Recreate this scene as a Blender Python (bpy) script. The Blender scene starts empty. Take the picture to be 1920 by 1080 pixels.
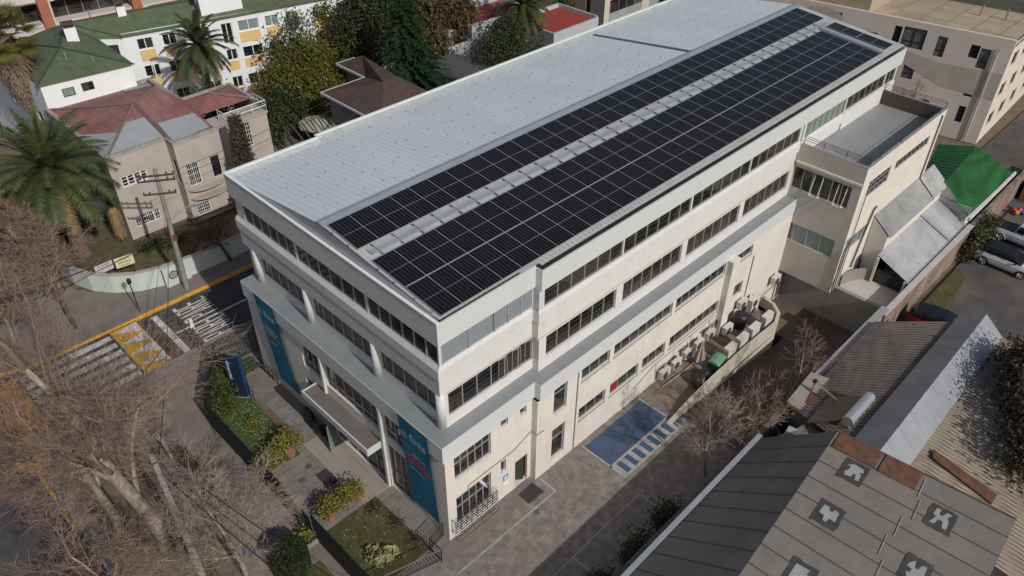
import bpy, math, random
from mathutils import Vector, Matrix
R_ = random.Random(7)
rad = math.radians
sc = bpy.context.scene
COL = sc.collection

# ------------------------------------------------------------ camera, light, exposure
cam_d = bpy.data.cameras.new("camera"); cam = bpy.data.objects.new("camera", cam_d); COL.objects.link(cam)
sc.camera = cam
TH, RO, YW = 0.662158, 0.0062608, 0.7816902
fw = Vector((math.cos(YW)*math.cos(TH), math.sin(YW)*math.cos(TH), -math.sin(TH)))
r0 = Vector((math.sin(YW), -math.cos(YW), 0)); u0 = r0.cross(fw)
rr = r0*math.cos(RO)+u0*math.sin(RO); uu = -r0*math.sin(RO)+u0*math.cos(RO)
mw = Matrix((rr, uu, -fw)).transposed().to_4x4()
mw.translation = Vector((-14.36, -18.47, 34.0))
cam.matrix_world = mw
cam_d.sensor_width = 36; cam_d.lens = 1482.527/1920*36
cam_d.clip_start = 0.5; cam_d.clip_end = 2000

SUN_EL = rad(36)
sun_dir = Vector((-0.10, -1.0, 0)).normalized()*math.cos(SUN_EL)+Vector((0, 0, math.sin(SUN_EL)))
w = bpy.data.worlds.new("World"); sc.world = w; w.use_nodes = True
nt = w.node_tree; bg = nt.nodes["Background"]; bg.inputs[1].default_value = 0.085
sky = nt.nodes.new("ShaderNodeTexSky"); sky.sky_type = 'NISHITA'; sky.sun_disc = False
sky.sun_elevation = SUN_EL; sky.sun_rotation = math.atan2(sun_dir.x, sun_dir.y)
sky.air_density = 1.0; sky.dust_density = 2.5
nt.links.new(sky.outputs[0], bg.inputs[0])
sd = bpy.data.lights.new("sun", 'SUN'); sd.energy = 3.3; sd.angle = rad(0.6); sd.color = (1.0, 0.965, 0.92)
so = bpy.data.objects.new("sun", sd); COL.objects.link(so)
so.rotation_euler = sun_dir.to_track_quat('Z', 'Y').to_euler()
so.location = (0, 0, 60)
sc.view_settings.view_transform = 'Standard'; sc.view_settings.look = 'None'
sc.view_settings.exposure = -0.25; sc.view_settings.gamma = 1

# ------------------------------------------------------------ helpers
class MB:
    def __init__(s): s.v = []; s.f = []; s.m = []; s.mi = 0
    def poly(s, pts):
        b = len(s.v); s.v += [tuple(p) for p in pts]; s.f.append(tuple(range(b, b+len(pts)))); s.m.append(s.mi); return s
    def box(s, x0, x1, y0, y1, z0, z1):
        if x0 > x1: x0, x1 = x1, x0
        if y0 > y1: y0, y1 = y1, y0
        return s.hexa([(x0,y0,z0),(x1,y0,z0),(x1,y1,z0),(x0,y1,z0),(x0,y0,z1),(x1,y0,z1),(x1,y1,z1),(x0,y1,z1)])
    def hexa(s, p):
        b = len(s.v); s.v += [tuple(q) for q in p]
        for f in ((3,2,1,0),(4,5,6,7),(0,1,5,4),(1,2,6,5),(2,3,7,6),(3,0,4,7)):
            s.f.append(tuple(b+i for i in f)); s.m.append(s.mi)
        return s
    def obox(s, c, dx, dy, dz, rz=0):
        ca, sa = math.cos(rz), math.sin(rz); P = []
        for z in (c[2], c[2]+dz):
            for ax, ay in ((-.5,-.5),(.5,-.5),(.5,.5),(-.5,.5)):
                x, y = ax*dx, ay*dy; P.append((c[0]+x*ca-y*sa, c[1]+x*sa+y*ca, z))
        return s.hexa(P)
    def prism(s, pts, z0, z1):
        a = sum(pts[i][0]*pts[(i+1) % len(pts)][1]-pts[(i+1) % len(pts)][0]*pts[i][1] for i in range(len(pts)))
        if a < 0: pts = pts[::-1]
        n = len(pts); b = len(s.v)
        s.v += [(p[0], p[1], z0) for p in pts]+[(p[0], p[1], z1) for p in pts]
        s.f.append(tuple(range(b+n-1, b-1, -1))); s.f.append(tuple(range(b+n, b+2*n))); s.m += [s.mi]*2
        for i in range(n):
            j = (i+1) % n; s.f.append((b+i, b+j, b+n+j, b+n+i)); s.m.append(s.mi)
        return s
    def tube(s, pts, rad_, n=6, cap=True):
        pts = [Vector(p) for p in pts]
        if not isinstance(rad_, (list, tuple)): rad_ = [rad_]*len(pts)
        b = len(s.v); N = len(pts)
        for i, p in enumerate(pts):
            t = (pts[min(i+1, N-1)]-pts[max(i-1, 0)])
            if t.length < 1e-6: t = Vector((0, 0, 1))
            t.normalize(); a = t.cross(Vector((0, 0, 1)))
            if a.length < .05: a = t.cross(Vector((1, 0, 0)))
            a.normalize(); c = t.cross(a)
            for k in range(n):
                g = 2*math.pi*k/n; q = p+(a*math.cos(g)+c*math.sin(g))*rad_[i]; s.v.append((q.x, q.y, q.z))
        for i in range(N-1):
            for k in range(n):
                k2 = (k+1) % n; s.f.append((b+i*n+k, b+(i+1)*n+k, b+(i+1)*n+k2, b+i*n+k2)); s.m.append(s.mi)
        if cap and n > 2:
            s.f.append(tuple(b+k for k in range(n))); s.f.append(tuple(b+(N-1)*n+k for k in range(n-1, -1, -1))); s.m += [s.mi]*2
        return s
    def cyl(s, c, r, h, n=16, r2=None):
        return s.tube([c, (c[0], c[1], c[2]+h)], [r, r if r2 is None else r2], n)
    def bar(s, a, b, t=.03):
        return s.tube([a, b], t, 4)
    def corr(s, a, b, c, d, n, amp, kind='trap'):
        """sheet a-b (one edge) to d-c (other edge); ribs run a->d, n ribs along a->b"""
        a, b, c, d = map(Vector, (a, b, c, d)); nr = (b-a).cross(d-a).normalized()
        if nr.z < 0: nr = -nr
        us = []
        for i in range(n):
            if kind == 'trap':
                us += [(i/n, 0), ((i+.62)/n, 0), ((i+.70)/n, 1), ((i+.86)/n, 1), ((i+.94)/n, 0)]
            elif kind == 'seam':
                us += [(i/n, 0), ((i+.95)/n, 0), ((i+.955)/n, 1), ((i+.99)/n, 1), ((i+.995)/n, 0)]
            else:
                us += [((i+k/4)/n, math.sin(k/4*2*math.pi)) for k in range(4)]
        us.append((1, 0)); b0 = len(s.v)
        for t, h in us:
            p = a.lerp(b, t)+nr*amp*h; q = d.lerp(c, t)+nr*amp*h; s.v += [tuple(p), tuple(q)]
        for i in range(len(us)-1):
            s.f.append((b0+2*i, b0+2*i+2, b0+2*i+3, b0+2*i+1)); s.m.append(s.mi)
        return s
    def ball(s, c, r, n=10, sz=1, jit=0):
        b = len(s.v); m = max(4, n//2+1)
        for i in range(m+1):
            for k in range(n):
                t = math.pi*i/m; g = 2*math.pi*k/n; q = r*(1+R_.uniform(-jit, jit))
                s.v.append((c[0]+q*math.sin(t)*math.cos(g), c[1]+q*math.sin(t)*math.sin(g), c[2]+q*math.cos(t)*sz))
        for i in range(m):
            for k in range(n):
                k2 = (k+1) % n; s.f.append((b+i*n+k, b+(i+1)*n+k, b+(i+1)*n+k2, b+i*n+k2)); s.m.append(s.mi)
        return s

WLOC = {}
def tag(o, label=None, cat=None, group=None, kind=None):
    if label: o['label'] = label
    if cat: o['category'] = cat
    if group: o['group'] = group
    if kind: o['kind'] = kind
    return o
def thing(name, loc, label, cat, group=None, rz=0):
    o = bpy.data.objects.new(name, None); COL.objects.link(o); o.location = loc; o.rotation_euler = (0, 0, rz)
    o.empty_display_size = .3
    WLOC[o.name] = Matrix.Translation(Vector(loc)) @ Matrix.Rotation(rz, 4, 'Z')
    return tag(o, label, cat, group)
def obj(name, mb, mats, parent=None, smooth=False, local=False):
    """mesh vertices are given in world metres unless local=True"""
    vs = mb.v; mat_w = Matrix.Identity(4)
    if parent is not None and not local:
        mat_w = WLOC[parent.name]; inv = mat_w.inverted(); vs = [tuple(inv @ Vector(v)) for v in vs]
    me = bpy.data.meshes.new(name); me.from_pydata(vs, [], mb.f)
    if not isinstance(mats, (list, tuple)): mats = [mats]
    for m in mats: me.materials.append(m)
    if len(mats) > 1: me.polygons.foreach_set("material_index", mb.m)
    if smooth: me.polygons.foreach_set("use_smooth", [True]*len(me.polygons))
    me.update()
    o = bpy.data.objects.new(name, me); COL.objects.link(o)
    if parent is not None: o.parent = parent
    WLOC[o.name] = WLOC[parent.name] if parent is not None else Matrix.Identity(4)
    return o
def struct(name, mb, mats, **k):
    o = obj(name, mb, mats, **k); o['kind'] = 'structure'; return o
def solo(name, mb, mats, label, cat, group=None, kind=None, smooth=False):
    """a one-mesh thing; origin moved to its base centre"""
    xs = [v[0] for v in mb.v]; ys = [v[1] for v in mb.v]; zs = [v[2] for v in mb.v]
    c = ((min(xs)+max(xs))/2, (min(ys)+max(ys))/2, min(zs))
    mb.v = [(v[0]-c[0], v[1]-c[1], v[2]-c[2]) for v in mb.v]
    o = obj(name, mb, mats, smooth=smooth); o.location = c; WLOC[o.name] = Matrix.Translation(Vector(c))
    return tag(o, label, cat, group, kind)
def copy_tree(o, parent=None):
    c = o.copy(); COL.objects.link(c)
    if parent is not None: c.parent = parent
    for ch in list(o.children): copy_tree(ch, c)
    return c

# ------------------------------------------------------------ materials
MC = {}
def mat(name, col, rough=.85, var=.12, sc_=1.2, metal=0, bump=0, bsc=30, stain=None, stain_sc=.35, stain_amt=.5,
        extra=None, spec=.5, stretch=(1, 1, 1), det=6):
    if name in MC: return MC[name]
    m = bpy.data.materials.new(name); m.use_nodes = True; MC[name] = m
    n = m.node_tree.nodes; l = m.node_tree.links; p = n["Principled BSDF"]
    p.inputs["Roughness"].default_value = rough; p.inputs["Metallic"].default_value = metal
    p.inputs["Specular IOR Level"].default_value = spec
    tc = n.new("ShaderNodeTexCoord"); mp = n.new("ShaderNodeMapping"); mp.inputs["Scale"].default_value = stretch
    l.new(tc.outputs["Object"], mp.inputs[0])
    def noise(scale, det=6, ro=.6):
        q = n.new("ShaderNodeTexNoise"); q.inputs["Scale"].default_value = scale; q.inputs["Detail"].default_value = det
        q.inputs["Roughness"].default_value = ro; l.new(mp.outputs[0], q.inputs[0]); return q
    def ramp(src, a, b, c0, c1):
        q = n.new("ShaderNodeValToRGB"); q.color_ramp.elements[0].position = a; q.color_ramp.elements[1].position = b
        q.color_ramp.elements[0].color = (*c0, 1); q.color_ramp.elements[1].color = (*c1, 1); l.new(src, q.inputs[0]); return q
    def mix(fac, a, b, mode='MIX'):
        q = n.new("ShaderNodeMix"); q.data_type = 'RGBA'; q.blend_type = mode
        for s_, v in ((0, fac), (6, a), (7, b)):
            if hasattr(v, 'is_linked') or hasattr(v, 'links'): l.new(v, q.inputs[s_])
            elif isinstance(v, (int, float)): q.inputs[s_].default_value = v
            else: q.inputs[s_].default_value = (*v, 1)
        return q.outputs[2]
    lo = tuple(c*(1-var) for c in col); hi = tuple(min(1, c*(1+var)) for c in col)
    base = ramp(noise(sc_, det).outputs[0], .3, .7, lo, hi).outputs[0]
    if stain:
        f = ramp(noise(stain_sc, 8, .65).outputs[0], .48, .72, (0,)*3, (stain_amt,)*3).outputs[0]
        base = mix(f, base, stain)
    if extra: base = extra(n, l, mp, noise, ramp, mix, base, p)
    l.new(base, p.inputs["Base Color"])
    if bump:
        b = n.new("ShaderNodeBump"); b.inputs["Strength"].default_value = bump; b.inputs["Distance"].default_value = .02
        l.new(noise(bsc, 4).outputs[0], b.inputs["Height"]); l.new(b.outputs[0], p.inputs["Normal"])
    return m
def paving(bw, bh, mortar, mcol, rot=0, off=.5, dv=.12):
    def ex(n, l, mp, noise, ramp, mix, base, p):
        m2 = n.new("ShaderNodeMapping"); m2.inputs["Rotation"].default_value = (0, 0, rot); l.new(mp.outputs[0], m2.inputs[0])
        b = n.new("ShaderNodeTexBrick"); b.offset = off; l.new(m2.outputs[0], b.inputs[0])
        b.inputs["Scale"].default_value = 1; b.inputs["Brick Width"].default_value = bw; b.inputs["Row Height"].default_value = bh
        b.inputs["Mortar Size"].default_value = mortar; b.inputs["Mortar Smooth"].default_value = .3
        b.inputs["Color1"].default_value = (1-dv, 1-dv, 1-dv, 1); b.inputs["Color2"].default_value = (1+dv, 1+dv*.9, 1+dv*.8, 1); b.inputs["Mortar"].default_value = (*mcol, 1)
        return mix(1.0, base, b.outputs[0], 'MULTIPLY')
    return ex

def ribs(pitch, dark, rot=0, sharp=(.35, .75)):  # rib shading put into the colour: grimy troughs darker, crests lighter
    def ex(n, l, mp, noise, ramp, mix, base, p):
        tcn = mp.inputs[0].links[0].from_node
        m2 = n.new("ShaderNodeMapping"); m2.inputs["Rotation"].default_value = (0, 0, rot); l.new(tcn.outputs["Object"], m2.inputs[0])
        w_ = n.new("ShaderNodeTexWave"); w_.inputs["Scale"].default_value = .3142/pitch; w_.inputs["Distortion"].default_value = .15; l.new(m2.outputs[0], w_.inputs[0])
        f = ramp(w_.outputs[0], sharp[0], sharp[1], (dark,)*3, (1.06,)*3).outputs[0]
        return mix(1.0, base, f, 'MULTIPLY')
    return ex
def streaks(col, amt, lo=.55, hi=.8):
    def ex(n, l, mp, noise, ramp, mix, base, p):
        tcn = mp.inputs[0].links[0].from_node
        m2 = n.new("ShaderNodeMapping"); m2.inputs["Scale"].default_value = (2.6, 2.6, .28); l.new(tcn.outputs["Object"], m2.inputs[0])
        q = n.new("ShaderNodeTexNoise"); q.inputs["Scale"].default_value = 1.6; q.inputs["Detail"].default_value = 9; q.inputs["Roughness"].default_value = .7; l.new(m2.outputs[0], q.inputs[0])
        f = ramp(q.outputs[0], lo, hi, (0,)*3, (amt,)*3).outputs[0]
        return mix(f, base, col)
    return ex
WHITE = mat('white_render', (.625, .615, .595), .8, .04, .6, extra=streaks((.36, .32, .27), .55), bump=.15, bsc=25, stain=(.55, .50, .43), stain_sc=.7, stain_amt=.22, det=10)
WHITE2 = mat('cream_render', (.66, .62, .555), .85, .05, .8, extra=streaks((.34, .28, .22), .6), bump=.2, bsc=20, stain=(.50, .44, .36), stain_sc=.9, stain_amt=.28, det=10)
ROUGHW = mat('pebbled_white_panel', (.56, .555, .535), .9, .14, 9, bump=.35, bsc=22, stain=(.42, .41, .39), stain_sc=2.5, stain_amt=.5)
FASCIA = mat('white_metal_fascia', (.585, .605, .595), .45, .03, .3, extra=streaks((.42, .42, .40), .35, .6, .85), stain=(.52, .53, .52), stain_sc=.3, stain_amt=.4)
LEDGE = mat('grey_ledge_coating', (.25, .27, .275), .6, .07, .5, stain=(.17, .18, .18), stain_sc=.5, stain_amt=.6)
METAL = mat('zinc_flashing', (.42, .45, .48), .38, .08, .8, metal=.35)
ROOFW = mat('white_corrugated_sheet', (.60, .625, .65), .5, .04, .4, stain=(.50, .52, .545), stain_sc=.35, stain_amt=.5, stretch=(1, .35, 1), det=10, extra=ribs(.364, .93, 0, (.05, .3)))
SCREW = mat('dark_screw', (.24, .25, .26), .6)
GUT = mat('pale_gutter_metal', (.46, .51, .50), .4, .1, 1.2, metal=.3)
FRAME = mat('aluminium_frame', (.42, .42, .41), .4, .06, 2, metal=.4)
FRAMEW = mat('white_window_frame', (.7, .7, .68), .5, .04)
IRON = mat('black_ironwork', (.018, .018, .02), .5, .2)
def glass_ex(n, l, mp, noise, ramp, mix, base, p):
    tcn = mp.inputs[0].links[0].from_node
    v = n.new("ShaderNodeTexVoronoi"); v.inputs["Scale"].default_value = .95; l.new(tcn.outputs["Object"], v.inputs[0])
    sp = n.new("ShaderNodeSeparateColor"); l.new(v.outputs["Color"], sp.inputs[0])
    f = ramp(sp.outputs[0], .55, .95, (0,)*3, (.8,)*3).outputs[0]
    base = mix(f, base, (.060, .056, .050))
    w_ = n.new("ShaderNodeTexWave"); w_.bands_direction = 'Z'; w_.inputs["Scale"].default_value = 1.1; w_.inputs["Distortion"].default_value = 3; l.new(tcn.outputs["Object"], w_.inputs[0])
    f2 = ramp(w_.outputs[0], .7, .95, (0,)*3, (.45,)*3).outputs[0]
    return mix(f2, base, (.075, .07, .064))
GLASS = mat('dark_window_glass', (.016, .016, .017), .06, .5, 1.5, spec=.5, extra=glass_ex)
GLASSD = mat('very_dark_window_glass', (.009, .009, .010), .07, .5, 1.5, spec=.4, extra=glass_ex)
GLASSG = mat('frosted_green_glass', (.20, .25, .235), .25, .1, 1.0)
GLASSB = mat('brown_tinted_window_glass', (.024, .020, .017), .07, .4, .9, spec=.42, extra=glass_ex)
BLIND = mat('grey_louvre', (.38, .41, .43), .5, .05)
RED = mat('red_curtain', (.25, .012, .015), .7)
ASPH = mat('asphalt', (.060, .055, .053), .92, .22, 1.5, bump=.3, bsc=60, stain=(.10, .09, .085), stain_sc=.25, stain_amt=.6, det=10)
ASPH_L = mat('worn_lot_asphalt', (.075, .07, .066), .95, .25, .8, bump=.4, bsc=40, stain=(.16, .145, .125), stain_sc=.18, stain_amt=.8, det=10)
CONC = mat('pavement_concrete', (.20, .175, .155), .92, .15, .9, bump=.3, bsc=25, stain=(.12, .10, .085), stain_sc=.4, stain_amt=.6, det=9)
CONC_L = mat('pale_path_concrete', (.31, .28, .24), .85, .06, .8, bump=.1, stain=(.25, .22, .19), stain_sc=.6, stain_amt=.5)
PAVER = mat('front_pavers', (.20, .18, .165), .9, .12, 1.4, bump=.3, bsc=35, stain=(.12, .105, .095), stain_sc=.45, stain_amt=.5, extra=paving(.62, .31, .012, (1.5, 1.45, 1.4)))
def setts(n, l, mp, noise, ramp, mix, base, p):
    base = paving(1.6, .8, .006, (.8, .8, .8), dv=.03)(n, l, mp, noise, ramp, mix, base, p)
    v = n.new("ShaderNodeTexVoronoi"); v.inputs["Scale"].default_value = 9; l.new(mp.outputs[0], v.inputs[0])
    base = mix(1.0, base, ramp(v.outputs["Distance"], .1, .75, (1.04,)*3, (.9,)*3).outputs[0], 'MULTIPLY')
    v2 = n.new("ShaderNodeTexVoronoi"); v2.feature = 'DISTANCE_TO_EDGE'; v2.inputs["Scale"].default_value = .33; l.new(mp.outputs[0], v2.inputs[0])
    base = mix(1.0, base, ramp(v2.outputs[0], 0, .008, (.82,)*3, (1,)*3).outputs[0], 'MULTIPLY')
    q = noise(.9, 3); return mix(ramp(q.outputs[0], .68, .76, (0,)*3, (.4,)*3).outputs[0], base, (.055, .05, .047))
YARD = mat('car_park_stone_setts', (.205, .18, .16), .92, .3, 2.2, bump=.5, bsc=18, stain=(.33, .30, .27), stain_sc=1.1, stain_amt=.45, extra=setts, det=12)
RAMP = mat('brown_ramp_concrete', (.105, .082, .065), .92, .15, .7, bump=.25, bsc=15, stain=(.05, .043, .04), stain_sc=.28, stain_amt=.9, det=8)
ACYARD = mat('service_yard_concrete', (.20, .155, .12), .9, .18, .8, bump=.2, bsc=15, stain=(.10, .08, .065), stain_sc=.5, stain_amt=.6)
SOIL = mat('bare_soil', (.15, .115, .085), .97, .3, 1.6, bump=.6, bsc=20, stain=(.08, .075, .04), stain_sc=.4, stain_amt=.7)
LAWN = mat('lawn', (.062, .070, .020), .97, .45, 4.0, bump=.9, bsc=50, stain=(.135, .10, .045), stain_sc=.8, stain_amt=1.0, det=12)
PAINTW = mat('worn_white_road_paint', (.62, .61, .60), .8, .12, 3, stain=(.22, .21, .20), stain_sc=2.2, stain_amt=.6, det=12)
PAINTY = mat('worn_yellow_road_paint', (.62, .34, .035), .8, .15, 3, stain=(.22, .14, .05), stain_sc=1.6, stain_amt=.5, det=12)
PAINTB = mat('blue_bay_paint', (.048, .080, .148), .85, .15, 1.2, stain=(.10, .11, .15), stain_sc=1.0, stain_amt=.6, det=12)
STONE = mat('kerb_stone', (.24, .22, .2), .9, .15, 3)

# ------------------------------------------------------------ wall and window builders
def wall(mb, o, u, n, L, z0, z1, ops=(), d=.14):
    """wall face from o along u (2D unit) with outward normal n and real openings (u0,u1,z0,z1) with reveals"""
    def P(s, z, dd=0): return (o[0]+u[0]*s-n[0]*dd, o[1]+u[1]*s-n[1]*dd, z)
    flip = (u[0]*n[1]-u[1]*n[0]) > 0
    def q(*p): mb.poly(p[::-1] if flip else p)
    us = sorted({0, L}|{c for r in ops for c in r[:2]}); zs = sorted({z0, z1}|{c for r in ops for c in r[2:4]})
    us = [c for c in us if -1e-6 <= c <= L+1e-6]; zs = [c for c in zs if z0-1e-6 <= c <= z1+1e-6]
    for i in range(len(us)-1):
        for j in range(len(zs)-1):
            cu = (us[i]+us[i+1])/2; cz = (zs[j]+zs[j+1])/2
            if any(r[0] < cu < r[1] and r[2] < cz < r[3] for r in ops): continue
            q(P(us[i], zs[j]), P(us[i+1], zs[j]), P(us[i+1], zs[j+1]), P(us[i], zs[j+1]))
    for a, b, c, e in [r[:4] for r in ops]:
        q(P(a, c), P(b, c), P(b, c, d), P(a, c, d)); q(P(b, c), P(b, e), P(b, e, d), P(b, c, d))
        q(P(b, e), P(a, e), P(a, e, d), P(b, e, d)); q(P(a, e), P(a, c), P(a, c, d), P(a, e, d))
def window(parent, o, u, n, r, panes=1, d=.14, trans=(), glass=None, frame=None, t=.05, hbars=0, name='window', proud=.05):
    """window part (frame) with its pane as a sub-part; o,u,n as for wall; r=(u0,u1,z0,z1)"""
    glass = glass or GLASS; frame = frame or FRAME
    a, b, c, e = r
    def bx(mb, s0, s1, z0, z1, d0, d1):
        p = []
        for z in (z0, z1):
            for s, dd in ((s0, d0), (s1, d0), (s1, d1), (s0, d1)):
                p.append((o[0]+u[0]*s-n[0]*dd, o[1]+u[1]*s-n[1]*dd, z))
        mb.hexa(p)
    f = MB(); d1 = d+.03; d0 = d-proud
    bx(f, a, b, c, c+t, d0, d1); bx(f, a, b, e-t, e, d0, d1); bx(f, a, a+t, c+t, e-t, d0, d1); bx(f, b-t, b, c+t, e-t, d0, d1)
    for i in range(1, panes):
        s = a+(b-a)*i/panes; bx(f, s-t*.55, s+t*.55, c+t, e-t, d0+.004, d1)
    for tz in trans:
        z = c+(e-c)*tz; bx(f, a+t, b-t, z-t*.4, z+t*.4, d0+.008, d1)
    for i in range(hbars):
        z = c+(e-c)*(i+1)/(hbars+1); bx(f, a+t, b-t, z-.015, z+.015, d0+.012, d1)
    fo = obj(name, f, frame, parent)
    g = MB(); bx(g, a+.004, b-.004, c+.004, e-.004, d+.015, d+.024)
    obj('pane', g, glass, fo)
    return fo
def bars(parent, o, u, n, r, cols=6, rows=3, mat_=None, name='window_grille', off=-.06, t=.018):
    """security grille in front of a window"""
    g = MB(); a, b, c, e = r
    def P(s, z): return (o[0]+u[0]*s-n[0]*off, o[1]+u[1]*s-n[1]*off, z)
    for i in range(cols+1): s = a+(b-a)*i/cols; g.bar(P(s, c), P(s, e), t)
    for j in range(rows+1): z = c+(e-c)*j/rows; g.bar(P(a, z), P(b, z), t)
    return obj(name, g, mat_ or FRAMEW, parent)
def text_mb(body, size, thick=.004):
    cu = bpy.data.curves.new('lettering', 'FONT'); cu.body = body; cu.size = size; cu.extrude = thick/2; cu.resolution_u = 3
    cu.align_x = 'CENTER'; cu.align_y = 'CENTER'
    o = bpy.data.objects.new('lettering', cu); COL.objects.link(o)
    dg = bpy.context.evaluated_depsgraph_get(); me = o.evaluated_get(dg).to_mesh()
    vs = [tuple(v.co) for v in me.vertices]; fs = [tuple(p.vertices) for p in me.polygons]
    o.evaluated_get(dg).to_mesh_clear(); bpy.data.objects.remove(o); bpy.data.curves.remove(cu)
    return vs, fs
def add_text(mb, body, size, origin, ux, uy, sx=1, sy=1):
    vs, fs = text_mb(body, size); ux = Vector(ux); uy = Vector(uy); nz = ux.cross(uy).normalized(); O = Vector(origin); b = len(mb.v)
    mb.v += [tuple(O+ux*v[0]*sx+uy*v[1]*sy+nz*v[2]) for v in vs]
    mb.f += [tuple(b+i for i in f) for f in fs]; mb.m += [mb.mi]*len(fs)
X, Y, NX, NY = (1, 0), (0, 1), (-1, 0), (0, -1)

# ============================================================ GROUND
g = MB()
xs = [-500, 15, 27.3, 31.2, 500]; ys = [-500, -7.4, -3.15, -.45, 500]
for i in range(4):
    for j in range(4):
        if (i == 1 and j == 1) or (i == 2 and j in (1, 2)): continue
        g.poly([(xs[i], ys[j], -.17), (xs[i+1], ys[j], -.17), (xs[i+1], ys[j+1], -.17), (xs[i], ys[j+1], -.17)])
struct('ground', g, SOIL)
g = MB(); g.box(-4.9+0, 400, 21.95, 27.6, -.30, -.12); g.box(-27, -4.9, -300, 300, -.30, -.12)
g.v = [(x if not (abs(x+4.9) < .01 and y < 22) else x, y, z) for x, y, z in g.v]
g2 = MB(); g2.box(-12.6, 400, 22, 27.6, -.31, -.12); g2.box(-27, -12.6, -300, 300, -.31, -.12)
struct('road', g2, ASPH)
# pavement of our block, along avenue and street
g = MB(); g.prism([(-12.6, -60), (-4.7, -60), (-4.7, 15), (-2.05, 19.1), (40, 19.0), (40, 21.85), (-9.5, 21.85), (-11.6, 20.8), (-12.6, 18.6)], -.165, 0.0)
struct('pavement', g, mat('sidewalk_slabs', (.20, .175, .158), .92, .14, .8, bump=.2, bsc=25, stain=(.12, .1, .09), stain_sc=.4, stain_amt=.6, extra=paving(.8, .4, .008, (.8, .8, .8), dv=.06), det=9))
g = MB(); g.prism([(-12.6, -60), (-12.75, -60), (-12.75, 18.6), (-11.7, 20.95), (-9.5, 22.0), (40, 22.0), (40, 21.86), (-9.5, 21.86), (-11.59, 20.81), (-12.59, 18.6)], -.165, 0.01)
struct('kerb', g, STONE)
g = MB(); g.prism([(-12.6, 29.5), (-11.6, 28.2), (-9.5, 27.6), (300, 27.6), (300, 29.3), (2.5, 29.3), (-2.0, 30.2), (-4.6, 32.6), (-5.6, 36), (-6, 120), (-12.6, 120)], -.165, 0.0)
struct('far_pavement', g, CONC)
g = MB(); g.prism([(-12.76, 29.5), (-11.72, 28.1), (-9.5, 27.46), (300, 27.46), (300, 27.59), (-9.5, 27.59), (-11.61, 28.19), (-12.61, 29.5)], -.165, .012)
struct('far_kerb', g, PAINTY)
# tree verge strip of bare earth
g = MB(); g.prism([(-12.3, -60), (-8.3, -60), (-8.3, 16.0), (-9.2, 17.3), (-11.6, 18.4), (-12.3, 17.5)], 0.0, .03); struct('tree_verge', g, SOIL)
g = MB()
for yy in (-6, -2, 2, 5.5): g.box(-11.9, -9.0, yy, yy+2.0, .03, .038)
g.box(-7.7, -5.2, -9, 3.6, .004, .02)
struct('verge_grass', g, LAWN)
# plots
g = MB(); g.prism([(-4.69, -.3), (30, -.3), (30, 18.99), (-2.04, 19.09), (-4.69, 15.0)], -.165, 0.0); struct('front_paving', g, PAVER)
g = MB(); g.box(-4.69, 15, -7.7, -.304, -.165, 0.0); struct('car_park', g, YARD)
g = MB()
def ramp_quad(x0, x1, y0, y1, z0, z1): g.hexa([(x0, y0, -3), (x1, y0, -3), (x1, y1, -3), (x0, y1, -3), (x0, y0, z0), (x1, y0, z1), (x1, y1, z1), (x0, y1, z0)])
ramp_quad(15, 16.5, -7.7, -3.15, 0, -.08); ramp_quad(16.5, 26.5, -7.7, -3.15, -.08, -1.55); ramp_quad(26.5, 31.2, -7.7, -3.15, -1.55, -1.62); ramp_quad(27.3, 31.2, -3.15, -.46, -1.6, -1.62)
struct('driveway_ramp', g, RAMP)
g = MB(); g.prism([(15.001, -.40), (15.001, -3.0), (26.2, -3.0), (27.25, -2.2), (27.25, -.40)], -.4, 0.0); struct('service_yard_floor', g, ACYARD)
g = MB()
for i in range(6): x = 17.8+i*1.5; g.prism([(x, -.5), (x+.55, -.5), (x+.75, -2.9), (x+.2, -2.9)], .001, .006)
struct('yard_floor_strips', g, mat('worn_pale_concrete', (.30, .24, .185), .9, .12, 2, stain=(.2, .16, .12), stain_sc=1, stain_amt=.6))
g = MB(); g.box(-4.6, -1.0, .35, 4.72, 0.0, .035); struct('front_lawn', g, LAWN)
g = MB(); g.prism([(-4.6, 10.2), (-2.2, 9.9), (-1.95, 12.5), (-1.95, 15.2), (-1.5, 17.3), (-2.6, 17.9), (-4.6, 15.0)], 0.0, .035)
g.prism([(-1.9, 17.6), (-.1, 17.6), (-.1, 18.9), (-1.9, 18.9)], 0, .035)
struct('corner_lawn', g, mat('flowery_lawn', (.055, .085, .018), .97, .5, 5, bump=.9, bsc=50, stain=(.04, .06, .012), stain_sc=.6, stain_amt=.7, det=12))
g = MB(); g.box(-1.75, -.02, 4.74, 10.4, .0, .05); g.box(-.3, -.02, 4.74, 10.4, .05, .1); struct('entrance_path', g, CONC_L)
g = MB(); g.box(-.7, 5.2, -.95, -.06, .0, .03); g.prism([(-1.5, 15.4), (0, 15.4), (0, 17.3), (-1.5, 17.3)], .0, .03); struct('side_path', g, CONC)
g = MB(); g.box(-1.95, -1.55, 10.5, 15.2, .0, .03); struct('soil_bed', g, SOIL)
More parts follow.
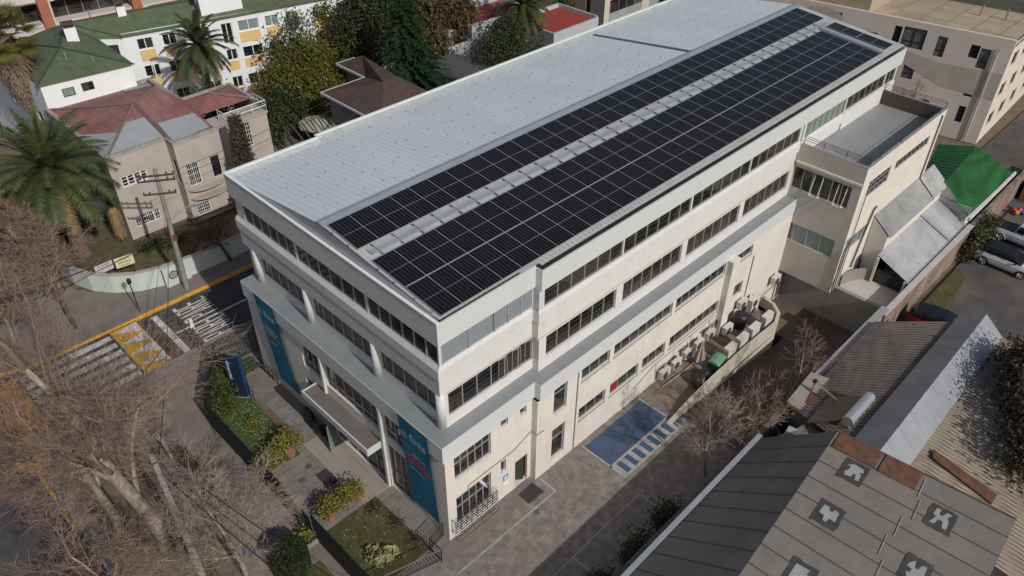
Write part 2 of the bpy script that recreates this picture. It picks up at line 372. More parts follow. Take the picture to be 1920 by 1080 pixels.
# car park paint
g = MB()
g.box(9.3, 14.35, -2.6, -.75, 0, .006)
struct('blue_parking_bay', g, PAINTB)
g = MB()
g.box(9.2, 14.45, -2.75, -2.62, 0, .008); g.box(9.2, 14.45, -3.7, -3.57, 0, .008); g.box(9.2, 9.3, -3.57, -.6, 0, .008); g.box(14.35, 14.45, -3.57, -.6, 0, .008)
for i in range(8): x = 9.3+i*.66; g.box(x, x+.3, -3.57, -2.75, 0, .0075)
g.box(4.6, 9.3, -4.9, -4.84, 0, .006) ; g.box(-1, 4.6, -4.95, -4.89, 0, .006); g.box(8.9, 8.98, -7.4, -4.95, 0, .005); g.box(3.6, 3.68, -7.4, -4.95, 0, .005)
g.box(5.9, 6.0, -1.6, -.5, 0, .006); g.box(-1, 6.0, -1.68, -1.6, 0, .006)
add_text(g, 'SALIDA', .34, (4.35, -1.28, .006), (0, 1, 0), (-1, 0, 0), .75, 1)
struct('parking_bay_lines', g, mat('faded_bay_paint', (.36, .355, .335), .85, .15, 4, stain=(.20, .18, .16), stain_sc=2.5, stain_amt=.9, det=12))
g = MB()
for i in range(8): x = 9.6+i*.66; g.box(x, x+.36, -3.56, -2.76, 0, .006)
g.prism([(4.1, -1.75), (4.55, -1.75), (4.3, -2.05)], .001, .006)
add_text(g, 'SALIDA', .5, (-6.2, 6.6, .012), (1, 0, 0), (0, 1, 0), .8, .9); g.prism([(-7.5, 6.2), (-7.1, 6.2), (-7.1, 6.9), (-7.5, 6.9), (-7.9, 6.55)], .001, .006)
struct('blue_stripes', g, PAINTB)
def block_word(mb, word, x_top, x_bot, y0, pitch, wd, z0, z1, t=.11):
    """letters painted for traffic driving towards -x: top at x_top (smaller x), bottom at x_bot, reading along +y"""
    H = x_bot-x_top
    def bx(u0, u1, v0, v1, y): mb.box(x_bot-v1*H, x_bot-v0*H, y+u0*wd, y+u1*wd, z0, z1)
    def sl(ua, va, ub, vb, y, tt=.22):
        mb.prism([(x_bot-va*H, y+ua*wd), (x_bot-va*H, y+(ua+tt)*wd), (x_bot-vb*H, y+(ub+tt)*wd), (x_bot-vb*H, y+ub*wd)], z0, z1)
    for i, ch in enumerate(word):
        y = y0+i*pitch
        if ch in 'PR': bx(0, .24, 0, 1, y); bx(.24, .85, .92, 1, y); bx(.24, .85, .46, .55, y); bx(.72, 1, .53, .94, y)
        if ch == 'R': sl(.78, 0, .40, .46, y, .24)
        if ch == 'A': sl(0, 0, .34, 1, y); sl(.78, 0, .44, 1, y); bx(.24, .76, .24, .34, y)
        if ch == 'E': bx(0, .24, 0, 1, y); bx(.24, 1, .9, 1, y); bx(.24, .85, .46, .55, y); bx(.24, 1, 0, .1, y)
# street markings
g = MB(); z0, z1 = -.119, -.112
for i in range(6): y = 22.2+i*.88; g.box(-11.0, -5.5, y, y+.5, z0, z1)
g.box(-2.75, -2.35, 22.2, 27.0, z0, z1)
g.box(-2.3, 60, 24.26, 24.4, z0, z1)
block_word(g, 'PARE', -1.35, .95, 22.2, .54, .44, z0, z1-.002)
block_word(g, 'PARE', -1.35, .95, 24.75, .54, .44, z0, z1-.002)
for i in range(4):
    y = 22.15+i*1.32; g.prism([(-3.65, y+.1), (-5.2, y+1.0), (-3.65, y+1.22)], z0, z1)
struct('white_road_markings', g, PAINTW)
g = MB(); g.box(-5.35, -3.6, 22.05, 27.35, z0, z1-.004)
g.box(-3.6, 60, 27.3, 27.44, z0, z1); g.box(-3.6, 3, 22.02, 22.12, z0, z1)
for i in range(5): y = 18.6+i*2.2; g.prism([(-12.65, y), (-12.65, y+.9), (-13.6, y+1.9), (-13.6, y+1.0)], z0, z1)
g.prism([(-12.78, 14), (-12.95, 14), (-12.95, 18.5), (-12.6, 20.2), (-12.62, 27), (-11.25, 27.4), (-11.1, 22.2), (-11.9, 19.6), (-12.78, 18.4)], z0, z1-.003)
struct('yellow_road_markings', g, PAINTY)
g = MB(); g.prism([(28, -8.7), (31.5, -40), (120, -40), (120, -3.2), (53, -3.2), (53, -8.7)], -.165, -.02); struct('parking_lot', g, ASPH_L)
g = MB(); g.prism([(33, -8.75), (41, -8.75), (41, -9.6), (37, -10.1), (33.5, -9.9)], -.02, .03); struct('lot_grass', g, LAWN)
g = MB()
for k, pg in enumerate([[(1.2, 30.1), (9, 29.9), (14, 30.2), (14, 35.2), (9, 35.1), (5, 33.4)], ]): g.prism(pg, -.16, .02)
struct('garden_paving', g, mat('garden_brick_path', (.22, .12, .10), .9, .2, 1.2, stain=(.1, .09, .07), stain_sc=.5, stain_amt=.7))
g = MB(); g.prism([(-5.2, 33.5), (-3, 30.8), (1.1, 30), (4.2, 33.5), (1.0, 36.2), (0, 50), (-5.6, 60)], -.16, .01); struct('garden_lawn', g, mat('dry_garden_grass', (.10, .09, .04), .97, .35, 1.6, bump=.8, bsc=40, stain=(.13, .10, .07), stain_sc=.4, stain_amt=.8))
# ============================================================ MAIN OFFICE BUILDING
OB = thing('office_building', (0, 0, 0), 'long white office block with ribbon windows and solar panels on its pale metal roof', 'building')
XE = 43.7
# --- lower two storeys
m = MB()
front_ops = [(.0+3.05, 4.62, 4.02, 5.86), (4.98, 9.62, 4.02, 5.86), (10.0, 11.75, 4.0, 5.86),
             (2.72, 4.55, .25, 3.55), (4.98, 9.6, .1, 3.2), (10.05, 11.9, .5, 3.1)]
wall(m, (0, 0), Y, NX, 17.15, 0, 5.92, front_ops, .16)
opsA = [(.55, 2.88, 4.12, 5.7), (.55, 2.85, .78, 2.8), (3.55, 4.03, 5.35, 5.88), (4.85, 5.3, 5.2, 5.72), (3.54, 3.89, 2.05, 2.93), (4.55, 5.45, .001, 2.05)]
wall(m, (0, 0), X, NY, 5.7, 0, 5.92, opsA, .16)
wall(m, (5.7, -.38), Y, NX, .38, 0, 5.92)
opsB = [(6.9, 7.9, 4.0, 5.86), (6.9, 7.9, .6, 2.9), (9.0, 11.28, 4.97, 5.88), (11.62, 16.86, 4.97, 5.88), (17.2, 22.35, 4.97, 5.88), (22.8, 25.45, 4.97, 5.7),
        (9.0, 11.22, 2.0, 2.95), (11.63, 14.15, 2.0, 2.95), (14.55, 16.75, 2.0, 2.95), (17.18, 22.35, 2.0, 2.95), (23.4, 25.1, 2.0, 3.02)]
opsB = [(a-5.7, b-5.7, c, e) for a, b, c, e in opsB]
wall(m, (5.7, -.38), X, NY, 24.6, -2.4, 5.92, opsB, .16)
wall(m, (30.3, -.38), Y, NX, .6, -2.4, 5.92); m.box(31.2, XE, .2, .35, -2.4, 5.9)
m.box(.02, XE, 17.0, 17.15, 0, 5.92)
m.poly([(.1, .1, .02), (5.6, .1, .02), (5.6, 17, .02), (.1, 17, .02)])
obj('lower_wall', m, WHITE2, OB)
m = MB(); m.box(22.45, 23.25, -.78, -.383, 0.0, 5.915); obj('pilaster', m, WHITE2, OB)
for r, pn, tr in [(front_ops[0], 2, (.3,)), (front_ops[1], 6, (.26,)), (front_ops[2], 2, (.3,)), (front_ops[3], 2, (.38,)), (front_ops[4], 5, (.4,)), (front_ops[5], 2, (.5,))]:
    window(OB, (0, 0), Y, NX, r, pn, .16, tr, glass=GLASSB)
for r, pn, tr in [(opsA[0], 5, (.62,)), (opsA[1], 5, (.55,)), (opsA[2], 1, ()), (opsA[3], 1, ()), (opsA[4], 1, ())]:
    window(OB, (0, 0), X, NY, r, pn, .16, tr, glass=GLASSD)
m = MB(); m.hexa([(4.7, .5, .03), (4.78, .5, .03), (5.3, .12, .03), (5.22, .12, .03), (4.7, .5, 2.0), (4.78, .5, 2.0), (5.3, .12, 2.0), (5.22, .12, 2.0)])
m.box(4.55, 5.45, .5, .55, 0, 2.05); obj('side_door', m, mat('dark_olive_door', (.05, .055, .045), .5), OB)
for i, r in enumerate(opsB):
    pn = [1, 1, 3, 7, 7, 3, 3, 3, 3, 7, 2][i]
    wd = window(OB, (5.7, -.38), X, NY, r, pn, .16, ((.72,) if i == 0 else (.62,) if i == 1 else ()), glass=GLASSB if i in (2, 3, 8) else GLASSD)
    if i == 7:
        c = MB(); a = r[0]+5.7; c.box(a+.06, a+.8, -.24, -.232, 2.06, 2.9); obj('red_curtain', c, RED, wd)
# window sills
for a, b, z in [(9.0, 11.28, 4.97), (11.62, 16.86, 4.97), (17.2, 22.35, 4.97), (22.8, 25.45, 4.97), (9.0, 11.22, 2.0), (11.63, 14.15, 2.0), (14.55, 16.75, 2.0), (17.18, 22.35, 2.0)]:
    s = MB(); s.box(a-.04, b+.04, -.42, -.375, z-.06, z-.002); obj('window_sill', s, mat('stained_sill', (.33, .29, .24), .9, .25, 3), OB)
# ledge ring with its grey top
m = MB()
m.prism([(-.12, -.04), (5.82, -.04), (5.82, -.42), (30.28, -.42), (30.28, .9), (1.4, 1.1), (1.4, 17.2), (-.12, 17.2)], 5.92, 6.93)
obj('ledge_fascia', m, FASCIA, OB)
m = MB()
m.prism([(-.09, -.01), (5.85, -.01), (5.85, -.39), (30.28, -.39), (30.28, .9), (1.4, 1.1), (1.4, 17.2), (-.09, 17.2)], 6.932, 6.95)
for y in (2.6, 5.6, 8.6, 11.6, 14.4): m.box(-.085, .75, y, y+.03, 6.95, 6.965)
for x in (1.0, 5.0, 8.5, 12, 15.5, 19, 22.5, 26, 29): m.box(x, x+.03, (-.385 if x > 5.8 else -.005), .4, 6.95, 6.965)
obj('ledge_top', m, LEDGE, OB)
# --- third storey
m = MB()
b3 = [(.78, 5.35), (6.0, 11.0), (11.75, 15.95)]
ops = [(a-.97, b-.97, 7.62, 9.0) for a, b in b3]; ops[0] = (.12, b3[0][1]-.97, 7.62, 9.0)
wall(m, (.82, .97), Y, NX, 16.2, 6.94, 9.08, ops, .08)
wall(m, (.85, .75), X, NY, 5.6, 6.94, 9.08, [(.2, 5.55, 7.58, 9.0)], .1)
wall(m, (6.45, .35), Y, NX, .4, 6.94, 9.08)
q3 = [(6.95, 12.28), (12.85, 18.1), (18.6, 24.0), (24.5, 29.75)]
wall(m, (6.45, .35), X, NY, XE-6.45, 6.94, 9.08, [(a-6.45, b-6.45, 7.62, 8.95) for a, b in q3], .14)
m.box(1, XE, 17.0, 17.14, 6.94, 9.08)
obj('third_floor_wall', m, WHITE, OB)
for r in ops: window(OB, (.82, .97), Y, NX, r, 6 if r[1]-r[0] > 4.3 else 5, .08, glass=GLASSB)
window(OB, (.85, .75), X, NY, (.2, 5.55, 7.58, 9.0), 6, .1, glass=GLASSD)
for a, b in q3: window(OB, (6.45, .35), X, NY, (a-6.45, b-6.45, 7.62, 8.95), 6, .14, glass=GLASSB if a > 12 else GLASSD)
# casements standing open on the short block
for x in (4.15, 5.05, 5.9):
    f = MB()
    for p, q in (((x, .74, 7.66), (x+.5, .62, 7.66)), ((x+.5, .62, 7.66), (x+.5, .72, 8.95)), ((x, .74, 7.66), (x+.02, .76, 8.95)), ((x+.02, .76, 8.95), (x+.5, .72, 8.95))): f.bar(p, q, .018)
    obj('open_sash', f, FRAME, OB)
for y in (.97, 5.68, 11.38, 16.3):
    c = MB(); c.cyl((.80, y, 6.95), .235, 2.12, 24); obj('round_column', c, FASCIA, OB, smooth=True)
# --- spandrel between third and fourth storey
m = MB(); m.prism([(.66, .79), (6.4, .79), (6.4, .39), (XE, .39), (XE, .7), (6.8, .7), (6.8, 1.1), (1.1, 1.1), (1.1, 17.3), (.66, 17.3)], 9.05, 10.03); m.box(.66, 1.1, 17.3, 17.34, 9.05, 10.0)
obj('spandrel', m, WHITE, OB)
m = MB(); m.box(.62, .658, .78, 17.34, 9.07, 10.02); obj('pebbled_panel', m, ROUGHW, OB)
m = MB()
m.prism([(.57, .72), (6.36, .72), (6.36, .32), (XE, .32), (XE, .7), (6.8, .7), (6.8, 1.1), (1.1, 1.1), (1.1, 17.45), (.57, 17.45)], 10.07, 10.62)
m.prism([(.63, .765), (6.37, .765), (6.37, .365), (XE, .365), (XE, .7), (6.8, .7), (6.8, 1.1), (1.1, 1.1), (1.1, 17.4), (.63, 17.4)], 10.03, 10.07)
m.poly([(.57, .72, 10.62), (.57, 17.45, 10.62), (.72, 17.45, 10.84), (.72, .78, 10.84)][::-1])
m.poly([(.57, .72, 10.62), (6.36, .72, 10.62), (6.36, .80, 10.84), (.72, .80, 10.84)])
m.poly([(6.36, .32, 10.62), (XE, .32, 10.62), (XE, .38, 10.84), (6.36, .38, 10.84)])
m.poly([(6.36, .32, 10.62), (6.36, .38, 10.84), (6.40, .80, 10.84), (6.36, .72, 10.62)])
obj('sill_band', m, WHITE, OB)
# --- fourth storey
b4 = [(.86, 5.72), (5.88, 11.5), (11.66, 16.5)]
m = MB(); wall(m, (.72, .78), Y, NX, 16.5, 10.82, 12.05, [(a-.78, b-.78, 10.86, 12.02) for a, b in b4], .07)
v4 = [(6.75, 12.47), (12.57, 18.32), (18.46, 24.25), (24.35, 29.98)]; a4 = [(36.15, 41.85), (42.0, 43.5)]
wall(m, (6.4, .38), X, NY, XE-6.4, 10.82, 12.05, [(a-6.4, b-6.4, 10.86, 12.02) for a, b in v4+a4]+[(30.5-6.4, 36.0-6.4, 10.83, 12.02)], .09)
wall(m, (.72, .78), X, NY, 5.7, 10.82, 12.12, [(.14, 5.62, 10.86, 12.08)], .08); wall(m, (6.4, .38), Y, NX, .42, 10.82, 12.05)
m.box(1, XE, 17.2, 17.34, 9.05, 12.1)
obj('fourth_floor_wall', m, FASCIA, OB)
for a, b in b4: window(OB, (.72, .78), Y, NX, (a-.78, b-.78, 10.86, 12.02), 6, .07, glass=GLASSB, frame=FRAME)
for i, (a, b) in enumerate(v4+a4): window(OB, (6.4, .38), X, NY, (a-6.4, b-6.4, 10.86, 12.02), 6 if b-a > 3 else 2, .09, glass=GLASSB if i in (0, 3) else GLASSD)
for k, (a, b, op) in enumerate([(.9, 2.35, 1), (2.42, 3.85, 1), (3.95, 4.75, 0), (4.8, 5.55, 0), (5.6, 6.3, 0)]):
    l = MB()
    nn = 14 if op else 20
    for j in range(nn):
        z = 10.9+j*(1.16/nn); l.hexa([(a, .80, z), (b, .80, z), (b, .84, z), (a, .84, z), (a, .74+.02*(1-op), z+.055), (b, .74+.02*(1-op), z+.055), (b, .78, z+.06), (a, .78, z+.06)])
    l.box(a-.035, a, .74, .86, 10.86, 12.08); l.box(a, b, .845, .86, 10.86, 12.08)
    obj('louvre', l, BLIND, OB)
# glazed terrace doors
d_ = window(OB, (6.4, .38), X, NY, (30.5-6.4, 36.0-6.4, 9.62, 12.02), 7, .09, (.5,), glass=GLASSG, name='terrace_doors')
m = MB(); m.box(36.0, XE, .30, .345, 9.6, 10.82); obj('terrace_back_wall', m, WHITE, OB)
m = MB(); m.box(30.28, 30.5, .30, .345, 9.6, 12.0); obj('door_pier', m, WHITE, OB)
# --- roof fascia
m = MB()
m.box(.62, .70, .66, 17.62, 12.03, 13.33); m.box(.70, 6.42, .663, .74, 12.06, 13.27); m.box(6.42, 6.5, .27, .70, 12.0, 13.14); m.box(6.5, XE+.35, .27, .35, 12.0, 13.14)
m.box(XE+.27, XE+.35, .35, 17.7, 12.0, 13.2)
m.box(.70, 6.5, 17.5, 17.62, 12.03, 13.33); m.box(6.4, XE, 17.78, 17.9, 12.0, 13.33); m.box(6.4, 6.5, 17.5, 17.9, 12.0, 13.33)
obj('roof_fascia', m, FASCIA, OB)
m = MB()
m.box(.58, .74, .62, 17.66, 13.33, 13.38); m.box(.74, 6.4, 17.46, 17.66, 13.33, 13.38); m.box(6.4, XE+.3, 17.74, 17.94, 13.33, 13.38); m.box(6.36, 6.56, 17.46, 17.74, 13.331, 13.378)
obj('coping', m, mat('bright_white_coping', (.8, .8, .79), .5, .02), OB)
m = MB(); m.box(.72, XE, .72, 17.4, 12.0, 12.1); obj('roof_soffit', m, FASCIA, OB)
# gutter on the far side
m = MB()
m.poly([(.8, 17.1, 12.98), (6.45, 17.1, 12.98), (6.45, 17.5, 13.3), (.8, 17.5, 13.3)]); m.poly([(6.45, 17.2, 12.95), (XE, 17.2, 12.95), (XE, 17.77, 13.3), (6.45, 17.77, 13.3)])
obj('gutter', m, GUT, OB)
# roof sheets
Z0, SR, SL, RY = 13.35, .095, .127, 8.9
def zr(y): return Z0+SR*y
ZR = zr(RY)
def zl(y): return ZR-SL*(y-RY)
m = MB()
m.corr((.78, 17.42, zl(17.42)), (XE, 17.42, zl(17.42)), (XE, RY, ZR), (.78, RY, ZR), 118, .032)
m.mi = 1
for i in range(74):
    for j in range(5):
        if (i*7+j*3) % 3 == 0: continue
        x = 1.35+i*.573; y = 9.9+j*1.7+(.25 if i % 2 else 0); z = zl(y)+.035; m.box(x-.03, x+.03, y-.03, y+.03, z, z+.02)
obj('roof_sheeting', m, [ROOFW, SCREW], OB)
m = MB(); m.corr((.82, .70, zr(.70)), (6.5, .70, zr(.70)), (6.5, RY, ZR), (.82, RY, ZR), 20, .03)
m.corr((6.5, .38, zr(.38)), (XE, .38, zr(.38)), (XE, RY, ZR), (6.5, RY, ZR), 128, .03); m.mi = 1
for i in range(125): x = 6.7+i*.29; z = zr(.58)+.03; m.box(x-.02, x+.02, .56-.02, .56+.02, z, z+.02)
obj('front_roof_sheeting', m, [mat('weathered_white_sheet', (.47, .475, .46), .6, .08, 1.5, stain=(.35, .34, .32), stain_sc=1, stain_amt=.5), SCREW], OB)
m = MB(); m.poly([(.76, .75, 12.9), (.76, .75, zr(.75)+.03), (.76, RY, ZR+.03), (.76, 17.4, zl(17.4)+.03), (.76, 17.4, 12.9)]); m.poly([(.77, .75, 12.9), (.77, .75, zr(.75)), (.77, RY, ZR), (.77, 17.4, zl(17.4)), (.77, 17.4, 12.9)][::-1])
obj('gable_end', m, METAL, OB)
m = MB(); m.hexa([(.74, RY-.42, zr(RY-.42)+.05), (XE, RY-.42, zr(RY-.42)+.05), (XE, RY, ZR+.07), (.74, RY, ZR+.07), (.74, RY-.42, zr(RY-.42)+.07), (XE, RY-.42, zr(RY-.42)+.07), (XE, RY, ZR+.10), (.74, RY, ZR+.10)])
m.hexa([(.74, RY, ZR+.07), (XE, RY, ZR+.07), (XE, RY+.3, zl(RY+.3)+.05), (.74, RY+.3, zl(RY+.3)+.05), (.74, RY, ZR+.10), (XE, RY, ZR+.10), (XE, RY+.3, zl(RY+.3)+.07), (.74, RY+.3, zl(RY+.3)+.07)])
obj('ridge_flashing', m, METAL, OB)
m = MB(); m.hexa([(30.0, RY+.1, zl(RY)+.03), (30.16, RY+.1, zl(RY)+.03), (30.16, 17.4, zl(17.4)+.03), (30.0, 17.4, zl(17.4)+.03), (30.0, RY+.1, zl(RY)+.09), (30.16, RY+.1, zl(RY)+.09), (30.16, 17.4, zl(17.4)+.09), (30.0, 17.4, zl(17.4)+.09)])
obj('expansion_joint', m, mat('dark_joint_cover', (.16, .16, .16), .6), OB)
m = MB()
def slab(mb, x0, x1, y0, y1, h0, h1): mb.hexa([(x0, y0, zr(y0)+h0), (x1, y0, zr(y0)+h0), (x1, y1, zr(y1)+h0), (x0, y1, zr(y1)+h0), (x0, y0, zr(y0)+h1), (x1, y0, zr(y0)+h1), (x1, y1, zr(y1)+h1), (x0, y1, zr(y1)+h1)])
slab(m, 1.25, 42.4, 5.58, 5.93, .07, .09); slab(m, 1.25, 42.4, 5.56, 5.58, .07, .115); slab(m, 1.25, 42.4, 5.93, 5.95, .07, .115)
obj('cable_tray', m, METAL, OB)
for x in [1.6+1.164*i for i in range(35)]:
    m = MB(); slab(m, x, x+.035, 5.28, 6.2, .04, .118); obj('mounting_rail', m, mat('dark_mounting_rail', (.17, .175, .18), .6), OB)
for y in (1.1, 2.2, 3.5, 4.6, 6.7, 7.9):
    m = MB(); slab(m, .80, .94, y, y+.09, .05, .09); obj('mounting_rail', m, FRAME, OB)
for yy in (1.4, 8.0, 12.2):
    m = MB(); m.box(.6, .82, yy, yy+.05, 13.39, 13.41); m.box(.585, .60, yy+.005, yy+.045, 13.2, 13.39); obj('fascia_bracket', m, FASCIA, OB)
# solar arrays
def cells(n, l, mp, noise, ramp, mix, base, p):
    tcn = mp.inputs[0].links[0].from_node; sp = n.new("ShaderNodeSeparateXYZ"); l.new(tcn.outputs["Object"], sp.inputs[0])
    def lines(out, scale, w_):
        a = n.new("ShaderNodeMath"); a.operation = 'MULTIPLY'; a.inputs[1].default_value = scale; l.new(out, a.inputs[0])
        b = n.new("ShaderNodeMath"); b.operation = 'FRACT'; l.new(a.outputs[0], b.inputs[0])
        c = n.new("ShaderNodeMath"); c.operation = 'LESS_THAN'; c.inputs[1].default_value = w_; l.new(b.outputs[0], c.inputs[0]); return c.outputs[0]
    lx = lines(sp.outputs[0], 6/1.164, .10); ly = lines(sp.outputs[1], 10.55, .5)
    a = n.new("ShaderNodeMath"); a.operation = 'MULTIPLY'; l.new(lx, a.inputs[0]); l.new(ly, a.inputs[1])
    b = n.new("ShaderNodeMath"); b.operation = 'MULTIPLY'; b.inputs[1].default_value = .62; l.new(a.outputs[0], b.inputs[0])
    return mix(b.outputs[0], base, (.36, .34, .31))
CELL = mat('solar_cells', (.006, .0065, .010), .3, .3, .35, spec=.16, extra=cells)
PFR = mat('panel_frame_aluminium', (.25, .255, .265), .5, .05)
def panel_pair(parent, x0, y0, ly, label=None):
    """a solar module: frame, and the glass split by the mid bar; module long side runs up the slope"""
    f = MB(); h0, h1 = .09, .13; W_, t = 1.164, .017
    slab(f, x0, x0+t, y0, y0+ly, h0, h1); slab(f, x0+W_-t, x0+W_, y0, y0+ly, h0, h1)
    slab(f, x0+t, x0+W_-t, y0, y0+t, h0, h1); slab(f, x0+t, x0+W_-t, y0+ly-t, y0+ly, h0, h1)
    slab(f, x0+t, x0+W_-t, y0+ly/2-.009, y0+ly/2+.009, h1-.012, h1-.003)
    o = obj('solar_panel', f, PFR, parent)
    return o
def array(label, x0, nx, rows, name='solar_array'):
    A = thing(name, (x0, rows[0][0], zr(rows[0][0])+.09), label, 'solar array')
    proto = None
    for (y0, ly) in rows:
        for i in range(nx):
            if proto is None:
                proto = panel_pair(A, x0, y0, ly); gl = MB(); slab(gl, x0+.026, x0+1.138, y0+.026, y0+ly-.026, .095, .122); pg = obj('cell_glass', gl, CELL, proto)
                px, py, pz = x0, y0, zr(y0)
            else:
                c = proto.copy(); COL.objects.link(c); c.parent = A; c.location = (x0+i*1.164-px, y0-py, zr(y0)-pz)
                g_ = pg.copy(); COL.objects.link(g_); g_.parent = c
    return A
array('narrow upper solar array of one row of dark panels along the roof ridge', .95, 36, [(6.23, 2.27)])
array('wide lower solar array of two panel rows between walkway and eaves', .95, 34, [(3.0, 2.24), (.73, 2.24)])
A = thing('solar_array', (41.7, .86, zr(.86)+.09), 'short solar row across the far end of the roof beyond the metal strip', 'solar array')
for y0 in (.86, 3.13):
    o = panel_pair(A, 41.7, y0, 2.25); gl = MB(); slab(gl, 41.726, 41.7+1.138, y0+.026, y0+2.224, .095, .122); obj('cell_glass', gl, CELL, o)
m = MB(); slab(m, 40.85, 41.45, .7, 5.5, .06, .12); slab(m, 40.95, 41.35, .7, 5.5, .12, .16); obj('end_walkway', m, METAL, OB)
# canopy over the entrance
m = MB(); m.box(-.98, -.002, 4.9, 10.75, 3.0, 3.38); m.box(-.98, -.9, 4.9, 10.75, 3.38, 3.44); m.box(-.9, -.002, 4.9, 4.98, 3.38, 3.44); m.box(-.9, -.002, 10.67, 10.75, 3.38, 3.44)
CN = obj('entrance_canopy', m, FASCIA, OB)
m = MB(); m.poly([(-.9, 4.98, 3.385), (-.01, 4.98, 3.385), (-.01, 10.67, 3.385), (-.9, 10.67, 3.385)]); obj('canopy_top', m, mat('brown_canopy_top', (.17, .14, .12), .9, .15, 1.2, stain=(.1, .085, .075), stain_sc=.8, stain_amt=.6), CN)
for y in (2.72, 4.75, 9.75):
    c = MB(); c.box(-.14, -.005, y-.09+(.0 if y > 4 else 1.9), y+.09+(.0 if y > 4 else 1.9), 0.06, (5.9 if y > 4 else 3.5)); 
    if y > 4: obj('flat_column', c, FASCIA, OB)
# door grille planter cage by the side wall, pipe and lamp
m = MB()
for z in (.78, 1.0, 1.2, 1.4, 1.58): m.bar((.15, -.34, z), (2.95, -.34, z), .03)
for x in [.15+.35*i for i in range(9)]: m.bar((x, -.34, .78), (x, -.34, 1.58), .022); m.bar((x, -.34, .8), (x, 0, .8), .014)
m.bar((.15, -.34, 1.58), (.15, 0, 1.58), .014); m.bar((2.95, -.34, 1.58), (2.95, 0, 1.58), .014); m.bar((.15, -.55, .3), (2.9, -.55, .3), .028)
for x in [.15+.55*i for i in range(6)]: m.bar((x, -.55, .3), (x, 0, .78), .012)
obj('iron_window_guard', m, IRON, OB)
m = MB(); m.tube([(1.3, -.07, 2.9), (1.3, -.05, 3.15), (4.4, -.05, 3.15), (5.66, -.05, 3.6), (5.66, -.44, 3.6), (6.2, -.44, 3.55)], .022, 5)
obj('conduit', m, mat('grey_pipe', (.25, .25, .24), .6), OB)
m = MB(); m.box(3.68, 4.03, -.03, -.002, .92, 1.3); m.mi = 1; m.box(3.68, 4.03, -.03, -.002, 1.3, 1.7); m.mi = 0; m.box(3.76, 3.95, -.036, -.03, 1.38, 1.6)
obj('notice_sign', m, [mat('white_sign', (.75, .76, .78), .5), mat('sky_blue_sign', (.06, .32, .55), .5)], OB)
GP = mat('grey_pipe', (.25, .25, .24), .6)
for pts_, r_ in [([(25.8, -.42, 4.6), (25.8, -.42, .2)], .04), ([(8.7, -.42, 5.9), (8.7, -.42, .05)], .035), ([(13.9, -.42, 1.0), (15.9, -.42, 1.65), (22.3, -.42, 1.72)], .02)]+[([(x, -.43, 1.7), (x+.15, -.43, .2)], .016) for x in (16, 17.8, 19.6, 21.6)]:
    m = MB(); m.tube(pts_, r_, 6); obj('wall_pipe', m, GP, OB)
for x, y, z, px in [(2.1, -.1, 2.75, .28)]:
    m = MB(); m.box(x-.07, x+.07, -.35, -.02, z-.05, z+.07); m.box(x-.03, x+.03, -.5, -.35, z-.03, z+.05); obj('camera_housing', m, FASCIA, OB)

# ============================================================ ANNEX with roof terrace
AN = thing('annex', (30.3, -4.2, -2), 'cream annex with flat grey roof terrace bridging the ramp', 'building annex')
AX0, AX1, AY = 30.3, 42.2, -4.15
m = MB()
wall(m, (AX0, AY), Y, NX, 4.5, 1.15, 10.6, [(.55, 4.45, 7.55, 9.1), (.6, 4.45, 3.75, 5.1)], .1)
obj('end_wall', m, mat('grey_cream_render', (.50, .465, .40), .9, .08, .9, bump=.4, bsc=25, stain=(.38, .35, .30), stain_sc=.5, stain_amt=.5, det=10), AN)
m = MB()
wall(m, (AX0, AY), X, NY, AX1-AX0, 1.15, 10.6, [(1.0, 4.1, 8.1, 9.3), (4.85, 10.1, 8.55, 9.25), (.35, 3.3, 4.25, 5.3)], .1)
wall(m, (AX1, AY), Y, X, 4.5, -1, 10.6)
m.poly([(AX0, AY, 1.15), (AX0, .35, 1.15), (AX1, .35, 1.15), (AX1, AY, 1.15)])
obj('side_wall', m, WHITE2, AN)
window(AN, (AX0, AY), Y, NX, (.55, 4.45, 7.55, 9.1), 6, .1, glass=GLASSB)
window(AN, (AX0, AY), Y, NX, (.6, 4.45, 3.75, 5.1), 4, .1, glass=GLASSG)
window(AN, (AX0, AY), X, NY, (1.0, 4.1, 8.1, 9.3), 5, .1, hbars=2, glass=GLASSD); window(AN, (AX0, AY), X, NY, (4.85, 10.1, 8.55, 9.25), 8, .1, glass=GLASSB); window(AN, (AX0, AY), X, NY, (.35, 3.3, 4.25, 5.3), 4, .1, glass=GLASSG)
for yy in (-3.35, -1.75):
    m = MB()
    for q in ((30.28, yy, 7.6, 30.02, yy+.06, 7.62), (30.02, yy+.06, 7.62, 30.02, yy+.6, 7.62), (30.28, yy+.6, 7.6, 30.02, yy+.6, 7.62), (30.02, yy+.06, 7.62, 30.3, yy+.04, 9.0), (30.02, yy+.6, 7.62, 30.3, yy+.6, 9.0)): m.bar(q[:3], q[3:], .022)
    obj('open_sash', m, FRAMEW, AN)
m = MB(); m.box(AX0+.001, AX1, AY+.001, .3, 9.45, 9.6)
obj('terrace_floor', m, mat('grey_terrace_membrane', (.27, .28, .285), .5, .08, .6, stain=(.19, .195, .2), stain_sc=.3, stain_amt=.8, det=9), AN)
m = MB(); m.box(AX0, AX0+.25, AY, .3, 10.6, 10.63); m.box(AX0+.25, AX1, AY, AY+.2, 10.6, 10.63); m.box(AX1-.2, AX1, AY+.2, .3, 10.6, 10.63)
m.box(AX0+.23, AX0+.25, AY+.2, .3, 9.6, 10.6); m.box(AX0+.25, AX1, AY+.18, AY+.2, 9.6, 10.6)
obj('parapet', m, mat('grey_parapet_top', (.25, .245, .235), .8, .1, 2), AN)
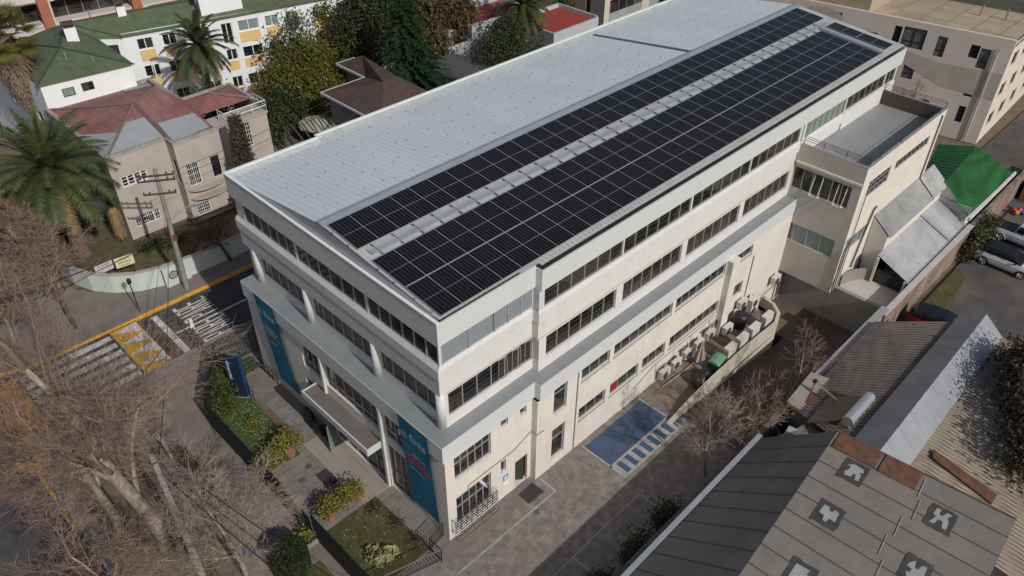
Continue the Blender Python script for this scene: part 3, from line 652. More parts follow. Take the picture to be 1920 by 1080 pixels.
m = MB(); m.box(AX1-.22, AX1-.2, AY+.2, .3, 9.6, 10.6); obj('parapet_inner_face', m, mat('brown_parapet_face', (.10, .082, .068), .9, .15, 1), AN)
m = MB()
for z in (10.8, 10.95, 11.08): m.bar((AX0+.35, AY+.1, z), (AX0+.35, .25, z), .018); m.bar((AX1-.1, AY+.1, z), (AX1-.1, .25, z), .018)
m.bar((AX0+.35, AY+.1, 10.85), (AX1-.1, AY+.1, 10.85), .016)
for y in (AY+.1, AY+1.6, AY+3.1, .25): m.bar((AX0+.35, y, 10.6), (AX0+.35, y, 11.08), .02); m.bar((AX1-.1, y, 10.6), (AX1-.1, y, 11.08), .02)
for x in (32, 35, 38, 41): m.bar((x, AY+.1, 10.6), (x, AY+.1, 11.0), .02)
obj('railing', m, IRON, AN)
m = MB(); m.box(AX0-.1, AX0, -4.2, .3, 9.35, 9.5); obj('string_course', m, WHITE2, AN)
DP = mat('dark_drain_pipe', (.10, .09, .08), .6)
for pts_, r_ in [([(x, AY-.12, 1.2), (x, AY-.12, 4.6), (x+.15, AY-.12, 5.4)], .045) for x in (30.25, 30.6)]+[([(32.6, AY-.1, 2.2), (33.0, AY-.1, 4.3), (33.5, AY-.1, 6.3), (33.9, AY-.1, 6.5)], .06), ([(41.4, AY-.07, 5.5), (41.4, AY-.07, 10.4)], .05), ([(31.0, AY-.1, 1.0), (31.1, AY-.1, 9.0)], .03)]:
    m = MB(); m.tube(pts_, r_, 6); obj('drain_pipe', m, DP, AN)
# retaining walls of the ramp
GW = mat('grey_plaster', (.26, .25, .225), .9, .08, .9, bump=.15, bsc=20, stain=(.17, .16, .14), stain_sc=.5, stain_amt=.6)
m = MB(); m.box(31.2, 31.5, -7.9, .2, -2.4, 1.149); solo('retaining_wall', m, GW, 'grey plastered retaining wall beside the sunken ramp under the annex', 'wall')
m = MB(); m.box(26.9, 27.25, -.4, -1.6, -2.4, 0.0); m.box(30.4, 31.2, -.45, -.3, -2.4, 1.14); solo('retaining_wall', m, WHITE2, 'short pale wall at the dark garage opening below the annex', 'wall')
cw = MB(); N = 18
P = [(31.5+2.9*math.sin(a*math.pi/2/N*1), -8.0+3.7*math.cos(a*math.pi/2/N)) for a in range(N+1)]
P = [(31.5+3.1*math.cos(t), -7.9+3.6*math.sin(t)) for t in [math.pi/2*i/N for i in range(N+1)]]
for i in range(N):
    (xa, ya), (xb, yb) = P[i], P[i+1]; sx, sy = .15, .12
    cw.hexa([(xa, ya, 1.15), (xb, yb, 1.15), (xb+sx, yb+sy, 1.15), (xa+sx, ya+sy, 1.15), (xa, ya, 2.0), (xb, yb, 2.0), (xb+sx, yb+sy, 2.0), (xa+sx, ya+sy, 2.0)])
solo('curved_parapet_wall', cw, GW, 'curved grey parapet wall round the lower terrace next to the annex', 'wall')
m = MB(); m.prism([(31.51, -7.9), (36.5, -7.9), (36.5, -4.2), (31.51, -4.2)], -.16, 1.15); solo('lower_terrace', m, mat('pale_terrace_paint', (.50, .47, .43), .8, .06, 1, stain=(.38, .35, .32), stain_sc=.6, stain_amt=.6), 'pale painted lower terrace behind the curved grey wall', 'terrace')
# side extension with the two translucent lean-to roofs
EX = thing('side_extension', (38, -6, 0), 'cream extension under two stepped grey corrugated lean-to roofs', 'extension')
m = MB(); m.box(34.3, 44.2, -5.4, -4.3, 0, 4.4); m.box(36.8, 44.2, -7.7, -5.4, 0, 2.2)
m.poly([(34.29, -5.4, 2), (34.29, -4.2, 2), (34.29, -4.2, 5.45), (34.29, -5.4, 4.45)][::-1]); m.box(33.4, 33.55, -7.7, -7.55, 1.15, 2.25); m.box(33.4, 33.52, -5.6, -5.45, 1.15, 3.2)
obj('wall', m, WHITE2, EX)
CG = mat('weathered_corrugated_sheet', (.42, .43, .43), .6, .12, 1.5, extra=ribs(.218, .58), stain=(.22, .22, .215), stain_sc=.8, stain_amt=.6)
m = MB(); m.corr((34.3, -4.16, 5.55), (41.3, -4.16, 5.55), (41.3, -5.6, 4.4), (34.3, -5.6, 4.4), 32, .055, 'sin'); m.corr((41.4, -4.16, 5.6), (44.0, -4.16, 5.6), (44.0, -5.6, 4.45), (41.4, -5.6, 4.45), 12, .055, 'sin'); m.box(41.3, 41.4, -5.6, -5.5, 4.3, 4.5)
obj('upper_lean_to_roof', m, CG, EX)
m = MB(); m.corr((33.5, -5.42, 3.35), (40.3, -5.42, 3.35), (40.3, -7.75, 2.3), (33.5, -7.75, 2.3), 31, .055, 'sin'); m.corr((40.45, -5.42, 3.4), (43.4, -5.42, 3.4), (43.4, -7.75, 2.35), (40.45, -7.75, 2.35), 13, .055, 'sin')
obj('lower_lean_to_roof', m, CG, EX)
m = MB(); m.hexa([(40.3, -5.42, 3.38), (40.45, -5.42, 3.38), (40.45, -7.8, 2.33), (40.3, -7.8, 2.33), (40.3, -5.42, 3.46), (40.45, -5.42, 3.46), (40.45, -7.8, 2.41), (40.3, -7.8, 2.41)])
m.box(34.2, 44, -4.2, -4.1, 5.5, 5.62); m.box(33.4, 43.5, -7.86, -7.76, 2.15, 2.28); m.box(43.5, 43.6, -7.7, -5.4, 3.0, 3.6)
obj('flashing', m, METAL, EX)
m = MB(); m.box(33.7, 33.76, -7.4, -5.6, 1.2, 2.2); m.box(33.55, 40, -5.5, -5.44, 1.2, 3.2); obj('dark_opening', m, GLASSD, EX)
# green roofed shed
GS = thing('green_roof_shed', (47.5, -5.6, 0), 'white walled shed with bright green corrugated gable roof at the lot edge', 'shed')
m = MB(); m.prism([(43.65, -7.55), (52.0, -7.75), (51.8, -3.4), (44.6, -3.6)], -.16, 2.9); m.poly([(43.62, -7.6, 2.2), (43.62, -5.4, 2.2), (43.75, -5.35, 4.75), (43.62, -7.6, 3.05)])
obj('wall', m, WHITE, GS)
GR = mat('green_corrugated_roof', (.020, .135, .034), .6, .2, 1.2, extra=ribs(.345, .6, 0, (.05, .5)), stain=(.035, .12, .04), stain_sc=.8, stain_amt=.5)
m = MB(); m.corr((43.7, -5.35, 4.8), (50.9, -4.9, 4.8), (52.3, -7.75, 3.0), (43.2, -7.65, 3.0), 24, .09); m.corr((43.7, -5.35, 4.8), (50.9, -4.9, 4.8), (50.9, -2.2, 4.0), (45.2, -3.4, 4.0), 12, .04)
m.poly([(50.9, -4.9, 4.8), (52.3, -7.75, 3.0), (52.3, -2.6, 3.3), (50.9, -2.2, 4.0)])
obj('roof', m, GR, GS)
m = MB(); m.box(43.1, 52.6, -7.98, -7.82, 2.85, 3.1); obj('gutter', m, WHITE, GS)
# boundary wall with the parking lot
BW = thing('boundary_wall', (38, -8.1, 0), 'stained brown boundary wall of the parking lot with a pale coping and dry vines', 'wall')
m = MB(); m.box(29.2, 57, -8.25, -7.98, -.16, 2.28)
obj('wall', m, mat('streaked_brown_wall', (.20, .15, .12), .95, .35, 1.2, bump=.5, bsc=12, stain=(.32, .27, .22), stain_sc=1.2, stain_amt=.8, stretch=(1, 1, .35), det=10), BW)
m = MB(); m.box(29.1, 43.6, -8.3, -7.93, 2.28, 2.36); obj('coping', m, mat('pale_coping', (.48, .46, .43), .85, .1, 2, stain=(.3, .28, .25), stain_sc=1, stain_amt=.5), BW)
# ============================================================ SERVICE YARD
m = MB(); pts = [(13.9, -3.15, .12), (16, -3.15, .55), (18.5, -3.1, .72), (22.5, -3.05, .75), (25.6, -3.15, .75), (26.6, -2.75, .78), (27.2, -2.0, .8), (27.4, -1.1, .8), (27.25, -.5, .8)]
for (xa, ya, za), (xb, yb, zb) in zip(pts, pts[1:]):
    d = Vector((xb-xa, yb-ya, 0)).normalized(); nx, ny = -d.y*.22, d.x*.22
    bz = lambda x: 0 if x < 16.2 else -2.2
    m.hexa([(xa, ya, -2.2), (xb, yb, -2.2), (xb+nx, yb+ny, -2.2), (xa+nx, ya+ny, -2.2), (xa, ya, za), (xb, yb, zb), (xb+nx, yb+ny, zb), (xa+nx, ya+ny, za)])
solo('yard_wall', m, mat('sunlit_yard_wall', (.52, .47, .39), .9, .08, 1, stain=(.36, .31, .25), stain_sc=.7, stain_amt=.6), 'low curved cream wall between the service yard and the ramp', 'wall')
ACW = mat('ac_casing', (.58, .57, .52), .5, .05, 2); ACD = mat('ac_grille', (.06, .06, .06), .6)
def ac_proto(big=True):
    w_, d_, h_ = (.95, .38, 1.25) if big else (.82, .32, .62)
    t = thing('air_conditioner', (0, 0, 0), 'x', 'air conditioner')
    b = MB(); b.box(-w_/2, w_/2, -d_/2, d_/2, .08, h_); b.box(-w_/2-.01, w_/2+.01, -d_/2-.01, d_/2+.01, h_, h_+.025); obj('casing', b, ACW, t)
    for k in range(2 if big else 1):
        c = MB(); z = (.38+.6*k) if big else .34; r = .24
        c.tube([(-.1, -d_/2-.002, z), (-.1, -d_/2-.03, z)], r, 18)
        for q in range(3): c.tube([(-.1+(r*(q+1)/3)*math.cos(a*math.pi/8), -d_/2-.04, z+(r*(q+1)/3)*math.sin(a*math.pi/8)) for a in range(17)], .008, 4, cap=False)
        obj('fan', c, ACD, t)
    f = MB()
    for x in (-w_/2+.1, w_/2-.16): f.box(x, x+.06, -d_/2-.03, d_/2+.03, 0, .08)
    f.box(-w_/2+.1, w_/2-.1, -.03, .03, .02, .06); obj('feet', f, ACD, t)
    s = MB(); s.box(w_/2+.0, w_/2+.02, -d_/2+.03, d_/2-.03, .2, h_-.1); obj('side_panel', s, mat('ac_side', (.34, .33, .30), .6, .1, 3), t)
    return t
big = ac_proto(True); small = ac_proto(False); used = {'b': 0, 's': 0}
def place_ac(kind, x, y, z, rz, label):
    p = big if kind == 'b' else small
    o = p if not used[kind] else copy_tree(p); used[kind] = 1
    o.location = (x, y, z); o.rotation_euler = (0, 0, rz); o['label'] = label; o['group'] = 'outdoor air conditioning units in the service yard'
    if kind == 's':
        r = MB(); r.v = []; 
    return o
for x, l in [(20.95, 'tall twin fan air conditioner by the green bin at the yard wall'), (22.3, 'tall twin fan air conditioner second from the green bin along the yard wall'),
             (23.7, 'tall twin fan air conditioner third from the green bin along the yard wall'), (25.3, 'tall twin fan air conditioner at the curved end of the yard wall')]:
    place_ac('b', x, -2.48, 0, rad(180), l)
for x, z, l in [(16.6, .35, 'small air conditioner on the facade nearest the blue parking bay'), (17.75, .4, 'small facade air conditioner second from the blue parking bay'), (18.95, .45, 'small facade air conditioner third from the blue parking bay, behind the parasol'),
                (20.1, .5, 'small facade air conditioner half hidden behind the closed parasol'), (21.35, .55, 'small air conditioner just left of the facade pilaster'), (22.9, .25, 'small air conditioner in front of the facade pilaster'),
                (25.0, .95, 'small air conditioner mounted high beside the black tank'), (29.4, .6, 'small air conditioner hung at the far corner by the garage opening')]:
    place_ac('s', x, -.72 if x != 22.9 else -1.1, z, 0, l)
place_ac('b', 26.15, -.95, 0, rad(0), 'large air conditioner behind the black tank against the facade')['group'] = 'outdoor air conditioning units in the service yard'
m = MB()
m.tube([(16.1, -1.0, .05), (18, -1.1, .05), (21.5, -1.15, .06)], .05, 5); solo('floor_pipe', m, mat('tan_pipe', (.3, .24, .17), .8), 'tan pipe lying on the service yard floor along the units', 'pipe')
for i, (x, l) in enumerate([(16.2, 'tangled black refrigerant hoses by the nearest wall units'), (18.3, 'tangled black refrigerant hoses between the middle wall units'), (20.6, 'tangled black refrigerant hoses left of the pilaster')]):
    m = MB()
    for k in range(3):
        p = [(x+j*.35, -.5-.05*k+R_.uniform(-.06, .06), 1.05+.12*math.sin(j*1.3+k)-.0*k+i*.1) for j in range(6)]; p.append((p[-1][0]+.1, -.5, .1)); m.tube(p, .022, 5)
    solo('hose_bundle', m, IRON, l, 'hose bundle')
# black tank, bins, bag, parasol
T = thing('water_tank', (24.35, -1.15, 0), 'round black plastic tank with a ribbed lid in the service yard', 'tank')
m = MB(); m.tube([(24.35, -1.15, z) for z in (0, .08, .4, .8, 1.0, 1.08)], [.42, .47, .46, .47, .46, .3], 20); obj('body', m, mat('black_plastic', (.02, .02, .024), .45, .2, 2), T, smooth=True)
m = MB(); m.tube([(24.35, -1.15, 1.07), (24.35, -1.15, 1.13), (24.35, -1.15, 1.17)], [.30, .28, .12], 16); obj('lid', m, mat('black_plastic', (.02, .02, .024), .45, .2, 2), T)
def bin_(x, y, rz, body, lid, label, s=1):
    T = thing('wheelie_bin', (x, y, 0), label, 'bin', rz=rz)
    m = MB(); m.hexa([(-.5*s, -.36*s, .12), (.5*s, -.36*s, .12), (.5*s, .36*s, .12), (-.5*s, .36*s, .12), (-.62*s, -.45*s, .95*s), (.62*s, -.45*s, .95*s), (.62*s, .45*s, .95*s), (-.62*s, .45*s, .95*s)]); m.box(-.66*s, .66*s, -.49*s, .49*s, .93*s, .98*s); obj('body', m, body, T, local=True)
    m = MB(); m.tube([(0-.64*s, 0, .98*s), (.64*s, 0, .98*s)], .0, 3); m = MB()
    prev = None
    pr = [(-.47*s, .98*s), (-.3*s, 1.1*s), (0, 1.16*s), (.3*s, 1.1*s), (.47*s, .98*s)]
    for (ya, za), (yb, zb) in zip(pr, pr[1:]): m.poly([(-.64*s, ya, za), (.64*s, ya, za), (.64*s, yb, zb), (-.64*s, yb, zb)])
    for sx in (-.64*s, .64*s): m.poly([(sx, a, b) for a, b in pr])
    obj('lid', m, lid, T, local=True)
    for wx in (-.45*s, .45*s):
        for wy in (-.3*s, .3*s): m = MB(); m.tube([(wx-.03, wy, .07), (wx+.03, wy, .07)], .07, 10); obj('wheel', m, IRON, T, local=True)
    return T
bin_(19.75, -2.35, .1, mat('green_plastic', (.035, .10, .03), .5, .15, 2), mat('pale_green_lid', (.14, .27, .17), .5, .1, 2), 'green wheeled bin with a pale green lid by the yard wall', .85)
T = thing('rubbish_bag', (18.2, -2.3, 0), 'shiny black rubbish bags heaped beside the green bin', 'rubbish bag')
for k, (x, y, r) in enumerate([(18.0, -2.25, .5), (18.65, -2.35, .42), (17.75, -2.55, .36)]):
    m = MB(); m.ball((x, y, r*.75), r, 14, .85, .10); obj('bag', m, mat('black_bag', (.018, .018, .02), .3, .3, 4), T)
T = thing('closed_parasol', (19.25, -1.45, 0), 'folded beige parasol standing in the service yard', 'parasol')
m = MB(); m.cyl((19.25, -1.45, 0), .22, .08, 14); obj('base', m, STONE, T)
m = MB(); m.cyl((19.25, -1.45, .08), .022, 2.0, 8); obj('pole', m, FRAME, T)
m = MB(); N = 14; b = []
for i, (z, r) in enumerate([(.55, .33), (.9, .27), (1.4, .17), (1.9, .07), (2.12, .01)]):
    b.append([(19.25+r*(1.25 if k % 2 else .7)*math.cos(2*math.pi*k/N), -1.45+r*(1.25 if k % 2 else .7)*math.sin(2*math.pi*k/N), z) for k in range(N)])
for i in range(4):
    for k in range(N): m.poly([b[i][k], b[i][(k+1) % N], b[i+1][(k+1) % N], b[i+1][k]])
obj('canopy', m, mat('beige_cloth', (.36, .29, .24), .9, .1, 3), T)

# ============================================================ BANNERS, TOTEM, FRONT DETAILS
BB = mat('teal_banner_cloth', (.006, .14, .235), .75, .12, .9); BW_ = mat('banner_white_print', (.34, .46, .54), .7); BRD = mat('banner_red_print', (.42, .06, .07), .7)
def banner(y0, y1, label, zt, zb, redlines, y0b=None, y1b=None):
    y0b = y0 if y0b is None else y0b; y1b = y1 if y1b is None else y1b
    T = thing('banner', (-.17, (y0+y1)/2, zb), label, 'banner')
    m = MB(); N = 10
    def P(u, v, o=0):  # u 0..1 along y from the left edge (high y) ; v 0 top .. 1 bottom
        y = (y1+(y0-y1)*u)*(1-v)+(y1b+(y0b-y1b)*u)*v; x = -.19+.10*v-o-.03*math.sin(v*9+u*3)*math.sin(u*math.pi); return (x, y, zt+(zb-zt)*v)
    for i in range(8):
        for j in range(18): m.poly([P(i/8, j/18), P((i+1)/8, j/18), P((i+1)/8, (j+1)/18), P(i/8, (j+1)/18)][::-1])
    obj('cloth', m, BB, T)
    m = MB(); 
    for u in (0, 1):
        for j in range(18): a, b_ = P(u, j/18, .004), P(u, (j+1)/18, .004); s = -.035 if u == 0 else .035; m.poly([a, (a[0], a[1]+s, a[2]), (b_[0], b_[1]+s, b_[2]), b_])
    obj('edge_band', m, mat('light_teal', (.02, .24, .33), .7), T)
    H = zt-zb; wd = abs(y1-y0)
    m = MB(); tv = .17
    c = P(.62, tv, .015); add_text(m, 'finis', .62*wd/2, (c[0]-.025, c[1], c[2]), (0, -1, 0), (-.017, 0, 1), 1.15, 1.1)
    e = P(.17, tv, .02); n_ = 20
    for k in range(n_):
        a0, a1 = 2*math.pi*k/n_, 2*math.pi*(k+1)/n_; r0_, r1_ = .17*wd/2, .21*wd/2
        m.poly([(e[0]-.02, e[1]+r*math.cos(a), e[2]+r*math.sin(a)) for r, a in ((r0_, a0), (r1_, a0), (r1_, a1), (r0_, a1))])
    m.box(e[0]-.022, e[0]-.018, e[1]-.09, e[1]+.09, e[2]-.02, e[2]+.02); m.box(e[0]-.022, e[0]-.018, e[1]-.02, e[1]+.02, e[2]-.1, e[2]+.1)
    obj('lettering', m, BW_, T)
    def line(mb, v, u0, u1, h, o=.02):
        a, b_ = P(u0, v, o), P(u1, v, o); mb.hexa([(a[0]-.004, a[1], a[2]-h), (b_[0]-.004, b_[1], b_[2]-h), (b_[0], b_[1], b_[2]-h), (a[0], a[1], a[2]-h), (a[0]-.004, a[1], a[2]), (b_[0]-.004, b_[1], b_[2]), (b_[0], b_[1], b_[2]), (a[0], a[1], a[2])])
    m = MB(); m2 = MB(); rr_ = random.Random(3)
    for v, u0, u1, red in redlines:
        u = u0
        while u < u1-.03:
            L = rr_.uniform(.05, .13); line(m2 if red else m, v, u, min(u+L, u1), .055 if red else .045); u += L+.025
    obj('small_print', m, BW_, T); obj('red_print', m2, BRD, T)
    m = MB(); m.tube([(-.19, y0-.03, zt+.02), (-.19, y1+.03, zt+.02)], .022, 6); obj('rail', m, FRAME, T)
banner(.92, 3.05, 'teal banner with white logo and broad red lines nearest the building corner', 7.0, .85, [(.385, .10, .60, 1), (.408, .10, .80, 1), (.431, .12, .9, 1), (.454, .12, .95, 1), (.477, .14, .95, 1), (.36, .35, .8, 0), (.53, .15, .75, 0)], .62, 2.65)
banner(13.8, 15.75, 'teal banner with white logo and one thin red line at the far end', 7.0, .85, [(.34, .1, .6, 0), (.365, .1, .75, 0), (.39, .1, .7, 0), (.42, .1, .85, 0), (.45, .1, .95, 1), (.51, .15, .55, 0)], 12.95, 14.95)
T = thing('totem_sign', (-2.27, 16.12, 0), 'tall dark blue totem sign with vertical white lettering on the corner lawn', 'sign')
NB = mat('navy_totem_panel', (.008, .022, .05), .4, .1); LB = mat('bright_blue_totem_side', (.010, .055, .14), .4, .1)
TR_ = math.atan2(-.57, .45)
def tb(m, a0, a1, b0, b1, z0, z1):
    ca, sa = math.cos(TR_), math.sin(TR_); P = []
    for z in (z0, z1):
        for a, b in ((a0, b0), (a1, b0), (a1, b1), (a0, b1)): P.append((-2.27+a*ca-b*sa, 16.12+a*sa+b*ca, z))
    m.hexa(P)
m = MB(); tb(m, -.42, .42, -.03, .03, .05, 3.35); obj('face_panel', m, NB, T)
m = MB(); tb(m, .40, .46, .031, .40, .05, 3.3); obj('side_panel', m, LB, T)
m = MB(); tb(m, -.46, -.40, .031, .40, .05, 3.3); obj('side_panel', m, LB, T)
m = MB(); tb(m, -.38, .38, .05, .36, 2.9, 3.05); obj('top_cap', m, mat('totem_grey', (.3, .3, .3), .6), T)
m = MB(); tb(m, -.5, .5, -.1, .48, 0, .05); obj('base', m, STONE, T)
ca, sa = math.cos(TR_), math.sin(TR_)
m = MB(); add_text(m, 'Universidad', .26, (-2.27-.22*ca+.04*sa, 16.12-.22*sa-.04*ca, 2.2), (0, 0, -1), (ca, sa, 0), 1.15, 1)
obj('lettering', m, mat('sign_lettering', (.6, .65, .7), .6), T)
# rails by the steps
def rail(p0, p1, label, h=.95, n=4, bars_=3, t=.022, mat_=None, name='handrail', cat='handrail', group=None):
    T = thing(name, p0, label, cat, group); P0, P1 = Vector(p0), Vector(p1); m = MB()
    for i in range(n): p = P0.lerp(P1, i/(n-1)); m.bar(p, p+Vector((0, 0, h)), t)
    obj('posts', m, mat_ or IRON, T); m = MB()
    for j in range(bars_): z = h*(j+1)/bars_; m.bar(P0+Vector((0, 0, z)), P1+Vector((0, 0, z)), t*.9)
    obj('rails', m, mat_ or IRON, T); return T
rail((-1.6, 17.5, .03), (-.1, 17.5, .03), 'black handrail on the lawn side behind the totem')
rail((-.15, 15.4, .03), (-.15, 17.4, .03), 'black handrail between the ramp path and the facade', n=5)
rail((-1.85, 15.2, .03), (-1.85, 16.9, .03), 'black handrail along the step beside the totem', n=4)
# chalkboard, doormats, manhole covers
T = thing('chalkboard_stand', (-.45, 11.35, 0), 'black a-frame chalkboard standing by the canopy', 'chalkboard')
m = MB(); m.hexa([(-.7, 11.1, 0), (-.66, 11.1, 0), (-.66, 11.75, 0), (-.7, 11.75, 0), (-.5, 11.1, 1.15), (-.46, 11.1, 1.15), (-.46, 11.75, 1.15), (-.5, 11.75, 1.15)]); obj('board', m, IRON, T)
m = MB(); m.hexa([(-.3, 11.1, 0), (-.26, 11.1, 0), (-.26, 11.75, 0), (-.3, 11.75, 0), (-.46, 11.1, 1.15), (-.42, 11.1, 1.15), (-.42, 11.75, 1.15), (-.46, 11.75, 1.15)]); obj('back_board', m, IRON, T)
MATM = mat('dark_doormat', (.045, .04, .038), .95, .2, 8, bump=.5, bsc=80)
m = MB(); m.box(-2.45, -1.77, 6.95, 8.1, .002, .02); solo('doormat', m, MATM, 'dark rectangular mat on the pavers beside the pale entrance path', 'mat')
m = MB(); m.box(4.35, 5.45, -1.25, -.45, .031, .05); solo('doormat', m, MATM, 'dark mat outside the side door in the car park', 'mat')
for x, y, l in [(-3.1, 8.35, 'round metal manhole cover on the pavers nearer the fence'), (-2.35, 8.9, 'round metal manhole cover on the pavers nearer the potted hedge')]:
    m = MB(); m.cyl((x, y, .002), .16, .012, 20); m.tube([(x+.17*math.cos(a*.3142), y+.17*math.sin(a*.3142), .012) for a in range(21)], .015, 4); solo('manhole_cover', m, mat('iron_cover', (.10, .09, .085), .6, .2, 6), l, 'manhole cover')
T = thing('glass_door', (-.9, 8.6, .06), 'open glass door leaf standing out from under the entrance canopy', 'door')
m = MB(); m.hexa([(-.15, 9.25, .12), (-.95, 8.75, .12), (-.94, 8.73, .12), (-.14, 9.23, .12), (-.15, 9.25, 2.1), (-.95, 8.75, 2.1), (-.94, 8.73, 2.1), (-.14, 9.23, 2.1)]); obj('pane', m, GLASSG, T)
m = MB(); m.bar((-.15, 9.24, .1), (-.95, 8.74, .1), .03); m.bar((-.15, 9.24, 2.12), (-.95, 8.74, 2.12), .02); m.bar((-.95, 8.74, .1), (-.95, 8.74, 2.12), .018); obj('door_frame', m, FRAME, T)
for x, y, l in ((-.45, 10.2, 'dark round planter under the far end of the canopy'), (-.5, 9.6, 'dark leafy pot plant beside the open glass door')):
    m = MB(); m.cyl((x, y, .05), .16, .5, 14, .24); solo('plant_pot', m, IRON, l, 'plant pot')
for x, y, l in ((-1.5, 4.1, 'small twiggy rose bush at the path corner of the lower lawn'), (-1.45, 2.5, 'small bare rose bush halfway along the lower lawn'), (-1.4, 1.2, 'reddish rose bush near the building corner on the lower lawn')):
    pass
m = MB(); m.cyl((3.5, -6.2, .001), .28, .012, 20); solo('drain_cover', m, mat('iron_cover', (.10, .09, .085), .6, .2, 6), 'round drain cover in the shaded part of the car park', 'drain cover')
# ============================================================ FENCES
def fence(p0, p1, label, h=2.0, sp=.13, t=.016, name='metal_fence', post=2.4, solid=False, group=None, mat_=None):
    P0, P1 = Vector(p0), Vector(p1); L = (P1-P0).length; d = (P1-P0)/L; T = thing(name, p0, label, 'fence', group); mt = mat_ or IRON
    m = MB(); n = int(L/sp)
    for i in range(n+1):
        p = P0+d*(L*i/n); m.tube([p+Vector((0, 0, .08)), p+Vector((0, 0, h))], [t, t], 4, cap=False)
    o = obj('fence_bars', m, mt, T); o['kind'] = 'stuff' if n > 300 else 'part'
    if n <= 300: del o['kind']
    m = MB()
    for z in (.15, h-.15): m.bar(P0+Vector((0, 0, z)), P1+Vector((0, 0, z)), .03)
    obj('rails', m, mt, T)
    k = max(1, round(L/post))
    for i in range(k+1): m = MB(); p = P0+d*(L*i/k); m.bar(p, p+Vector((0, 0, h+.08)), .045); obj('post', m, mt, T)
    if solid:
        m = MB(); nrm = Vector((-d.y, d.x, 0))*.02
        a, b_ = P0+nrm, P1+nrm; m.hexa([a+Vector((0, 0, .1)), b_+Vector((0, 0, .1)), b_-nrm*2+Vector((0, 0, .1)), a-nrm*2+Vector((0, 0, .1)), a+Vector((0, 0, h-.1)), b_+Vector((0, 0, h-.1)), b_-nrm*2+Vector((0, 0, h-.1)), a-nrm*2+Vector((0, 0, h-.1))])
        obj('screen_panel', m, mat('black_screen', (.008, .009, .008), .85), T)
    return T
fence((-4.65, 15.0, 0), (-4.65, 7.3, 0), 'black front fence with solid backing beside the upper lawn', 2.1, solid=True)
fence((-4.65, 4.7, 0), (-4.65, -3.2, 0), 'black front fence with solid backing beside the lower lawn', 2.1, solid=True)
fence((-2.0, 19.05, 0), (3.2, 18.95, 0), 'tall dark picket fence along the side street behind the totem', 2.0, sp=.16, t=.034, mat_=mat('worn_fence_steel', (.06, .052, .048), .6, .3, 3))
fence((-4.65, 15.0, 0), (-2.0, 19.05, 0), 'dark picket fence cutting across the street corner by the shrubs', 2.1, sp=.17, t=.03)
for (ya, yb, l) in [(7.2, 5.95, 'black sliding gate leaf of the front entrance, standing half open'), (5.5, 4.7, 'narrow black gate leaf beside the corner hedge pots')]:
    T = thing('gate', (-4.7, ya, 0), l, 'gate'); m = MB(); m.box(-4.75, -4.7, yb, ya, .05, .12); m.box(-4.75, -4.7, yb, ya, 1.75, 1.85); m.box(-4.75, -4.7, yb, yb+.08, .12, 1.75); m.box(-4.75, -4.7, ya-.08, ya, .12, 1.75); obj('gate_frame', m, mat('grey_green_gate_steel', (.07, .08, .075), .5), T)
    m = MB(); m.box(-4.735, -4.715, yb+.08, ya-.08, .12, 1.75); obj('gate_panel', m, mat('black_screen', (.012, .013, .012), .7), T)
def hoop(p0, p1, label):
    P0, P1 = Vector(p0), Vector(p1); L = (P1-P0).length; d = (P1-P0)/L; T = thing('low_railing', p0, label, 'railing'); n = max(2, int(L/.16)); m = MB()
    for i in range(n): a = P0+d*L*i/n; b_ = P0+d*L*(i+1)/n; m.bar(a+Vector((0, 0, .1)), b_+Vector((0, 0, 1.0)), .011); m.bar(a+Vector((0, 0, .1)), a+Vector((0, 0, 1.0)), .012)
    obj('lattice', m, IRON, T); m = MB(); m.bar(P0+Vector((0, 0, 1)), P1+Vector((0, 0, 1)), .028); m.bar(P0+Vector((0, 0, .1)), P1+Vector((0, 0, .1)), .02); m.bar(P0, P0+Vector((0, 0, 1.02)), .03); m.bar(P1, P1+Vector((0, 0, 1.02)), .03); obj('rail_frame', m, IRON, T)
hoop((-1.05, .25, 0), (-.05, .45, 0), 'short black lattice railing touching the building corner')
hoop((-1.05, .25, 0), (-1.05, -.6, 0), 'short black lattice railing at the mouth of the side path')
hoop((-1.05, -.6, 0), (-4.6, .4, 0), 'long black lattice railing along the foot of the lawn')

# ============================================================ FOREGROUND NEIGHBOUR HOUSES (lower right)
H1 = thing('neighbour_house', (8, -14, 0), 'neighbour house with dark grey sheet slope and patched tan roof, lower right', 'house')
a0, a1, r0_, r1_, q0, q1 = (14.15, -8.35, 3.0), (-3.5, -8.55, 3.0), (15.1, -11.42, 5.2), (-3.5, -13.0, 5.2), (16.85, -19.3, 4.25), (-3.5, -20.4, 4.25)
m = MB(); m.corr(a1, a0, r0_, r1_, 15, .012, 'seam'); obj('dark_roof_slope', m, mat('dark_grey_roof_sheet', (.115, .105, .10), .75, .14, 1.0, stain=(.15, .14, .135), stain_sc=.5, stain_amt=.6, stretch=(.4, 1, 1)), H1)
m = MB(); m.corr(r1_, r0_, q0, q1, 16, .012, 'seam'); obj('tan_roof_slope', m, mat('tan_roof_sheet', (.178, .155, .135), .8, .12, 1.3, stain=(.14, .13, .125), stain_sc=.22, stain_amt=1.0, det=12), H1)
m = MB(); m.prism([(14.0, -8.9), (16.6, -19.0), (-3.4, -20.1), (-3.4, -9.0)], -.16, 2.9); m.poly([(14.0, -8.9, 2.8), (15.0, -11.5, 5.1), (16.6, -19, 4.1), (16.6, -19, 2.8)])
obj('wall', m, GW, H1)
def P1_(s, t, h=0):  # s along ridge from far end (m), t across slope 0..1
    A_ = Vector(r0_).lerp(Vector(r1_), s/18.6); B_ = Vector(q0).lerp(Vector(q1), s/18.6); p = A_.lerp(B_, t); return (p.x, p.y, p.z+h)
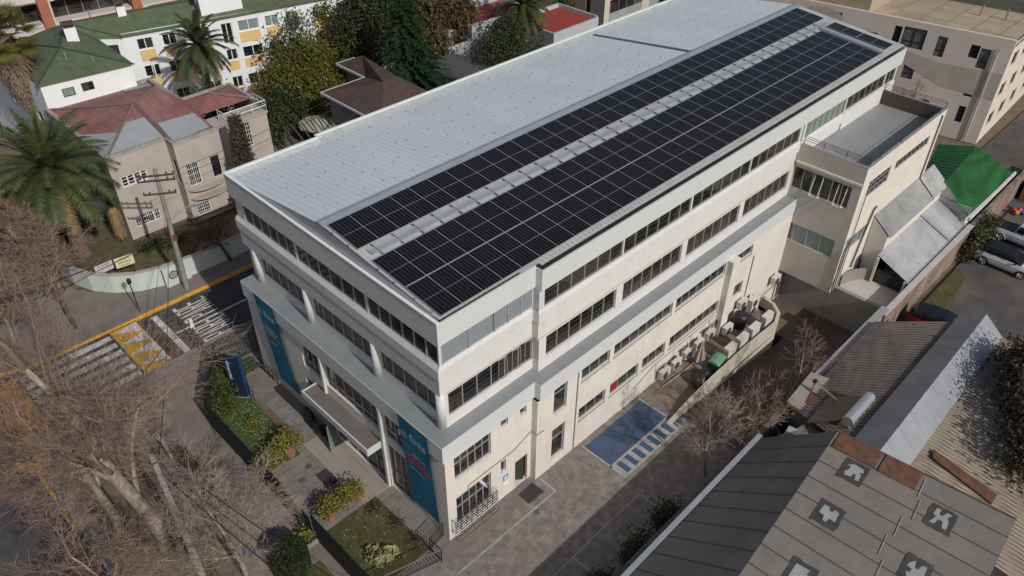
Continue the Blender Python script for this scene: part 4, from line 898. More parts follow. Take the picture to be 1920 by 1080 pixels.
RU = mat('rusty_sheet', (.125, .055, .032), .85, .4, 2.4, stain=(.10, .05, .035), stain_sc=1, stain_amt=.7)
for (s0, s1, t0, t1) in [(.05, 1.15, .02, .27), (.0, 1.2, .29, .5)]:
    m = MB(); m.hexa([P1_(s0, t0, .02), P1_(s1, t0, .02), P1_(s1, t1, .02), P1_(s0, t1, .02), P1_(s0, t0, .07), P1_(s1, t0, .07), P1_(s1, t1, .07), P1_(s0, t1, .07)]); obj('rusty_roof_patch', m, RU, H1)
for k in range(3):
    m = MB(); s0 = .2; t0 = [.36, .68, .05][k]
    m.hexa([P1_(0 if k < 2 else 3.5, .345, .03)] * 0 or [P1_(0, .0, .05), P1_(.05, .0, .05), P1_(.05, 1, .05), P1_(0, 1, .05), P1_(0, 0, .1), P1_(.05, 0, .1), P1_(.05, 1, .1), P1_(0, 1, .1)]) if k == 0 else None
    if k == 0: obj('verge_trim', m, mat('brown_verge', (.12, .085, .065), .8, .3, 2), H1)
SEAM = mat('dark_seam', (.055, .048, .045), .9, .2, 4)
def seams(a, b, c, d, n, name, wd=.035):
    a, b, c, d = map(Vector, (a, b, c, d))
    for i in range(1, n):
        p, q = a.lerp(b, i/n), d.lerp(c, i/n); e = (b-a).normalized()*wd; m = MB(); k = Vector((0, 0, -.01)); k2 = Vector((0, 0, .03)); m.hexa([p+k, p+e+k, q+e+k, q+k, p+k2, p+e+k2, q+e+k2, q+k2]); obj(name, m, SEAM, H1)
seams(a1, a0, r0_, r1_, 15, 'roof_seam', .05); seams(r1_, r0_, q0, q1, 16, 'roof_seam')
m = MB()
for k in range(14): s_ = .3+k*1.3; tt = .52+.03*math.sin(k*1.7); m.hexa([P1_(s_, tt, .032), P1_(s_+1.2, tt+.01, .032), P1_(s_+1.2, tt+.016, .032), P1_(s_, tt+.006, .032), P1_(s_, tt, .045), P1_(s_+1.2, tt+.01, .045), P1_(s_+1.2, tt+.016, .045), P1_(s_, tt+.006, .045)])
obj('sheet_lap', m, mat('pale_flaking_lap', (.30, .26, .22), .9, .4, 6), H1)
TAR = mat('black_bitumen_patch', (.045, .042, .042), .9, .35, 3, stain=(.08, .075, .07), stain_sc=2, stain_amt=.7); SKL = mat('pale_rooflight', (.29, .30, .295), .6, .12, 2)
SH = [[(-.55, -.02), (-.3, -.055), (-.25, -.03), (.1, -.035), (.15, -.05), (.5, -.04), (.42, 0), (.12, .005), (.1, .02), (.5, .03), (.45, .055), (0, .05), (-.1, .03), (-.25, .055), (-.5, .045)],
      [(-.5, -.05), (.15, -.055), (.2, -.02), (.5, -.015), (.55, .01), (.2, .015), (.25, .055), (-.45, .05), (-.5, .02), (-.25, .01), (-.28, -.01), (-.5, -.015)],
      [(-.6, -.045), (-.1, -.05), (-.05, -.03), (.55, -.05), (.5, -.02), (.1, -.01), (.1, .015), (.55, .03), (.5, .055), (.0, .05), (-.3, .03), (-.55, .052), (-.6, .02), (-.2, .0), (-.25, -.018), (-.6, -.02)],
      [(-.55, -.02), (-.2, -.05), (0, -.052), (.05, -.02), (.3, -.025), (.35, -.045), (.6, -.03), (.5, .03), (.25, .055), (-.5, .05), (-.45, .02), (-.1, .01), (-.1, -.01)],
      [(-.5, -.05), (.4, -.05), (.5, .0), (.3, .02), (.45, .05), (-.2, .055), (-.25, .03), (-.55, .035)], [(-.5, -.03), (.5, -.05), (.3, .05), (-.4, .04)]]
for q_, (s, t) in enumerate([(1.95, .19), (4.9, .20), (2.0, .68), (5.1, .69), (8.4, .24), (8.3, .72)]):
    rj = random.Random(int(s*10)+q_); m = MB(); out = []
    cr = [(-1, -1), (1, -1), (1, 1), (-1, 1)]
    for k in range(4):
        (xa, ya), (xb, yb) = cr[k], cr[(k+1) % 4]
        for q in range(5):
            f = q/5; j_ = rj.uniform(-.05, .05) if q else rj.uniform(-.1, .1); x, y = xa+(xb-xa)*f, ya+(yb-ya)*f; out.append((s+.68*(x+(j_ if xa == xb else 0)), t+.07*(y+(j_ if ya == yb else 0))))
    m.poly([P1_(x, y, .028) for x, y in out]); o = obj('bitumen_patch', m, TAR, H1)
    m = MB(); m.poly([P1_(s+x*.82, t+y*.86, .036) for x, y in SH[q_]]); obj('rooflight', m, SKL, o)
m = MB(); m.hexa([(14.3, -8.05, 2.86), (-3.5, -8.25, 2.86), (-3.5, -8.5, 2.86), (14.3, -8.3, 2.86), (14.3, -8.05, 3.02), (-3.5, -8.25, 3.02), (-3.5, -8.5, 3.02), (14.3, -8.3, 3.02)]); obj('gutter', m, METAL, H1)
m = MB(); m.box(-4, 19.3, -7.98, -7.72, -.16, 2.35); solo('side_wall', m, mat('mossy_wall', (.14, .13, .12), .95, .2, 1.5, stain=(.2, .19, .17), stain_sc=1, stain_amt=.6), 'dark mossy boundary wall between the car park and the neighbour roofs', 'wall')
m = MB(); m.box(19.3, 29.2, -8.1, -7.85, -2.2, 2.6); m.box(19.3, 29.4, -8.25, -7.8, 2.6, 2.72); solo('side_wall', m, mat('grey_wall', (.30, .30, .30), .85, .1, 1), 'grey wall with flat coping beside the ramp and the brown lean-to roof', 'wall')
# house 2: brown lean-to + silver gable + beige sheeting
H2 = thing('neighbour_shed', (24, -12, 0), 'neighbour shed with brown ribbed lean-to roof and silver ridge roof', 'shed')
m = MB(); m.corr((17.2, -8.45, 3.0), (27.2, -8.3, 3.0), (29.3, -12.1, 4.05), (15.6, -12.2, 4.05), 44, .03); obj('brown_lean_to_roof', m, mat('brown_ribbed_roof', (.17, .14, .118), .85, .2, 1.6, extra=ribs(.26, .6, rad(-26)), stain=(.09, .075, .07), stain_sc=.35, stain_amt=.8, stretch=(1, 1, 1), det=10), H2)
m = MB(); m.corr((15.0, -11.95, 4.15), (29.6, -11.9, 4.15), (29.9, -13.15, 4.9), (15.2, -13.35, 4.9), 11, .014, 'seam'); obj('shaded_ridge_slope', m, mat('shaded_zinc', (.22, .225, .235), .6, .12, 1.0, metal=.2, stain=(.16, .16, .165), stain_sc=.6, stain_amt=.6), H2)  # shaded side of the silver roof, shade put into a darker zinc
m = MB(); m.corr((15.2, -13.35, 4.9), (29.9, -13.15, 4.9), (29.6, -14.4, 4.1), (14.9, -14.65, 4.1), 11, .014, 'seam'); m.poly([(29.6, -11.9, 4.15), (29.9, -13.15, 4.9), (29.6, -14.4, 4.1), (29.5, -14.3, 3.6), (29.5, -12, 3.6)]); obj('sunlit_ridge_slope', m, mat('sunlit_zinc', (.34, .355, .37), .5, .08, 1.0, metal=.2, stain=(.42, .43, .44), stain_sc=.5, stain_amt=.6), H2)  # sunlit side of the same roof, light put into a paler zinc
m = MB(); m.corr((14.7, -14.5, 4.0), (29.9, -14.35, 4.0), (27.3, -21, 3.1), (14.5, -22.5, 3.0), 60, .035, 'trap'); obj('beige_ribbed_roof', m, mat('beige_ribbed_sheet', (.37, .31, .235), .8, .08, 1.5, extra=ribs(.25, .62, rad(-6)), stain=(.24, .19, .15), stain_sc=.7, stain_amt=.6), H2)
m = MB(); m.hexa([(16.3, -15.2, 4.0), (16.9, -15.0, 4.0), (16.7, -18.2, 3.55), (16.0, -18.2, 3.55), (16.3, -15.2, 4.1), (16.9, -15.0, 4.1), (16.7, -18.2, 3.68), (16.0, -18.2, 3.68)])
m.v = [(x+1.6, y, z) for x, y, z in m.v]; obj('rusty_plank', m, RU, H2)
m = MB(); m.prism([(19.5, -8.5), (27.1, -8.4), (29.2, -12.2), (29.3, -14.2), (27, -20.8), (15, -22), (15, -12.2)], -.17, 2.9); m.prism([(17, -12.3), (29.2, -12.2), (29.2, -14.2), (17, -14.3)], 2.9, 4.05); obj('wall', m, GW, H2)
# kitchen roof slab with chimney, rusty plate and solar heater
K = thing('flat_roof_annex', (18.5, -9, 0), 'flat concrete slab roof with a rusty plate between the two neighbour roofs', 'outbuilding')
m = MB(); m.prism([(20.3, -7.75), (17.3, -7.95), (17.1, -9.5), (19.2, -10.9), (20.9, -10.4)], 2.85, 3.1); obj('roof_slab', m, CONC_L, K)
m = MB(); m.prism([(20.0, -8.3), (17.5, -8.3), (17.4, -9.4), (20.0, -10)], -.2, 2.85); obj('wall', m, GW, K)
m = MB(); m.prism([(18.9, -8.55), (17.9, -8.75), (17.95, -9.6), (18.9, -9.7)], 3.1, 3.16); obj('rusty_plate', m, RU, K)
m = MB(); m.prism([(14.3, -8.9), (17.3, -9.5), (18.6, -11.4), (15.3, -11.6)], 2.5, 2.9); m.prism([(14.3, -8.6), (15.8, -8.6), (15.8, -9.1), (14.4, -9.0)], 2.0, 2.3); obj('tiled_low_roof', m, mat('dull_brown_panels', (.17, .15, .14), .8, .2, 1.5, extra=paving(.9, .6, .02, (.4, .4, .4))), K)
F = thing('flue_pipe', (19.0, -8.5, 3.1), 'shiny bent metal flue pipe on the flat concrete roof', 'flue'); CH = mat('chrome_pipe', (.6, .6, .6), .2, .02, metal=.9)
m = MB(); m.tube([(19.0, -8.5, 3.1), (19.0, -8.5, 3.75), (18.95, -8.7, 3.8), (18.55, -10.3, 3.7)], .06, 8); obj('pipe', m, CH, F); m = MB(); m.cyl((19.0, -8.5, 3.75), .13, .12, 12); obj('cowl', m, IRON, F)
S = thing('solar_water_heater', (17.6, -11, 3.2), 'solar water heater with silver tank over a brown collector panel', 'solar water heater')
m = MB(); m.tube([(16.9, -11.25, 4.35), (19.4, -11.25, 4.35)], .29, 22); obj('tank', m, mat('silver_tank', (.50, .52, .54), .3, .03, metal=.5), S, smooth=False)
m = MB(); m.hexa([(16.4, -9.55, 3.3), (18.8, -9.45, 3.3), (19.2, -11.0, 4.25), (17.0, -11.1, 4.25), (16.4, -9.55, 3.4), (18.8, -9.45, 3.4), (19.2, -11.0, 4.35), (17.0, -11.1, 4.35)]); obj('collector', m, mat('brown_collector', (.085, .062, .035), .4, .15, 3, extra=paving(.09, 5, .01, (.7, .7, .7), 0, 0)), S)
m = MB()
for x in (17.0, 17.8, 18.6, 19.2): m.bar((x, -11.3, 4.1), (x+.1, -11.9, 3.2), .03); m.bar((x, -11.9, 3.2), (x+.5, -11.4, 4.1), .02)
obj('support_frame', m, METAL, S)
m = MB(); m.hexa([(15.0, -8.9, 2.5), (16.0, -8.8, 2.5), (16.2, -9.5, 2.55), (15.2, -9.7, 2.55), (15.1, -9.0, 2.8), (15.9, -8.9, 3.0), (16.1, -9.4, 2.9), (15.3, -9.6, 2.75)]); solo('metal_cowl', m, SKL, 'crumpled grey metal cowl in the gap beside the dark roof', 'vent cowl')

# ============================================================ CARS
TYRE = mat('tyre', (.02, .02, .02), .85); RIM = mat('alloy_rim', (.5, .5, .5), .3, .05, metal=.7)
SIL = mat('silver_car_paint', (.56, .58, .59), .3, .03, metal=.2); BLK = mat('black_car_paint', (.012, .013, .014), .25)
CGL = mat('car_glass', (.012, .014, .016), .05); DRED = mat('dark_red_car_paint', (.10, .008, .010), .3)
def loft(m, secs):
    """secs: list of rings (same count of points)"""
    n = len(secs[0]); b = len(m.v)
    for s in secs: m.v += [tuple(p) for p in s]
    for i in range(len(secs)-1):
        for k in range(n):
            k2 = (k+1) % n; m.f.append((b+i*n+k, b+i*n+k2, b+(i+1)*n+k2, b+(i+1)*n+k)); m.m.append(m.mi)
    m.f.append(tuple(b+k for k in range(n-1, -1, -1))); m.f.append(tuple(b+(len(secs)-1)*n+k for k in range(n))); m.m += [m.mi]*2
def ring(x, w_, zb, zt, tw=.9): 
    h = zt-zb; return [(x, -w_*.9, zb), (x, w_*.9, zb), (x, w_, zb+h*.3), (x, w_, zb+h*.7), (x, w_*tw, zt), (x, -w_*tw, zt), (x, -w_, zb+h*.7), (x, -w_, zb+h*.3)]
def car(label, loc, rz, kind, paint, roofp, z0=0):
    T = thing('parked_car' if kind != 'pickup' else 'pickup_truck', (loc[0], loc[1], z0), label, 'car' if kind != 'pickup' else 'pickup truck', 'cars in the parking lot', rz)
    if kind == 'pickup':
        L, Wd, wb = 5.1, .92, (-1.45, 1.75)
        body = [(-2.5, .80, .55, .98), (-2.45, .88, .42, 1.02), (-.55, .92, .38, 1.05), (.2, .92, .36, 1.05), (1.3, .92, .36, 1.04), (1.9, .9, .38, .98), (2.45, .85, .42, .85), (2.6, .74, .5, .72)]
        gh = [(-.60, .80, 1.03, 1.06), (-.45, .78, 1.03, 1.66), (.55, .76, 1.03, 1.72), (.9, .74, 1.03, 1.66), (1.45, .78, 1.0, 1.03)]
    else:
        L, Wd, wb = 3.95, .84, (-1.28, 1.27)
        body = [(-1.95, .72, .45, .78), (-1.88, .8, .32, .92), (-1.3, .84, .28, .96), (0, .84, .25, .96), (1.0, .84, .25, .95), (1.5, .82, .28, .88), (1.88, .74, .32, .72), (1.98, .64, .4, .6)]
        gh = [(-1.86, .70, .9, .95), (-1.62, .70, .9, 1.38), (-.8, .70, .9, 1.46), (.2, .69, .9, 1.44), (.55, .67, .9, 1.34), (1.08, .72, .9, .95)]
    m = MB(); loft(m, [ring(x, w_, a, b_) for x, w_, a, b_ in body]); obj('body', m, paint, T, smooth=False, local=True)
    m = MB(); loft(m, [ring(x, w_, a, b_, .84) for x, w_, a, b_ in gh]); obj('glasshouse', m, CGL, T, local=True)
    m = MB()
    top = [g_ for g_ in gh if g_[3] > 1.3]
    for (xa, wa, _, za), (xb, wb_, _, zb) in zip(top, top[1:]): m.hexa([(xa, -wa*.86, za-.01), (xb, -wb_*.86, zb-.01), (xb, wb_*.86, zb-.01), (xa, wa*.86, za-.01), (xa, -wa*.84, za+.025), (xb, -wb_*.84, zb+.025), (xb, wb_*.84, zb+.025), (xa, wa*.84, za+.025)])
    obj('roof', m, roofp, T, local=True)
    m = MB()
    for s in (-1, 1):
        for (xa, wa, ba, za), (xb, wb_, bb, zb) in zip(gh, gh[1:]): pass
        for xp in ((-.5, -.0, .62) if kind == 'pickup' else (-.9, -.05)): m.hexa([(xp-.035, s*.76-.02, .98), (xp+.035, s*.76-.02, .98), (xp+.035, s*.76+.035*s, .98), (xp-.035, s*.76+.035*s, .98), (xp-.035, s*.64-.02, top[0][3]), (xp+.035, s*.64-.02, top[0][3]), (xp+.035, s*.64+.035*s, top[0][3]), (xp-.035, s*.64+.035*s, top[0][3])])
    obj('pillars', m, paint if kind == 'pickup' else BLK, T, local=True)
    for x in wb:
        for s in (-1, 1):
            r = .38 if kind == 'pickup' else .31; o = MB(); o.tube([(x, s*(Wd-.2), r), (x, s*(Wd+.005), r)], r, 20); wo = obj('tyre', o, TYRE, T, local=True)
            o = MB(); o.tube([(x, s*(Wd+.002), r), (x, s*(Wd+.015), r)], r*.25, 10)
            for k in range(5): a = 2*math.pi*k/5; o.tube([(x, s*(Wd+.012), r), (x+r*.66*math.cos(a), s*(Wd+.012), r+r*.66*math.sin(a))], [.035, .05], 4)
            o.tube([(x+r*.66*math.cos(a*math.pi/10), s*(Wd+.01), r+r*.66*math.sin(a*math.pi/10)) for a in range(21)], .022, 5, cap=False); obj('rim', o, RIM, wo, local=True)
            o = MB(); o.tube([(x+(r+.03)*math.cos(math.pi*a/12), s*(Wd+.0), r+(r+.03)*math.sin(math.pi*a/12)) for a in range(13)], .03, 5); obj('wheel_arch', o, BLK if kind != 'pickup' else paint, T, local=True)
    for s in (-1, 1):
        o = MB(); xf = body[-2][0]; o.ball((xf-.03, s*.55, .70 if kind != 'pickup' else .78), .11, 10); obj('headlight', o, mat('headlamp_glass', (.6, .62, .63), .1), T, local=True)
        o = MB(); o.box(body[1][0]-.03, body[1][0]+.03, s*.68-.06, s*.68+.06, .66, .86); obj('tail_light', o, DRED, T, local=True)
        o = MB(); o.box(.95 if kind == 'pickup' else .62, 1.1 if kind == 'pickup' else .76, s*.86-.07, s*.86+.07, .98, 1.1); obj('mirror', o, BLK, T, local=True)
    if kind == 'pickup':
        o = MB(); o.box(-2.38, -.68, -.74, .74, 1.02, 1.055); obj('bed_cover', o, BLK, T, local=True)
        for s in (-1, 1): o = MB(); o.bar((-.35, s*.58, 1.75), (.75, s*.56, 1.8), .025); obj('roof_rail', o, mat('rail_white', (.6, .6, .6), .4), T, local=True)
    return T
car('silver small hatchback with black roof parked behind the pickup', (43.85, -11.1), rad(-90), 'hatch', SIL, BLK, -.02)
car('silver double cab pickup with black bed cover parked by the boundary wall', (47.9, -11.0), rad(-90), 'pickup', SIL, SIL, -.02)
car('dark red hatchback half hidden by the brown lean-to roof', (33.2, -10.6), rad(-80), 'hatch', DRED, BLK, -.02)
T = thing('toy_heap', (52.4, -9.3, -.02), 'heap of bright coloured toys by the far wall of the parking lot', 'toys')
for k, (c, x, y) in enumerate([((.6, .03, .06), 52.2, -9.0), ((.55, .4, .03), 51.9, -9.3), ((.03, .1, .4), 52.3, -9.7), ((.05, .35, .3), 52.8, -10.2), ((.55, .1, .25), 52.6, -9.3)]):
    m = MB(); m.ball((x, y, .2), .2, 8, 1, .25); obj('toy', m, mat('toy_colour_%d' % k, c, .5), T)
m = MB(); m.hexa([(54.5, -8.6, 0), (60, -8.4, 0), (60, -11, 0), (54.5, -12, 0), (54.5, -8.6, 1.6), (60, -8.4, 1.6), (60, -10.5, .6), (54.5, -11.5, .4)]); solo('orange_tarpaulin', m, mat('orange_brown_tarp', (.25, .12, .035), .9, .3, 1.2), 'orange brown tarpaulin at the far end of the parking lot', 'tarpaulin')
# ============================================================ BEIGE HOUSE WITH RED ROOF (across the street)
BEI = mat('beige_house_render', (.42, .38, .33), .9, .07, .8, bump=.2, bsc=15, stain=(.34, .31, .27), stain_sc=.45, stain_amt=.5)
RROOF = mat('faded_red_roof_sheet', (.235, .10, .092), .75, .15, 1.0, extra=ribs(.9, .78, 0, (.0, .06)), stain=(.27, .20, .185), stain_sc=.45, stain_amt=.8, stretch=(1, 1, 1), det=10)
GSH = mat('bare_grey_roof_sheet', (.34, .36, .38), .6, .06, 1, extra=ribs(.2, .85))
HB = thing('beige_house', (6, 40, 0), 'two storey beige house with faded red hipped roof and grey patches', 'house')
m = MB()
wall(m, (.4, 36.5), X, NY, 4.4, 0, 6.75, [(.55, 2.5, 4.28, 5.15), (.56, 2.55, .85, 1.75)], .12)
wall(m, (.4, 36.5), Y, NX, 11.2, 0, 6.75)
wall(m, (4.8, 35.3), Y, NX, 1.2, 0, 6.75, [(.3, .9, 3.4, 5.4)], .1)
wall(m, (4.8, 35.3), X, NY, 3.6, 0, 6.75, [(.45, 1.5, 3.1, 4.95), (.45, 1.6, .5, 1.5), (2.4, 3.2, 3.1, 4.9)], .12)
wall(m, (8.4, 35.3), Y, X, 1.3, 0, 6.75); wall(m, (8.4, 36.5), X, NY, 4.7, 0, 6.2, [(1.6, 3.2, 3.9, 5.95)], .12); wall(m, (13.1, 36.5), Y, X, 5.6, 0, 6.75)
m.box(.4, 8.8, 47.6, 47.7, 0, 6.75); m.box(8.8, 8.9, 42, 47.6, 0, 6.75)
obj('wall', m, BEI, HB)
m = MB()  # parapet rim
for a in [(.35, 4.8, 36.45, 36.75), (.35, .65, 36.75, 47.7), (4.75, 8.45, 35.25, 35.55), (4.75, 5.0, 35.55, 36.45), (.65, 8.9, 47.4, 47.7), (8.6, 8.9, 42.1, 47.4), (8.9, 13.2, 41.8, 42.1), (12.9, 13.2, 38.4, 41.8)]: m.box(*a, 6.75, 6.98)
obj('parapet', m, mat('flaking_parapet', (.33, .29, .25), .9, .25, 3), HB)
def tri_roof(m, a, b, c, d, n): m.corr(a, b, c, d, n, .02)
m = MB(); ap1, ap2 = (4.9, 41.2, 8.0), (7.6, 43.2, 7.9)
m.poly([(.65, 36.75, 6.8), (.65, 47.4, 6.8), ap1]); m.poly([(.65, 47.4, 6.8), (8.6, 47.4, 6.8), ap2, ap1]); m.poly([(8.6, 47.4, 6.8), (8.6, 41.5, 6.85), ap2])
m.poly([ap1, ap2, (8.9, 41.6, 6.9), (8.4, 36.6, 6.8), (8.2, 35.6, 6.78), (5.0, 35.6, 6.78)]); m.poly([(.65, 36.75, 6.8), ap1, (4.9, 36.6, 6.79)][::-1]); m.poly([ap1, (5.0, 35.6, 6.78), (4.85, 36.6, 6.79)][::-1])
m.poly([(8.5, 41.9, 6.82), (8.4, 38.4, 6.82), (10.5, 40.3, 7.4)]); m.poly([(8.5, 41.9, 6.82), (10.5, 40.3, 7.4), (12.9, 41.8, 6.85)]); m.poly([(8.4, 38.4, 6.82), (12.9, 38.4, 6.82), (10.5, 40.3, 7.4)]); m.poly([(12.9, 38.4, 6.82), (12.9, 41.8, 6.82), (10.5, 40.3, 7.4)])
for f_ in list(range(len(m.f))):
    pass
obj('roof', m, RROOF, HB)
def lp(a, b, t): return tuple(a[i]+(b[i]-a[i])*t for i in range(3))
up = lambda p, h=.03: (p[0], p[1], p[2]+h)
C0, CW, CE = (.65, 36.75, 6.8), (.65, 47.4, 6.8), (4.9, 36.6, 6.79)
for pg in ([up(C0), up(CE), up(lp(CE, ap1, .62)), up(lp(C0, ap1, .62))], [up(C0), up(lp(C0, ap1, .45)), up(lp(C0, CW, .45))][::-1],
           [(5.05, 35.7, 6.84), (8.1, 36.0, 6.86), (8.1, 38.3, 7.22), (5.2, 38.2, 7.38)], [up(lp(ap2, (8.6, 47.4, 6.8), .3)), up(lp(ap2, (8.6, 47.4, 6.8), .95)), (6.2, 47.2, 6.9), (5.9, 45.3, 7.4)]):
    m = MB(); m.poly(pg); obj('grey_roof_patch', m, GSH, HB)
for a, b_ in [(ap1, C0), (ap1, CW), (ap1, ap2), (ap1, (5.0, 35.6, 6.78)), (ap2, (8.9, 41.8, 6.85)), (ap2, (8.6, 47.4, 6.8)), ((10.5, 40.3, 7.4), (12.9, 41.8, 6.85)), ((10.5, 40.3, 7.4), (12.9, 38.4, 6.85))]:
    m = MB(); m.tube([up(a, .05), up(b_, .05)], .11, 4); obj('ridge_cap', m, mat('dull_ridge_cap', (.16, .115, .11), .8, .15, 2), HB)
m = MB()
for x, y in [(.45, 36.6), (8.3, 35.5), (12.9, 38.4), (9.3, 47.3)]: pass
window(HB, (.4, 36.5), X, NY, (.55, 2.5, 4.28, 5.15), 4, .12, hbars=2, glass=GLASSD, frame=FRAMEW, t=.09)
w2 = window(HB, (.4, 36.5), X, NY, (.56, 2.55, .85, 1.75), 4, .12, glass=GLASSD, frame=FRAMEW); bars(HB, (.4, 36.5), X, NY, (.5, 2.6, .75, 1.85), 14, 3, off=.08)
window(HB, (4.8, 35.3), X, NY, (.45, 1.5, 3.1, 4.95), 2, .12, glass=GLASSD, frame=FRAMEW); bars(HB, (4.8, 35.3), X, NY, (.4, 1.55, 3.05, 5.0), 8, 4, off=.06)
window(HB, (4.8, 35.3), X, NY, (.45, 1.6, .5, 1.5), 2, .12, glass=GLASSD, frame=FRAMEW); bars(HB, (4.8, 35.3), X, NY, (.4, 1.65, .45, 1.55), 8, 4, off=.06)
window(HB, (4.8, 35.3), X, NY, (2.4, 3.2, 3.1, 4.9), 1, .12, glass=GLASSD, frame=FRAMEW); window(HB, (4.8, 35.3), Y, NX, (.3, .9, 3.4, 5.4), 1, .1, glass=GLASSD)
window(HB, (8.4, 36.5), X, NY, (1.6, 3.2, 3.9, 5.95), 2, .12, glass=GLASSD, frame=FRAMEW); bars(HB, (8.4, 36.5), X, NY, (1.55, 3.25, 3.85, 6.0), 10, 6, off=.06)
for z in (2.2, 2.95):
    m = MB(); m.prism([(5.1, 35.3)]+[(6.6-1.6*math.cos(math.pi*i/12), 35.3-.75*math.sin(math.pi*i/12)) for i in range(13)], z-.1, z); obj('curved_balcony_slab', m, BEI, HB)
m = MB(); m.box(8.42, 13.2, 36.4, 38.4, 6.2, 6.35); obj('roof_terrace_slab', m, BEI, HB)
def railing(parent, pts, z, h, mat_, n_each=8, t=.02):
    m = MB()
    for (xa, ya), (xb, yb) in zip(pts, pts[1:]):
        for i in range(n_each+1): x, y = xa+(xb-xa)*i/n_each, ya+(yb-ya)*i/n_each; m.bar((x, y, z), (x, y, z+h), t)
        for q in (1, .55): m.bar((xa, ya, z+h*q), (xb, yb, z+h*q), t*1.3)
    return obj('railing', m, mat_, parent)
railing(HB, [(9.6, 37.5), (9.6, 36.45), (13.15, 36.45), (13.15, 38.3)], 6.35, .9, FRAMEW, 3, .028)
railing(HB, [(8.7, 33.9), (8.7, 36.2)], 2.4, 1.0, FRAMEW, 10)
m = MB()
for i in range(9): m.box(8.45, 9.5, 33.6+i*.3, 33.9+i*.3, -.1, .4+i*.32)
obj('outside_stair', m, BEI, HB)
m = MB(); m.box(9.5, 14.5, 33.5, 36.4, -.1, 2.6); solo('flat_roof_annex', m, mat('brown_flat_roof', (.11, .085, .075), .9, .2, 1, stain=(.2, .17, .15), stain_sc=.6, stain_amt=.5), 'low annex with dark brown flat roof at the foot of the beige house', 'outbuilding')
for x, y, z, l in [(9.35, 47.2, 6.98, 'slim white vent pipe at the back corner of the beige house roof'), (12.6, 41.9, 6.98, 'slim white vent pipe on the rear parapet of the beige house wing')]:
    m = MB(); m.cyl((x, y, z), .05, 1.0, 8); m.ball((x, y, z+1.05), .1, 8, .6); solo('vent_pipe', m, FRAMEW, l, 'vent')
# mint boundary wall
T = thing('garden_wall', (0, 29.2, 0), 'pale mint green garden wall with a round grille, curving round the street corner', 'wall')
MINT = mat('mint_wall_paint', (.50, .56, .53), .85, .05, .8, stain=(.42, .45, .42), stain_sc=.8, stain_amt=.5)
m = MB(); pts = [(40, 29.3), (9, 29.3), (4.6, 29.2), (2.6, 29.25), (1.15, 29.3), (-.5, 29.55), (-2.0, 30.1), (-3.3, 31.1), (-4.3, 32.4), (-4.9, 34), (-5.2, 38), (-5.3, 50)]
for i, ((xa, ya), (xb, yb)) in enumerate(zip(pts, pts[1:])):
    d = Vector((xb-xa, yb-ya, 0)).normalized(); nx, ny = d.y*.2, -d.x*.2
    m.hexa([(xa, ya, -.16), (xb, yb, -.16), (xb+nx, yb+ny, -.16), (xa+nx, ya+ny, -.16), (xa, ya, 1.45), (xb, yb, 1.45), (xb+nx, yb+ny, 1.45), (xa+nx, ya+ny, 1.45)])
obj('wall', m, MINT, T)
m = MB()
for i, ((xa, ya), (xb, yb)) in enumerate(zip(pts, pts[1:])):
    d = Vector((xb-xa, yb-ya, 0)).normalized(); nx, ny = d.y*.25, -d.x*.25
    m.hexa([(xa-nx*.2, ya-ny*.2, 1.45), (xb-nx*.2, yb-ny*.2, 1.45), (xb+nx, yb+ny, 1.45), (xa+nx, ya+ny, 1.45), (xa-nx*.2, ya-ny*.2, 1.52), (xb-nx*.2, yb-ny*.2, 1.52), (xb+nx, yb+ny, 1.52), (xa+nx, ya+ny, 1.52)])
obj('coping', m, BEI, T)
m = MB(); m.box(-.5, 1.3, 29.08, 29.12+.1, -.16, 1.56); obj('raised_panel', m, MINT, T)
m = MB(); c = (.15, 29.05, .85)
m.tube([(c[0]+.3*math.cos(a*math.pi/10), 29.06, c[2]+.3*math.sin(a*math.pi/10)) for a in range(21)], .03, 5)
for k in range(-4, 5): h = math.sqrt(max(0, .3**2-(k*.065)**2)); m.bar((c[0]+k*.065, 29.06, c[2]-h), (c[0]+k*.065, 29.06, c[2]+h), .014)
obj('round_grille', m, IRON, T)
# for sale boards
def board(pos, rz, col, lines, label, leg):
    T = thing('sale_board', pos, label, 'sign', rz=rz)
    m = MB(); m.box(-.62, .62, -.02, .02, 1.3, 2.1); obj('panel', m, col, T, local=True)
    for x in (-.4, .4): m = MB(); m.bar((x, .03, 0), (x, .03, 1.4), .03); obj('post', m, leg, T, local=True)
    m = MB(); 
    for body, sz, z in lines: add_text(m, body, sz, (0, -.024, z), (1, 0, 0), (0, 0, 1), 1, 1)
    obj('lettering', m, IRON if 'cream' in label else RED, T, local=True)
board((-1.9, 31.7, 0), rad(-8), mat('cream_sign_board', (.62, .57, .36), .6, .05), [('HOGAR', .22, 1.93), ('VENDO', .25, 1.66), ('22 41 5570', .14, 1.42)], 'cream sale board with dark letters standing in the corner garden', IRON)
board((-3.2, 32.0, 0), rad(6), mat('grey_white_sign_board', (.5, .47, .46), .6, .1), [('SE VENDE', .2, 1.85)], 'tilted pale board on red legs beside the cream sale board', RED)

